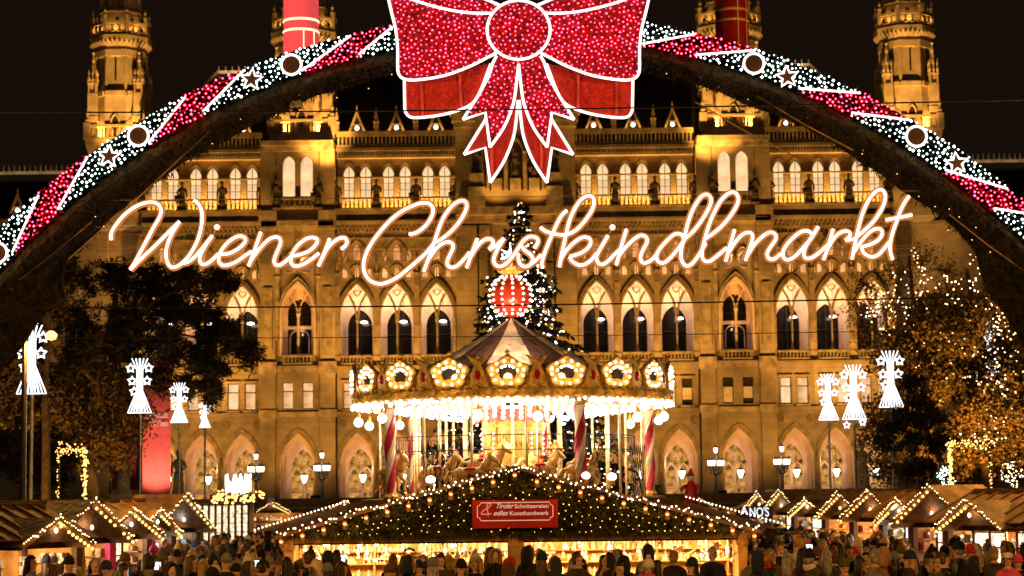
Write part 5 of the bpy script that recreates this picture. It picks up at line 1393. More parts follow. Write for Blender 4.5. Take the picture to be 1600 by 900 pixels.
put_text('edles', .14, CREAMP, so, sgx(770), sgx(793), -.53, sgz(805), .45); put_text('Kunsthandwerk', .115, CREAMP, so, sgx(796), sgx(857), -.53, sgz(805))
b = MB()
amp = [(768,802),(758,803),(752,802),(756,797),(763,793),(767,789),(766,786.5),(762,787),(761,792),(762,799),(763,806)]
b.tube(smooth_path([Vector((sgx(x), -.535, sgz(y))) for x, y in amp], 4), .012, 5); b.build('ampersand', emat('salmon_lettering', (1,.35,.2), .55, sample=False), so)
# oval number plate on the right corner
pc = P(1168, 830, MD-.3); b = MB(); b.prism([(.1*math.cos(t),.062*math.sin(t)) for t in [i*PI/12 for i in range(24)]], -.02, .02); b.tube([(.1*math.cos(t),-.02,.062*math.sin(t)) for t in [i*PI/12 for i in range(24)]], .008, 5, closed=True)
no = b.build('number_plate', mat('amber_plate', (.55,.30,.06), rough=.5), st, (pc.x-MXC, -.3, pc.z)); put_text('21', .075, WOOD_D, no, -.04, .045, -.03, -.028)
# carved goods
ORD = ['first','second','third','fourth','fifth','sixth','seventh','eighth','ninth','tenth','eleventh','twelfth']
CARV = mat('pale_carved_limewood', (.74,.56,.34), rough=.6, var=.15, scale=8); STRAW = mat('white_paper', (.85,.78,.66), rough=.7, var=.08)
def star_mesh(r, n, r2, th):
    b = MB(); pts = []
    for i in range(2*n):
        q = r if i % 2 == 0 else r2; pts.append((q*math.sin(i*PI/n), q*math.cos(i*PI/n)))
    b.prism(pts, -th, th); b.tube([(0,0,r),(0,0,r+.3)], .003, 4); return b
def figure_mesh(h):
    b = MB(); b.lathe([(.3*h*.5,0),(.17*h,.05*h),(.13*h,.5*h),(.15*h,.66*h),(.06*h,.76*h)], (0,0,0), 8); b.ball((0,0,.86*h), .1*h, sz=1.2); b.tube([(.12*h,0,.66*h),(.16*h,-.1*h,.45*h)], .04*h, 5); b.tube([(-.12*h,0,.66*h),(-.16*h,-.1*h,.45*h)], .04*h, 5); return b
def arch_mesh():
    b = MB()
    for r in (.22,.25): b.tube([(r*math.cos(t),0,r*math.sin(t)) for t in [i*PI/10 for i in range(11)]], .012, 5)
    for i in range(5): t = PI*(i+.5)/5; b.tube([(.2*math.cos(t),0,0),(.2*math.cos(t),0,.22*math.sin(t))], .01, 4); b.ball((.24*math.cos(t),0,.27*math.sin(t)), .018)
    b.box(-.27,.27,-.04,.04,-.03,0); return b
def roofed_crib():
    b = MB(); b.bar((-.22,0,.1),(0,0,.24),.08,.02); b.bar((.22,0,.1),(0,0,.24),.08,.02); b.box(-.17,.17,-.05,.05,0,.015); b.box(-.16,-.14,-.03,.03,0,.14); b.box(.14,.16,-.03,.03,0,.14)
    for x in (-.07,0,.07): b.lathe([(.03,0),(.02,.08),(.0,.1)], (x,0,.015), 6); b.ball((x,0,.125), .018)
    return b
def bell_mesh():
    b = MB(); b.lathe([(.07,0),(.055,.03),(.04,.09),(.015,.12)], (0,0,0), 9); b.ball((0,0,-.005), .018); b.tube([(0,0,.12),(0,0,.35)], .003, 4); return b
SNOW = star_mesh(.13,8,.06,.008).mesh('paper_star', STRAW); STAR5 = star_mesh(.12,6,.055,.02).mesh('paper_star', STRAW); FIG = figure_mesh(.2).mesh('carved_figure', CARV, True); ARC = arch_mesh().mesh('candle_arch', CARV); CRB = roofed_crib().mesh('nativity_crib', CARV); BEL = bell_mesh().mesh('hanging_bell', STRAW, True)
def good(me, name, px, py, dy, label, group, sc=1.0):
    q = P(px, py, MD + dy); o = place(name, me, None, (q.x, MD+dy, q.z), 0, scale=(sc,sc,sc)); tag(o, label, name.replace('_', ' '), group); return o
good(SNOW,'paper_star',489,868,.3,'white snowflake star hanging behind the left post of the carving stall','hanging paper stars')
good(STAR5,'paper_star',745,868,.35,'white paper star hanging left of the middle post of the carving stall','hanging paper stars',1.2)
good(SNOW,'paper_star',1120,853,.35,'white paper star hanging near the right post of the carving stall','hanging paper stars',.9)
good(STAR5,'paper_star',1062,858,.4,'pale paper star right of the candle arches in the carving stall','hanging paper stars',.7)
for i, px in enumerate((514,536,700,715,728,770)): good(BEL,'hanging_bell',px,870,.4,['thin white bell right of the snowflake star','white bell beside the shelf of jars','white bell left of the picture','white bell right of the picture','white bell left of the paper star by the middle post','white bell closest to the middle post'][i],'hanging bells',1.1)
q = P(640, 868, MD+.4); wr = thing('wreath', 'round twig wreath hanging in the left half of the carving stall', 'wreath', (q.x, MD+.4, q.z)); b = MB()
for k in range(6): b.tube([((.14+.02*math.sin(3*t+k))*math.cos(t), .02*math.cos(5*t+k), (.14+.02*math.cos(4*t+k*2))*math.sin(t)) for t in [i*PI/12 for i in range(24)]], .014, 5, closed=True)
b.build('ring', WOOD_D, wr); b = MB()
for i in range(10): t = i*PI/5; b.ball((.14*math.cos(t), -.03, .14*math.sin(t)), .024)
b.build('cones', CARV, wr, kind='stuff')
for i, (px, py, me, nm) in enumerate(((845,862,ARC,'candle_arch'),(935,858,ARC,'candle_arch'),(1015,856,CRB,'nativity_crib'),(1055,853,CRB,'nativity_crib'),(1090,880,CRB,'nativity_crib'),(1140,872,ARC,'candle_arch'),(590,872,ARC,'candle_arch'))):
    good(me, nm, px, py, STALL_D-.28, 'carved %s %s' % ('wooden candle arch' if nm == 'candle_arch' else 'nativity crib with little roof', ['left of centre on the right-hand shelf','in the middle of the right-hand shelf','under the hanging stars on the right','beside the pale paper star','low on the counter at the right','near the right post','on the left shelf beside the jars'][i]), 'carved goods on the shelves', 1.15 if nm == 'candle_arch' else 1.4)
for i, px in enumerate((940,955,968,985,1000,1025,1040,470,480,560,570,580,600,685,860,880,900,915)):
    good(FIG,'carved_figure',px,876 if i < 7 else 872, STALL_D-.25-.05*(i%2), 'small pale carved figure, %s %s of the middle post' % (ORD[i if i < 7 else i-7 if i < 14 else i-7], 'right' if px > 805 else 'left'),'carved figures on the shelves', .8+.3*((i*37)%10)/10)
for i in range(10):
    q = P(556+i*9, 862, MD+STALL_D-.3); b = MB(); b.lathe([(.035,0),(.04,.02),(.04,.1),(.03,.12)], (0,0,0), 8); tag(b.build('jar', STRAW, None, (q.x, q.y, q.z-.02)), 'white jar, %s from the left in the shelf row' % ORD[i], 'jar', 'row of jars in the carving stall')

b = MB(); b2 = MB(); rn = random.Random(14)
for _ in range(150):
    x = MXC + rn.uniform(-HW+.2, HW-.2) - MXC; z = rn.uniform(1.45, zO-.05); y_ = rn.uniform(.35, 1.5); k = rn.random(); r_ = rn.uniform(.018,.05)
    if k < .4: b.ball((x, y_, z), r_, nu=7, nv=5)
    elif k < .7: b.lathe([(r_,0),(r_*.8,r_),(.006,r_*2.2)], (x, y_, z), 7)
    else: b.prism([(x+r_*1.4*(1 if i % 2 == 0 else .45)*math.sin(i*PI/5), z+r_*1.4*(1 if i % 2 == 0 else .45)*math.cos(i*PI/5)) for i in range(10)], y_-.006, y_+.006)
    b.tube([(x,y_,z),(x,y_,zE-.06)], .002, 3)
for z in (1.145, 1.445, 1.705):
    for _ in range(110):
        x = rn.uniform(-HW+.15, HW-.15); h_ = rn.uniform(.06,.18); y_ = STALL_D-rn.uniform(.15,.34)
        b2.lathe([(h_*.3,0),(h_*.22,h_*.5),(h_*.28,h_*.62),(h_*.1,h_*.78),(h_*.16,h_*.88),(.002,h_)], (x, y_, z), 6)
b.build('hanging_ornaments', STRAW, st, kind='stuff'); b2.build('shelf_carvings', CARV, st, kind='stuff')
# ================================================================== WOODEN HUTS
ROOFB = MB().box(-.19,.19,0,1.72,-.012,.012).box(-.2,-.16,0,1.72,.012,.05).mesh('roof_board', ROOFWOOD)
GOODS_W = emat('lit_white_display', (.85,.95,1.0), 1.5, var=.6, scale=7); GOODS_Y = emat('lit_amber_display', (1,.55,.18), 1.1, var=.75, scale=6); GOODS_P = emat('lit_cream_display', (1,.78,.55), 1.4, var=.6, scale=8)
PAPER_A = mat('mixed_red_wares', (.6,.08,.05), rough=.6, col2=(.6,.45,.25), scale=7); PAPER_B = mat('mixed_cream_wares', (.75,.6,.4), rough=.6, col2=(.35,.2,.1), scale=7); PAPER_C = mat('mixed_blue_wares', (.5,.55,.6), rough=.5, col2=(.25,.25,.32), scale=7)
def hut(px, D, rz, label, W=2.6, light=(1,.6,.25), power=120, gab=.95, peak=2.95, glow=None, pink=False, py=800, ridge=3.0, icicle=None):
    base = P(px, py, D); rn = random.Random(int(px*3+D)); peak -= .16; ridge -= .16
    t = thing('market_hut', label, 'market hut', (base.x, D, 0), rz, 'row of wooden market huts'); h = W/2; dp = 2.2
    b = MB(); b.box(-h,h,dp-.06,dp,0,2.25); b.build('back_wall', WOOD, t)
    for s in (-1, 1):
        b = MB(); b.box(s*h-.05,s*h+.05,0,dp-.06,0,2.25); b.build('side_wall', WOOD, t)
        b = MB(); b.box(s*(h-.12)-.08,s*(h-.12)+.08,-.06,.08,0,2.2); b.build('post', mat('pink_painted_post',(.7,.05,.25)) if pink and s > 0 else WOOD_D, t)
    b = MB(); b.box(-h,h,-.35,.35,.92,.98); b.box(-h+.1,h-.1,-.02,.03,0,.92); b.build('counter', WOOD, t)
    b = MB(); b.box(-h,h,-.05,.05,2.02,2.2); b.build('fascia_board', WOOD_D, t)
    # roof: single boards with cover strips, front slope and back slope
    sl = math.atan2(ridge-2.22, 1.5); n = int(W/.4)+1
    for i in range(n):
        x = -W/2+.02+i*.4
        o = place('roof_board', ROOFB, t, (x, -.42, 2.2)); o.rotation_euler = (sl, 0, 0)
        o = place('roof_board', ROOFB, t, (x, 2.62, 2.2)); o.rotation_euler = (sl, 0, PI)
    b = MB(); b.box(-h-.1,h+.1,1.04,1.16,ridge-.02,ridge+.06); b.build('ridge_cap', WOOD_D, t)
    # front gable
    b = MB(); b.prism([(-gab+.1,2.15),(gab-.1,2.15),(0,peak-.1)], -.52, -.46, 0); go_ = b.build('gable', WOOD_D, t)
    b = MB()
    for s in (-1, 1): b.add([(0,-.7,peak),(s*gab,-.7,2.08),(s*gab,1.0,2.08),(0,1.0,peak),(0,-.7,peak-.06),(s*gab,-.7,2.02),(s*gab,1.0,2.02),(0,1.0,peak-.06)], [(0,1,2,3),(4,7,6,5),(0,4,5,1)])
    b.build('gable_roof', ROOFWOOD, t)
    b = MB(); b2 = MB()
    for s in (-1, 1):
        for i in range(17):
            q = i/16; b.ball((s*gab*q, -.73, peak+.02-(peak-2.08)*q + rn.uniform(-.03,.05)), rn.uniform(.009,.019), nu=6, nv=4)
            if i % 2 == 0 and rn.random() < .9 and (s < 0 and px > 800 or s > 0 and px < 800): b2.ball((s*gab*.9*q, -.74, peak-.16-(peak-2.1)*.86*q), .032, nu=7, nv=5)
    b.build('rope_lights', ROPE, t, kind='stuff'); b2.build('golden_lights', BULB_GOLD, t, kind='stuff')
    b = MB(); b.lathe([(.01,-.05),(.035,-.02),(.03,.03),(.01,.05)], (0,-.62,2.36), 8); b.build('gable_lamp', emat('hut_lamp_%d' % int(px), light, 5), t); lamp('POINT', 'gable_light', (rn.uniform(-.15,.15),-.66,2.42), 7, light, t, .05)
    # display inside; the wares carry their own glow to look lit
    b = MB()
    for i in range(int(W/.34)):
        x = -h+.25+i*.34
        for z in (1.05,1.35,1.65):
            if rn.random() < .45: b.lathe([(.05,0),(.06,.06),(.03,.12),(.01,.15)], (x+rn.uniform(-.08,.08), dp-.28, z), 6)
        if rn.random() < .5: b.ball((x+rn.uniform(-.1,.1), .3, 1.85+rn.uniform(-.12,.06)), rn.uniform(.02,.045), nu=7, nv=5)
    b.build('wares', glow or GOODS_Y, t, kind='stuff')
    if glow:
        for k in range(2):
            b = MB(); x0 = -h+.3+k*(W-.3)/2; b.box(x0,x0+(W-.9)/2,.6,.62,1.0,1.98); b.build('display_window', glow, t)
            b = MB(); x1 = x0+(W-.9)/2
            for q in (x0, (x0+x1)/2, x1): b.box(q-.025,q+.025,.56,.59,.98,2.0)
            for z in (.98, 1.32, 1.66, 1.98): b.box(x0-.02,x1+.02,.54,.59,z-.015,z+.015)
            b.build('window_bars', WOOD_D, t)
    cm = rn.choice([PAPER_A, PAPER_B, PAPER_C]); b = MB()
    for _ in range(60): x = rn.uniform(-h+.2,h-.2); z = rn.choice([1.03,1.33,1.63]); s_ = rn.uniform(.03,.09); b.box(x-s_,x+s_,dp-.36,dp-.3,z,z+rn.uniform(.06,.2))
    for sd in (-1, 1):
        for _ in range(34):
            y_ = rn.uniform(.25, dp-.45); z = rn.choice([1.0,1.25,1.5,1.75]); s_ = rn.uniform(.03,.08); b.box(sd*(h-.14)-.07,sd*(h-.14)+.07,y_-s_,y_+s_,z,z+rn.uniform(.06,.18))
        for z in (1.0,1.25,1.5,1.75): b.box(sd*(h-.14)-.09,sd*(h-.14)+.09,.2,dp-.45,z-.02,z)
    b.build('boxed_wares', cm, t, kind='stuff')
    for z in (1.03,1.33,1.63):
        b = MB(); b.box(-h+.08,h-.08,dp-.42,dp-.07,z-.02,z); b.build('shelf', WOOD, t)
    lamp('POINT', 'hut_light', (0, .7, 1.95), power*1.3, light, t, .2)
    return t
LR, RR = R(58), R(-58)
COOL = (.75,.9,1.0)
hut(50, 36.8, LR, 'nearest hut on the left with boarded roof, amber wares and blue-white gable lamp', gab=.9, peak=2.75, light=(1,.62,.28))
hut(108, 39.6, LR, 'hut on the left with tall gable and pink post, second from the frame edge', gab=1.15, peak=3.05, pink=True, light=(1,.66,.36), glow=GOODS_P, power=170)
hut(172, 43.0, LR, 'left hut with bright white doorway in the middle of its row', gab=.95, peak=2.85, glow=GOODS_P, light=(1,.8,.6), power=260)
hut(215, 46.3, LR, 'left hut with cool white display windows, small gable', gab=.75, peak=2.8, glow=GOODS_W, light=COOL, power=170)
hut(258, 49.6, LR, 'last hut of the left row with tall gable and blue-white icicle lights', gab=1.1, peak=3.15, glow=GOODS_W, light=COOL, power=120)
for px, D, lb, kw in ((1548,41.5,'nearest hut on the right with glowing orange display',dict(gab=.95,peak=2.82,glow=GOODS_P,light=(1,.6,.25),power=200)),
                      (1487,45.0,'tall-gabled hut on the right with pink-lit gable window',dict(gab=1.25,peak=3.15,light=(1,.62,.4),glow=GOODS_P)),
                      (1434,49.0,'small-gabled hut on the right with cold white doorway',dict(gab=.8,peak=2.8,light=COOL,glow=GOODS_W,power=260)),
                      (1387,53.0,'hut on the right with steep dark gable beside the white doorway',dict(gab=1.15,peak=3.0,light=(1,.65,.35))),
                      (1338,57.5,'wood-walled hut in the middle of the right row',dict(gab=1.0,peak=2.95)),
                      (1285,62.5,'far right-row hut with cream wares and low gable',dict(gab=.85,peak=2.75,glow=GOODS_P,light=(1,.75,.5),power=180)),
                      (1243,67.5,'far right-row hut with steep golden gable lights',dict(gab=1.0,peak=3.05,glow=GOODS_P,light=(1,.75,.5),power=180)),
                      (1207,72.5,'farthest hut of the right row above the white shop sign',dict(gab=.9,peak=2.95,glow=GOODS_W,light=(1,.85,.7),power=180))):
    hut(px, D, RR, lb, W=3.0 if D > 52 else 2.8, py=790, **kw)
# white lit lettering on the far right hut, its start hidden by the roof lights
nq = P(1160, 800, 66); nb = thing('shop_sign', 'white glowing letters above the crowd right of the carving stall', 'shop sign', (nq.x, 66, nq.z))
b = MB(); b.box(-.1,1.0,.02,.06,-.22,.18); b.build('panel', WOOD_D, nb)
put_text("NO'S", .42, emat('white_sign_letters', (.85,.95,1), 1.1), nb, .22, .86, -.0, -.15); put_text("A", .38, MATS['white_sign_letters'], nb, -.06, .19, 0, -.08)
# box stall with glowing shelves, left of the middle
bs = P(345, 800, 60); bt_ = thing('display_stall', 'flat-roofed stall with tall white glowing shelf columns', 'market stall', (bs.x, 60, 0))
kx = lambda px: P(px, 800, 60).x - bs.x
zt = P(345, 786, 60).z
b = MB(); b.box(kx(274),kx(388),1.2,1.3,0,zt); b.build('back_wall', WOOD, bt_); b = MB(); b.box(kx(272),kx(420),-.3,1.4,zt,zt+.12); b.build('roof', WOOD_D, bt_)
for k in range(2):
    b = MB(); b.box(kx(276+k*15)+.01,kx(291+k*15)-.01,-.05,.02,0,zt-.02); b.box(kx(276+k*15)+.03,kx(291+k*15)-.03,-.06,-.05,zt-.9,zt-.86); b.build('wood_panel', WOOD, bt_)
colm = emat('glowing_shelf_column', (1,.76,.48), 1.1, var=.7, scale=9)
for k in range(8):
    x = kx(311+k*10.3); b = MB(); b.box(x-.058,x+.058,0,.16,.6,zt-.08); b.box(x+.075,x+.125,-.08,.2,0,zt-.02,1)
    for j in range(7): b.box(x-.085,x+.085,-.03,.17,.75+j*.27,.765+j*.27,1)
    b.build('shelf_column', [colm, WOOD_D], bt_)
b = MB(); rn = random.Random(6)
for i in range(90): b.ball((kx(rn.uniform(334,415)), -.35, zt+.16+rn.gauss(0,.09)), rn.uniform(.025,.045), nu=6, nv=4)
b.build('garland_lights', BULB_GOLD, bt_, kind='stuff')
b = MB()
for i in range(700): b.leaf((kx(rn.uniform(332,417)), -.32, zt+.16+rn.gauss(0,.09)), (rn.gauss(0,1),rn.gauss(0,1),rn.gauss(0,1)), (rn.random(),rn.random(),rn.random()), .14, .015)
b.build('fir_garland', FIR, bt_, kind='stuff')
cz = lambda py: P(372, py, 60).z
cs = thing('light_sign', 'solid white glowing sign with uneven finger-like battlements on the display stall', 'light sign', (P(372,770,60).x, 60, zt+.12)); b = MB()
cp = [(352,770),(352,742),(356,740),(358,752),(363,754),(365,742),(369,741),(371,752),(373,752),(374,741),(377,740),(379,752),(381,752),(383,741),(386,741),(387,752),(388,742),(392,740),(392,768),(385,769),(378,774),(372,774),(364,770)]
b.prism([((x-372)*60/F, P(372,y,60).z-zt-.12) for x, y in cp], -.03, .03); b.build('lit_panel', emat('sign_panel_light', (.9,.97,1), 3.2), cs)
for s in (-1, 1):
    b = MB(); b.box(s*.28-.02,s*.28+.02,.03,.07,-.02,.4); b.build('bracket', METAL_D, cs)
# far hut roofs below the facade
for px, D, rz, lb in ((330,100,0,'dark low hut far behind the glowing shelf stall'), (430,96,0,'dark low hut far behind, under the left candelabra'), (540,98,0,'dark low hut far behind, left of the carousel'), (1085,97,0,'dark low hut far behind, right of the carousel'), (1190,99,0,'dark low hut far behind, under the right candelabra'), (1330,101,0,'dark low hut far behind, below the right statue')):
    hut(px, D, rz, lb, W=4.4, gab=.8, peak=2.7, ridge=2.8, power=60)

# ================================================================== STREET CANDELABRA
def candelabra():
    p = MB(); p.lathe([(.28,0),(.3,.3),(.16,.5),(.11,1.2),(.09,3.6),(.16,3.7),(.08,3.8),(.07,4.9)], (0,0,0), 10)
    for i in range(6):
        a = i*PI/3; p.tube([(0,0,3.6),(.25*math.cos(a),.25*math.sin(a),3.75),(.36*math.cos(a),.36*math.sin(a),4.1)], .035, 5)
    p.lathe([(.4,4.08),(.41,4.14)], (0,0,0), 18)
    l = MB(); l.lathe([(.1,0),(.17,.3),(.13,.36)], (0,0,0), 8, m=0); l.lathe([(.19,.36),(.06,.5),(.0,.6)], (0,0,0), 8, m=1); l.lathe([(.11,-.05),(.1,0)], (0,0,0), 8, m=1)
    return p.mesh('post', METAL_D), l.mesh('lantern', [emat('candelabra_glass', (1,.78,.5), 4.0), METAL_D])
ME_CP, ME_CLN = candelabra()
for px, py, lb in ((400,708,'black candelabra street lamp left of the facade, nearest the glowing shelf stall'), (503,706,'black candelabra street lamp directly left of the carousel'), (1118,698,'black candelabra street lamp directly right of the carousel'), (1221,696,'black candelabra street lamp second to the right of the carousel')):
    q = P(px, py, 112); t = thing('candelabra_lamp', lb, 'street lamp', (q.x, 112, q.z - 5.0), group='candelabra in front of the town hall')
    t.location.z = 0; k = q.z/5.2; t.scale = (1, 1, k)
    place('post', ME_CP, t)
    for i in range(6): a = i*PI/3; place('lantern', ME_CLN, t, (.36*math.cos(a), .36*math.sin(a), 4.15), scale=(.75,.75,.8))
    place('lantern', ME_CLN, t, (0,0,4.85), scale=(.75,.75,.8)); lamp('POINT', 'lamp_light', (0,-.8,4.4), 260, WARM, t, .3)

# ================================================================== STAR FOUNTAIN LIGHTS ON POLES
SW = emat('cold_white_light_bar', (.92,.96,1.0), 2.2)
def fountain():
    b = MB()
    for i in range(9):
        x = (i-4)/4; b.bar((x*.44,0,0),(x*.10,0,.85),.048,.03)
        if i % 2 == 0: b.bar((x*.3,0,2.05),(x*.08,0,1.55),.06,.03)
    b.box(-.12,.12,-.02,.02,.8,1.6); b.bar((-.45,0,.0),(.45,0,.0),.03,.03)
    b2 = MB(); pts = []
    for i in range(10):
        r = .17 if i % 2 == 0 else .085; pts.append((r*math.sin(i*PI/5), 0, r*math.cos(i*PI/5)))
    b2.tube(pts, .032, 6, closed=True)
    return b.mesh('light_fountain', SW), b2.mesh('star', SW)
ME_FO, ME_FS = fountain()
for px, yt, yb, D, lb in ((49,508,615,57,'biggest white star-fountain light, at the far left beside the bare trunk'), (218,560,645,72,'white star-fountain light above the statue on the left'), (280,598,660,88,'white star-fountain light in front of the red banner'), (320,627,668,104,'smallest white star-fountain light, left of the arcade'),
                          (1295,584,656,84,'white star-fountain light closest to the facade on the right'), (1335,570,655,76,'tall white star-fountain light right of the mezzanine windows'), (1393,548,636,80,'white star-fountain light half hidden in the dark conifer'), (1545,502,590,89,'white star-fountain light among the golden leaves')):
    q = P(px, yb, D); q1 = P(px, yt, D); k = (q1.z - q.z)/2.05
    t = thing('star_fountain_light', lb, 'light decoration', (q.x, D, 0), group='star lights on poles')
    place('light_fountain', ME_FO, t, (0,0,q.z), scale=(k,k,k))
    for x, z in ((-.34,1.68),(.34,1.68),(-.28,1.2),(.28,1.2),(-.2,.8)): place('star', ME_FS, t, (x*k, -.03, q.z+z*k), scale=(k,k,k))
    b = MB(); b.tube([(0,.08,0),(0,.08,q1.z-.1)], .05, 8); b.build('pole', METAL_G, t)
    if px == 1335:
        place('star', ME_FS, t, (-.3*k, -.03, P(px,664,D).z), scale=(k*.8,)*3); place('star', ME_FS, t, (.3*k, -.03, P(px,660,D).z), scale=(k*.8,)*3)
# lamp on the bare trunk
q = P(80, 524, 45); t = thing('street_lamp', 'glowing orange street lamp head beside the biggest star light', 'street lamp', (q.x-.6, 45, 0)); b = MB(); b.tube([(0,0,0),(0,0,q.z+.2),(.3,0,q.z+.28)], [.09,.06,.04], 7); b.build('post', METAL_D, t)
b = MB(); b.lathe([(.0,-.12),(.13,-.08),(.16,.02),(.06,.1)], (.6,0,q.z), 10, sx=.9); b.build('lamp_head', emat('orange_lamp_glass', (1,.5,.16), 3), t, smooth=True); lamp('POINT', 'lamp_light', (.6,-.2,q.z-.2), 1500, SODIUM, t, .15)

# added, unseen twin beyond the right frame edge to light the right huts
t = thing('street_lamp', 'added unseen street lamp beyond the right end of the hut row', 'street lamp', (13.2, 45, 0)); b = MB(); b.tube([(0,0,0),(0,0,6.8),(-.3,0,6.9)], [.09,.06,.04], 7); b.build('post', METAL_D, t)
b = MB(); b.lathe([(.0,-.12),(.13,-.08),(.16,.02),(.06,.1)], (-.6,0,6.7), 10, sx=1.5); b.build('lamp_head', MATS['orange_lamp_glass'], t, smooth=True); lamp('POINT', 'lamp_light', (-.6,-.2,6.5), 1700, SODIUM, t, .15)
# ================================================================== PARK STATUES, BANNERS, LIGHT FRAMES
PST = mat('park_statue_stone', (.55,.42,.24), rough=.85, var=.25, scale=2)
for i, (px, yt, yb, D, lb) in enumerate(((192,698,772,100,'stone statue on a pedestal left of the red banner'), (279,704,772,106,'small stone statue on a pedestal right of the red banner'), (1349,690,766,98,'stone statue on a pedestal below the tall star light on the right'))):
    q = P(px, yb, D); q1 = P(px, yt, D); k = (q1.z-q.z); t = thing('park_statue', lb, 'statue', (q.x, D, 0), group='statues in the park')
    place('figure', statue(k, 10+i).mesh('figure', PST, True), t, (0,0,q.z)); b = MB(); b.box(-.5,.5,-.5,.5,0,q.z-.15); b.box(-.6,.6,-.6,.6,q.z-.15,q.z); b.box(-.65,.65,-.65,.65,0,.3); b.build('pedestal', PST, t)
def banner(px0, px1, yt, yb, D, lb, m, logo):
    a = P(px0, yt, D); c_ = P(px1, yb, D); w = (c_.x-a.x)/2; t = thing('hanging_banner', lb, 'banner', ((a.x+c_.x)/2, D, 0)); b = MB()
    n = 16
    for i in range(n):
        z0 = c_.z+(a.z-c_.z)*i/n; z1 = c_.z+(a.z-c_.z)*(i+1)/n; f = lambda z: .06*math.sin(z*2.2)
        b.quad((-w,f(z0),z0),(w,f(z0)+.03,z0),(w,f(z1)+.03,z1),(-w,f(z1),z1)); b.quad((-w,f(z0)+.02,z0),(-w,f(z1)+.02,z1),(w,f(z1)+.05,z1),(w,f(z0)+.05,z0))
    b.build('cloth', m, t); b = MB(); b.tube([(-w-.1,.05,0),(-w-.1,.05,a.z+.2)], .06, 8); b.tube([(-w-.1,.05,a.z),(w,.05,a.z)], .03, 6); b.build('pole', METAL_D, t)
    if logo:
        LG = mat('white_print', (.85,.75,.7), rough=.7, var=.05); z = P(px0, 655, D).z; o = MB(); x = -w*.55
        o.prism([(x-.2,z+.35),(x+.2,z+.35),(x+.2,z-.05),(x,z-.35),(x-.2,z-.05)], -.11, -.09); so_ = o.build('crest', LG, t)
        cr = MB(); cr.box(x-.035,x+.035,-.125,-.112,z-.28,z+.33); cr.box(x-.19,x+.19,-.125,-.112,z+.08,z+.15); cr.build('cross', m, so_)
        put_text('Stadt', .5, LG, t, -w*.25, w*.85, -.1, z+.05); put_text('Wien', .5, LG, t, -w*.25, w*.8, -.1, z-.4)
        lamp('SPOT', 'banner_light', (0, -3.0, c_.z-.6), 1500, (1,.6,.42), t, .15, aim=(0, 0, c_.z+2.6), cone=70)
    return t
banner(224, 266, 560, 772, 110, 'tall pink-lit banner with white crest behind the pine boughs', mat('red_banner_cloth', (.75,.12,.10), rough=.8, var=.08), True)
banner(176, 217, 620, 765, 112, 'dark red unlit banner behind the statue on the left', mat('dark_red_banner_cloth', (.16,.018,.012), rough=.85, var=.15), False)
def light_frame(px0, px1, yt, D, lb, seed, side):
    a = P(px0, yt, D); c_ = P(px1, yt, D); w = c_.x-a.x; rn = random.Random(seed)
    t = thing('fairy_light_gate', lb, 'light decoration', (a.x, D, 0)); b = MB(); b.tube([(0,0,0),(0,0,a.z),(w,0,a.z),(w,0,0)], .05, 6); b.build('frame', METAL_D, t); b = MB()
    for _ in range(80):
        u = rn.random(); b.ball((u*w+rn.gauss(0,.05), -.08, a.z+rn.gauss(0,.1)), rn.uniform(.014,.03), nu=5, nv=4)
    for _ in range(110): b.ball(((0 if side < 0 else w)+rn.gauss(0,.04), -.08, rn.uniform(2.2, a.z)), rn.uniform(.02,.04), nu=5, nv=4)
    for _ in range(30): b.ball(((w if side < 0 else 0)+rn.gauss(0,.03), -.08, rn.uniform(2.2, a.z)), .02, nu=5, nv=4)
    b.build('golden_lights', BULB_GOLD, t, kind='stuff')
light_frame(92, 134, 703, 66, 'golden-lit rectangular light frame above the left huts', 1, 1)
light_frame(1483, 1545, 694, 66, 'golden-lit light frame under the golden tree', 2, -1)
# glowing white bush and speckled figures between the right huts and trees
for px, py, D, r, lb, m in ((1478,745,70,.34,'bluish white glowing bush behind the right huts','w'), (1580,740,70,.42,'round bush of warm white lights at the right edge','g')):
    q = P(px, py, D); t = thing('lit_bush', lb, 'bush', (q.x, D, 0)); b = MB(); rn = random.Random(px); b2 = MB()
    for _ in range(90):
        d = Vector((rn.gauss(0,1),rn.gauss(0,1),rn.gauss(0,1.3))).normalized()*r*rn.uniform(.5,1.05); b.ball((d.x,d.y,q.z+d.z*1.2), rn.uniform(.012,.026), nu=5, nv=4)
        e = d*.95; b2.leaf((e.x,e.y,q.z+e.z*1.2), d, (rn.random(),rn.random(),rn.random()), .2, .05)
    b2.tube([(0,0,0),(0,0,q.z)], .06, 6); b2.build('branches', FIR, t); b.build('fairy_lights', BULB_W if m == 'w' else BULB_WARM, t, kind='stuff')
# red-clad figure decoration on a roof right of the carousel
q = P(1080, 775, 90); t = thing('santa_figure', 'small red illuminated figure on a roof right of the carousel', 'figure', (q.x, 90, 0))
b = MB(); b.lathe([(.3,q.z-.4),(.34,q.z),(.22,q.z+.5),(.1,q.z+.7)], (0,0,0), 10, m=0); b.ball((0,-.02,q.z+.82), .15, m=1); b.lathe([(.17,q.z+.9),(.08,q.z+1.15),(.0,q.z+1.3)], (0,0,0), 8, m=0); b.tube([(.22,0,q.z+.45),(.5,-.1,q.z+.2)], [.1,.07], 6, m=0); b.tube([(-.22,0,q.z+.45),(-.5,-.1,q.z+.3)], [.1,.07], 6, m=0); b.tube([(0,0,0),(0,0,q.z-.3)], .08, 6, m=2)
b.build('body', [RED_P, WHITE_P, METAL_D], t, smooth=True)

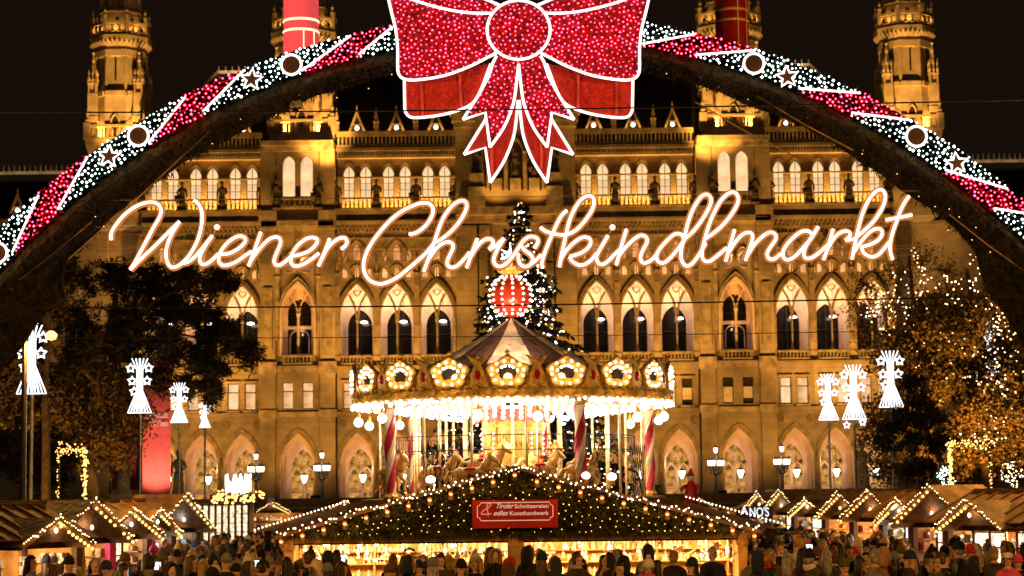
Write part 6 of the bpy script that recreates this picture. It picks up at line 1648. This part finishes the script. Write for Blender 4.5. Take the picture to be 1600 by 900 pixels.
# ================================================================== CROWD
SKIN = mat('skin_tone', (.55,.32,.20), rough=.55, var=.08, scale=6); SKIN2 = mat('skin_tone_tan', (.42,.23,.13), rough=.55, var=.08, scale=6)
EYE = mat('dark_eye', (.02,.012,.008), rough=.2); LIP = mat('lips', (.42,.12,.09), rough=.5); SHOE = mat('black_boot', (.02,.016,.013), rough=.5)
coat_cols = [('black',(.012,.011,.011)),('black',(.015,.013,.012)),('dark navy',(.014,.018,.035)),('charcoal',(.035,.033,.032)),('brown',(.09,.045,.02)),('olive',(.06,.055,.02)),('beige',(.42,.30,.18)),('grey',(.16,.15,.14)),('cream',(.60,.48,.34)),('dark green',(.02,.04,.025)),('burgundy',(.14,.015,.02)),('camel',(.35,.19,.08)),('pink',(.65,.07,.16)),('red',(.5,.02,.02)),('white',(.68,.62,.55))]
cw = [24,20,14,14,8,5,3.5,6,2.2,4,3,3,.5,.5,1.0]
hat_cols = [('black',(.012,.011,.011)),('grey',(.2,.19,.18)),('mustard',(.45,.26,.04)),('white',(.72,.66,.58)),('cream',(.6,.47,.33)),('brown',(.12,.06,.03)),('olive',(.10,.085,.03)),('navy',(.02,.025,.06)),('red',(.5,.02,.025)),('pink',(.75,.08,.22)),('pale blue',(.40,.48,.58))]
hw = [16,9,3.5,4,5,8,5,6,1.2,.7,1.2]
hair_cols = [('black',(.010,.008,.007)),('dark brown',(.03,.016,.008)),('brown',(.09,.045,.02)),('blond',(.38,.22,.07)),('grey',(.3,.27,.24))]
COATM = [mat('coat_%s_%d' % (n.replace(' ','_'), i), c, rough=.8, var=.18, scale=4, bump=.25, bscale=18) for i, (n, c) in enumerate(coat_cols)]
HATM = [mat('hat_%s' % n.replace(' ','_'), c, rough=.95, var=.15, scale=12, bump=.4, bscale=60) for n, c in hat_cols]
HAIRM = [mat('hair_%s' % n.replace(' ','_'), c, rough=.5, var=.3, scale=14) for n, c in hair_cols]
TROU = [mat('trousers_%d' % i, c, rough=.85, var=.15) for i, c in enumerate([(.015,.015,.018),(.03,.04,.08),(.05,.045,.04)])]

def cap(b, a, c, r0, r1, n=10):
    """rounded limb"""
    a = Vector(a); c = Vector(c); k = 5; pts = [a.lerp(c, i/k) for i in range(k+1)]
    b.tube(pts, [r0+(r1-r0)*i/k for i in range(k+1)], n); b.ball(a, r0, nu=n, nv=6); b.ball(c, r1, nu=n, nv=6)
def ell(b, c, rx, ry, rz, n=14): b.ball(c, 1, nu=n, nv=9, sx=rx, sy=ry, sz=rz)
def body(pose, puff=1.0, slim=1.0):
    """coat, legs, arms, neck and head merged by a voxel remesh into one continuous skin"""
    b = MB(); vox = .016
    hz = 1.60
    ell(b, (0,.012,hz+.01), .078, .098, .118); ell(b, (0,-.025,hz-.062), .058, .072, .068); ell(b, (0,-.102,hz-.012), .016, .026, .030); ell(b, (0,-.072,hz+.03), .062, .035, .022)
    for s in (-1, 1): ell(b, (s*.080,.01,hz-.005), .014, .024, .034, 8)
    cap(b, (0,.015,1.38), (0,.008,1.53), .062, .056)
    p = puff
    cap(b, (-.14*slim,.01,1.375), (.14*slim,.01,1.375), .078*p, .078*p)
    ell(b, (0,0,1.25), .195*slim*p, .135*p, .20); ell(b, (0,0,1.03), .178*slim*p, .135*p, .20); ell(b, (0,.005,.83), .19*slim*p, .15*p, .2)
    b.lathe([(.10,0),(.115,.05),(.10,.09)], (0,.005,1.395), 14)
    if pose in ('pockets', 'walk'):
        for s in (-1, 1):
            cap(b, (s*.195*slim,.0,1.35), (s*.265*slim,.035,1.08), .072*p, .062*p); cap(b, (s*.265*slim,.035,1.08), (s*.185*slim,-.10,.93), .062*p, .052*p)
    elif pose == 'mug':            # forearms folded up before the chest
        for s in (-1, 1):
            cap(b, (s*.195*slim,.0,1.35), (s*.25*slim,.01,1.08), .072*p, .062*p); cap(b, (s*.25*slim,.01,1.08), (s*.06,-.20,1.20), .058*p, .042)
            hand(b, Vector((s*.045,-.225,1.225)), Vector((-s*.5,-.2,.85)).normalized(), Vector((-s,0,0)))
    elif pose == 'phone':          # both arms raised before the face
        for s in (-1, 1):
            cap(b, (s*.195*slim,.0,1.35), (s*.27*slim,-.16,1.17), .072*p, .06*p); cap(b, (s*.27*slim,-.16,1.17), (s*.09,-.36,1.44), .055*p, .038)
            hand(b, Vector((s*.075,-.385,1.475)), Vector((-s*.15,-.1,1)).normalized(), Vector((-s,0,0)))
    st_ = .16 if pose == 'walk' else .02
    for s in (-1, 1):
        f = s*st_
        cap(b, (s*.088,.0,.86), (s*.098,-f*.6-.01,.47), .095, .066); cap(b, (s*.098,-f*.6-.01,.47), (s*.10,-f+.03,.09), .066, .046); ell(b, (s*.10,-f-.04,.052), .048, .125, .052, 10)
    me = b.mesh('tmp', SKIN); ob = bpy.data.objects.new('tmp', me); C.objects.link(ob)
    md = ob.modifiers.new('r', 'REMESH'); md.mode = 'VOXEL'; md.voxel_size = vox if pose in ('pockets','walk') else .0125
    sm = ob.modifiers.new('s', 'SMOOTH'); sm.factor = .5; sm.iterations = 2
    bpy.context.view_layer.update()
    out = bpy.data.meshes.new_from_object(ob.evaluated_get(bpy.context.evaluated_depsgraph_get())); bpy.data.objects.remove(ob); bpy.data.meshes.remove(me)
    out.name = 'body'; out.materials.clear()
    for q in (SKIN, COATM[0], TROU[0], SHOE, EYE, LIP): out.materials.append(q)
    for f in out.polygons:
        x, y, z = f.center; i = 1
        if z < .11: i = 3
        elif z < .66: i = 2
        elif z > 1.475: i = 0
        if z > 1.475:
            for s in (-1, 1):
                if (x-s*.034)**2 + (z-(hz+.004))**2 < .0105**2 and y < -.055: i = 4
            if abs(x) < .024 and abs(z-(hz-.062)) < .0085 and y < -.06: i = 5
        if pose == 'phone' and y < -.345 and z > 1.40: i = 0
        if pose == 'mug' and y < -.205 and 1.15 < z < 1.36: i = 0
        f.material_index = i; f.use_smooth = True
    return out
def hand(b, w_, d, side):
    """palm, four curled fingers and a thumb from the side of the palm"""
    nrm = d.cross(side).normalized(); palm = w_ + d*.045
    ell(b, tuple(palm), .036, .022, .045, 8)
    for k in range(4):
        o = side.cross(d).normalized()*0 + nrm*0 + Vector((0,0,0)); off = (k-1.5)*.019; ln = (.058,.068,.064,.05)[k]
        r0 = palm + d*.035 + nrm*0 + side*0 + Vector((0, off, 0)) if abs(side.x) > .5 else palm + d*.035
        p1 = r0 + d*ln*.55 + side*.008; p2 = p1 + d*ln*.2 + side*ln*.45
        b.tube([tuple(r0), tuple(p1), tuple(p2)], [.0098,.0092,.0078], 6)
    t0 = palm - d*.01 + Vector((0,-.028,0)); b.tube([tuple(t0), tuple(t0+d*.03+Vector((0,-.018,0))), tuple(t0+d*.055+side*.02+Vector((0,-.02,0)))], [.012,.011,.009], 6)
BODIES = [('pockets', body('pockets', 1.0, 1.0)), ('pockets', body('pockets', 1.16, 1.0)), ('pockets', body('pockets', 1.08, .86)), ('walk', body('walk', 1.05, .95)), ('mug', body('mug', 1.08, .92)), ('phone', body('phone', 1.06, .95))]

# ---- head wear, origin at the head centre
def beanie(pom):
    b = MB(); prof = [(.092,-.005),(.100,.0),(.102,.035),(.097,.045),(.095,.075),(.080,.115),(.05,.145),(.012,.158)]
    b.lathe(prof, (0,.012,.025), 16, sy=1.2); 
    for i in range(16): a = i*PI/8; b.tube([(.104*math.cos(a),.012+.104*1.2*math.sin(a),.028),(.104*math.cos(a),.012+.104*1.2*math.sin(a),.058)], .006, 4)
    if pom:
        rn = random.Random(1); b.ball((0,.012,.205), .036, nu=10, nv=7)
        for _ in range(60): d = Vector((rn.gauss(0,1),rn.gauss(0,1),rn.gauss(0,1))).normalized(); b.leaf(Vector((0,.012,.205))+d*.03, d, (rn.random(),rn.random(),rn.random()), .022, .005)
    return b.mesh('beanie', HATM[0], True)
def hair_short():
    b = MB(); rn = random.Random(2)
    b.lathe([(.075,-.07),(.090,-.03),(.093,.03),(.084,.085),(.055,.125),(.01,.142)], (0,.03,.01), 16, sy=1.08)
    for _ in range(160):
        a = rn.uniform(0,2*PI); t = rn.uniform(.1,1.4); d = Vector((math.cos(a)*math.cos(t),math.sin(a)*math.cos(t),math.sin(t)))
        b.leaf(Vector((d.x*.085,.03+d.y*.095,.02+d.z*.115)), d+Vector((rn.gauss(0,.6),rn.gauss(0,.6),rn.gauss(0,.6))), (rn.random(),rn.random(),rn.random()), .04, .008)
    return b.mesh('hair', HAIRM[0], True)
def hair_long():
    b = MB(); n = 14; rows = [(.02,.145,.0),(.062,.122,.01),(.088,.08,.02),(.098,.02,.03),(.104,-.06,.035),(.112,-.14,.04),(.118,-.22,.045),(.09,-.30,.05)]
    o = len(b.v)
    for r, z, dy in rows:
        for j in range(n):
            a = -.30 + (PI+.60)*j/(n-1) ; w = 1 + .05*math.sin(j*2.3+z*30)
            b.v.append((r*w*math.cos(a), .012+dy*.4+r*1.12*w*math.sin(a), z+.005))
    for i in range(len(rows)-1):
        for j in range(n-1): b.f.append((o+i*n+j,o+i*n+j+1,o+(i+1)*n+j+1,o+(i+1)*n+j)); b.m.append(0)
    b.lathe([(.078,.07),(.074,.10),(.045,.132),(.005,.147)], (0,.0,.005), 14, sy=1.15)
    return b.mesh('hair', HAIRM[0], True)
def hood(fur):
    b = MB(); n = 16; rows = [(.02,.165,.03),(.075,.145,.03),(.108,.09,.03),(.122,.02,.035),(.124,-.06,.035),(.118,-.13,.03),(.125,-.19,.02)]
    o = len(b.v)
    for r, z, dy in rows:
        for j in range(n):
            a = -.55 + (PI+1.1)*j/(n-1); b.v.append((r*math.cos(a), dy+r*1.1*math.sin(a), z))
    for i in range(len(rows)-1):
        for j in range(n-1): b.f.append((o+i*n+j,o+i*n+j+1,o+(i+1)*n+j+1,o+(i+1)*n+j)); b.m.append(0)
    if fur:
        rn = random.Random(5); ring = [(.11*math.cos(a), -.045, .02+.135*math.sin(a)) for a in [-.9+i*(PI+1.8)/24 for i in range(25)]]
        b.tube(ring, .024, 7, m=1)
        for _ in range(220): c_ = Vector(ring[rn.randrange(25)]); d = Vector((rn.gauss(0,1),rn.gauss(-.4,.8),rn.gauss(0,1))).normalized(); b.leaf(c_+d*.018, d, (rn.random(),rn.random(),rn.random()), .035, .006, 1)
    return b.mesh('hood', [COATM[0], mat('fawn_fur_trim', (.36,.24,.12), rough=.95, var=.3, scale=30)] if fur else COATM[0], True)
def flatcap():
    b = MB(); b.lathe([(.09,0),(.105,.03),(.10,.06),(.06,.085),(.01,.092)], (0,.01,.045), 16, sy=1.22); b.prism([(-.07,.05),(.07,.05),(.05,.062),(-.05,.062)], -.17, -.09); return b.mesh('flat_cap', HATM[0], True)
def scarf():
    b = MB()
    for k in range(2): b.tube([(.088*math.cos(t), .01+.092*math.sin(t), 1.45+.035*k+.012*math.sin(3*t)) for t in [i*PI/8 for i in range(16)]], .034, 7, closed=True)
    b.tube([(.03,-.11,1.45),(.045,-.155,1.35),(.04,-.15,1.18)], [.03,.032,.028], 7); return b.mesh('scarf', HATM[0], True)
ME_HW = {'beanie': beanie(False), 'pom beanie': beanie(True), 'short hair': hair_short(), 'long hair': hair_long(), 'hood': hood(False), 'fur-trimmed hood': hood(True), 'flat cap': flatcap()}
ME_SC = scarf()
hk = ['beanie']*7 + ['pom beanie']*4 + ['short hair']*5 + ['long hair']*6 + ['hood']*3 + ['fur-trimmed hood']*3 + ['flat cap']
used = set(); prn = random.Random(77)
def setm(o, i, m): o.material_slots[i].link = 'OBJECT'; o.material_slots[i].material = m
def person(x, y, rz, zone, force=None):
    force = force or {}
    for _ in range(300):
        ci = force.get('coat', prn.choices(range(len(coat_cols)), cw)[0]); h = force.get('head', prn.choice(hk)); sc = prn.random() < .22
        if 'hair' in h: hi = prn.randrange(len(hair_cols)); hc = hair_cols[hi][0]
        elif 'hood' in h: hi = ci; hc = coat_cols[ci][0]
        else: hi = force.get('hat', prn.choices(range(len(hat_cols)), hw)[0]); hc = hat_cols[hi][0]
        si = prn.randrange(len(hat_cols)); fc = 'facing viewer' if abs(rz) < .75 else 'from behind' if abs(rz) > 2.3 else 'sideways'
        lb = 'person in %s coat%s, %s %s, %s' % (coat_cols[ci][0], (', %s scarf' % hat_cols[si][0]) if sc else ', ' + fc, hc, h, zone)
        if lb not in used: break
    used.add(lb)
    bi = force.get('body', prn.choices(range(6), [5,4,5,4,2,.6])[0]); hgt = prn.uniform(.95,1.10)
    t = thing('person', lb, 'person', (x, y, 0), rz, 'crowd in front of the market stalls'); t.scale = (prn.uniform(.90,1.0),)*2 + (hgt,)
    o = place('body', BODIES[bi][1], t); setm(o, 0, prn.choice([SKIN, SKIN, SKIN2])); setm(o, 1, COATM[ci]); setm(o, 2, prn.choice(TROU))
    q = place(h.replace(' ', '_').replace('-', '_').replace('short_hair', 'hair').replace('long_hair', 'hair').replace('pom_', ''), ME_HW[h], t, (0, 0, 1.60))
    setm(q, 0, HAIRM[hi] if 'hair' in h else COATM[hi] if 'hood' in h else HATM[hi])
    if 'hair' not in h and 'hood' not in h and prn.random() < .6:
        k = place('hair', ME_HW['long hair' if prn.random() < .6 else 'short hair'], t, (0,0,1.585), scale=(.97,.97,.86)); setm(k, 0, prn.choice(HAIRM))
    if sc: s_ = place('scarf', ME_SC, t); setm(s_, 0, HATM[si])
    if bi == 5:
        b = MB(); b.box(-.075,.075,-.012,0,0,.15,0); b.box(-.07,.07,0.0,.003,.008,.142,1); ph = b.build('phone', [METAL_D, emat('phone_screen', (.8,.9,1), 2.5, sample=False) if 'phone_screen' not in MATS else MATS['phone_screen']], None)
        ph.location = (x + math.sin(rz)*.42*1, y - math.cos(rz)*.42, 1.50*hgt); ph.rotation_euler = (0, 0, rz)
        PHN = globals().setdefault('PHN', []); PHN.append(1)
        tag(ph, ('glowing phone, ' + lb.split(',')[0] + ',' + lb.split(',')[-2] + ',' + lb.split(',')[-1]).replace(', from behind','').replace(', facing viewer','').replace(', sideways',''), 'phone')
    return t
placed = []
def free(x, y, d):
    for a, c in placed:
        if (a-x)**2 + (c-y)**2 < d*d: return False
    return True
def crowd(n, fx, dmin, zonef):
    k = 0; tries = 0
    while k < n and tries < n*60:
        tries += 1; x, y = fx()
        if not free(x, y, dmin): continue
        placed.append((x, y)); k += 1
        r = prn.random(); rz = prn.gauss(0,.45) if r < .34 else (PI + prn.gauss(0,.5)) if r < .72 else prn.choice([-1,1])*prn.uniform(.9,2.1)
        rz = (rz + PI) % (2*PI) - PI
        person(x, y, rz, zonef(x, y))
# named individuals first
q = P(235, 880, 35.5); placed.append((q.x, 35.5)); person(q.x, 35.5, PI-.1, 'in the left foreground', dict(body=5, coat=0, head='short hair'))
q = P(1292, 850, 44); placed.append((q.x, 44)); person(q.x, 44, 2.6, 'right of the carving stall', dict(body=0, coat=13, head='beanie', hat=9))
q = P(1590, 875, 36); placed.append((q.x, 36)); person(q.x, 36, PI, 'at the right frame edge', dict(body=1, coat=0, head='beanie', hat=9))
q = P(262, 838, 44.5); placed.append((q.x, 44.5)); person(q.x, 44.5, .4, 'in the left aisle', dict(body=1, coat=1, head='beanie', hat=8))
def zl(x, y): return 'left aisle %s' % ('near amber hut' if y < 38.5 else 'near pink post' if y < 42 else 'near white windows' if y < 47 else 'near glowing shelves')
def zr_(x, y): return 'right aisle %s' % ('near orange hut' if y < 40 else 'near tall gable' if y < 46 else 'near doorway' if y < 52 else 'halfway back' if y < 60 else 'near shop sign')
def zf(x, y): return 'front row %s' % ('far left' if x < -6 else 'left' if x < -2.5 else 'far right' if x > 6 else 'right' if x > 2.5 else 'middle')
def fl_(): y = prn.uniform(34.5, 58); return prn.uniform(-7.7 - (.3 if y < 36 else 0), -5.1 if y > 39.5 else -4.4), y
def fr_(): y = prn.uniform(34.5, 71); return prn.uniform(5.15 if y > 39.5 else 4.6, 8.6 if y > 39 else 8.9), y
def ff_(): y = prn.uniform(34.2, 39.6); return prn.choice([prn.uniform(-5.2, 5.2), prn.uniform(-5.2, 5.2), prn.uniform(-9.4,-5), prn.uniform(5, 9.6)]), y
def flf_(): y = prn.uniform(50, 74); return prn.uniform(-8.6 if y < 53 else -10.4*y/62, -5.4), y
def fn_(): y = prn.uniform(36, 48); return prn.uniform(-7.7, -5.1 if y > 39.5 else -4.4), y
def fm_(): y = prn.uniform(36, 49); return prn.uniform(5.15, 8.7), y
def frf_(): y = prn.uniform(46, 76); return prn.uniform(5.3, 8.7), y
crowd(122, ff_, .38, zf); crowd(78, fn_, .36, zl); crowd(92, fm_, .36, zr_)
# the rest of the throng, packed between and behind the people above: one mass nobody could count
LOW = []
for k in (0, 1, 2, 3):
    ob = bpy.data.objects.new('tmp', BODIES[k][1]); C.objects.link(ob); dm = ob.modifiers.new('d', 'DECIMATE'); dm.ratio = .07
    bpy.context.view_layer.update(); me = bpy.data.meshes.new_from_object(ob.evaluated_get(bpy.context.evaluated_depsgraph_get())); bpy.data.objects.remove(ob)
    LOW.append(([tuple(v.co) for v in me.vertices], [(tuple(f.vertices), f.material_index) for f in me.polygons])); bpy.data.meshes.remove(me)
HLOW = {k: ([tuple(v.co) for v in ME_HW[k].vertices], [tuple(f.vertices) for f in ME_HW[k].polygons]) for k in ('hood', 'long hair', 'flat cap')}
ME_HW2 = MB().lathe([(.10,0),(.104,.04),(.09,.08),(.055,.125),(.012,.14)], (0,.012,.028), 10, sy=1.2)
HLOW['beanie'] = (ME_HW2.v, ME_HW2.f)
tm = MB(); cmats = [SKIN, TROU[0], SHOE] + COATM[:12] + HATM[:9] + HAIRM[:4]
def throng(n, fx, dmin):
    k = 0; tries = 0
    while k < n and tries < n*80:
        tries += 1; x, y = fx()
        if not free(x, y, dmin): continue
        placed.append((x, y)); k += 1; rz = prn.uniform(-PI, PI); c_, s_ = math.cos(rz), math.sin(rz); hg = prn.uniform(.93, 1.07); wd = prn.uniform(.9, 1.0)
        T = lambda v, dz=0.0: (x + (v[0]*c_ - v[1]*s_)*wd, y + (v[0]*s_ + v[1]*c_)*wd, (v[2]+dz)*hg)
        vs, fs = prn.choice(LOW); o = len(tm.v); tm.v.extend(T(v) for v in vs); ci = 3 + prn.choices(range(12), cw[:12])[0]
        for f, mi in fs: tm.f.append(tuple(i + o for i in f)); tm.m.append(0 if mi in (0,4,5) else ci if mi == 1 else 1 if mi == 2 else 2)
        h = prn.choice(['hood','long hair','beanie','beanie','flat cap','long hair']); vs, fs = HLOW[h]; o = len(tm.v); tm.v.extend(T(v, 1.6) for v in vs)
        hi = ci if h == 'hood' else 24 + prn.randrange(4) if 'hair' in h else 15 + prn.choices(range(9), hw[:9])[0]
        for f in fs: tm.f.append(tuple(i + o for i in f)); tm.m.append(hi)
def tl_(): y = prn.uniform(48, 58); return prn.uniform(-7.9, -5.2), y
def tr_(): y = prn.uniform(49, 62); return prn.uniform(5.2, 8.6), y
throng(52, tl_, .36); throng(80, flf_, .4); throng(84, tr_, .36); throng(70, frf_, .36)
to = tm.build('crowd', cmats, None, smooth=True, kind='stuff'); tag(to, 'dense throng of visitors in dark winter coats filling the market aisles', 'crowd')
# riders on the carousel's upper deck
for i, (px, D, lb, ci, hd) in enumerate(((712,72.2,'carousel rider in dark coat with pink cap of hair, left of the drum',12,'beanie'), (735,72.5,'carousel rider in black coat standing left of the drum',0,'short hair'), (858,72.6,'carousel rider in dark coat right of the drum',1,'fur-trimmed hood'), (752,72.9,'carousel rider in brown coat beside the drum',4,'long hair'))):
    q = P(px, 700, D); t = thing('person', lb, 'person', (q.x, D, zd), .3*(i-1), 'riders on the carousel'); o = place('body', BODIES[i % 3][1], t); setm(o, 1, COATM[ci if i else 0]); h = place(hd.replace(' ','_').replace('-','_').replace('short_hair','hair').replace('long_hair','hair'), ME_HW[hd], t, (0,0,1.6)); 
    setm(h, 0, HATM[9] if hd == 'beanie' else HAIRM[1] if 'hair' in hd else COATM[ci])

# added street lamps out of view: they light the arch, roofs and nearest heads
for s, lb in ((-1, 'added street lamp out of view on the left'), (1, 'added street lamp out of view on the right')):
    t = thing('street_lamp', lb, 'street lamp', (s*13, 20, 0), group='added street lamps out of view')
    b = MB(); b.tube([(0,0,0),(0,0,8.6),(0,.5,9.0),(0,1.2,9.1)], [.1,.07,.06,.05], 8); b.build('post', METAL_D, t)
    b = MB(); b.lathe([(.1,.12),(.28,.05),(.25,-.05)], (0,1.3,9.0), 10); b.build('lamp_head', LAMP_W, t)
    lamp('POINT', 'lamp_light', (0, 1.3, 8.7), 5200, SODIUM, t, .3)
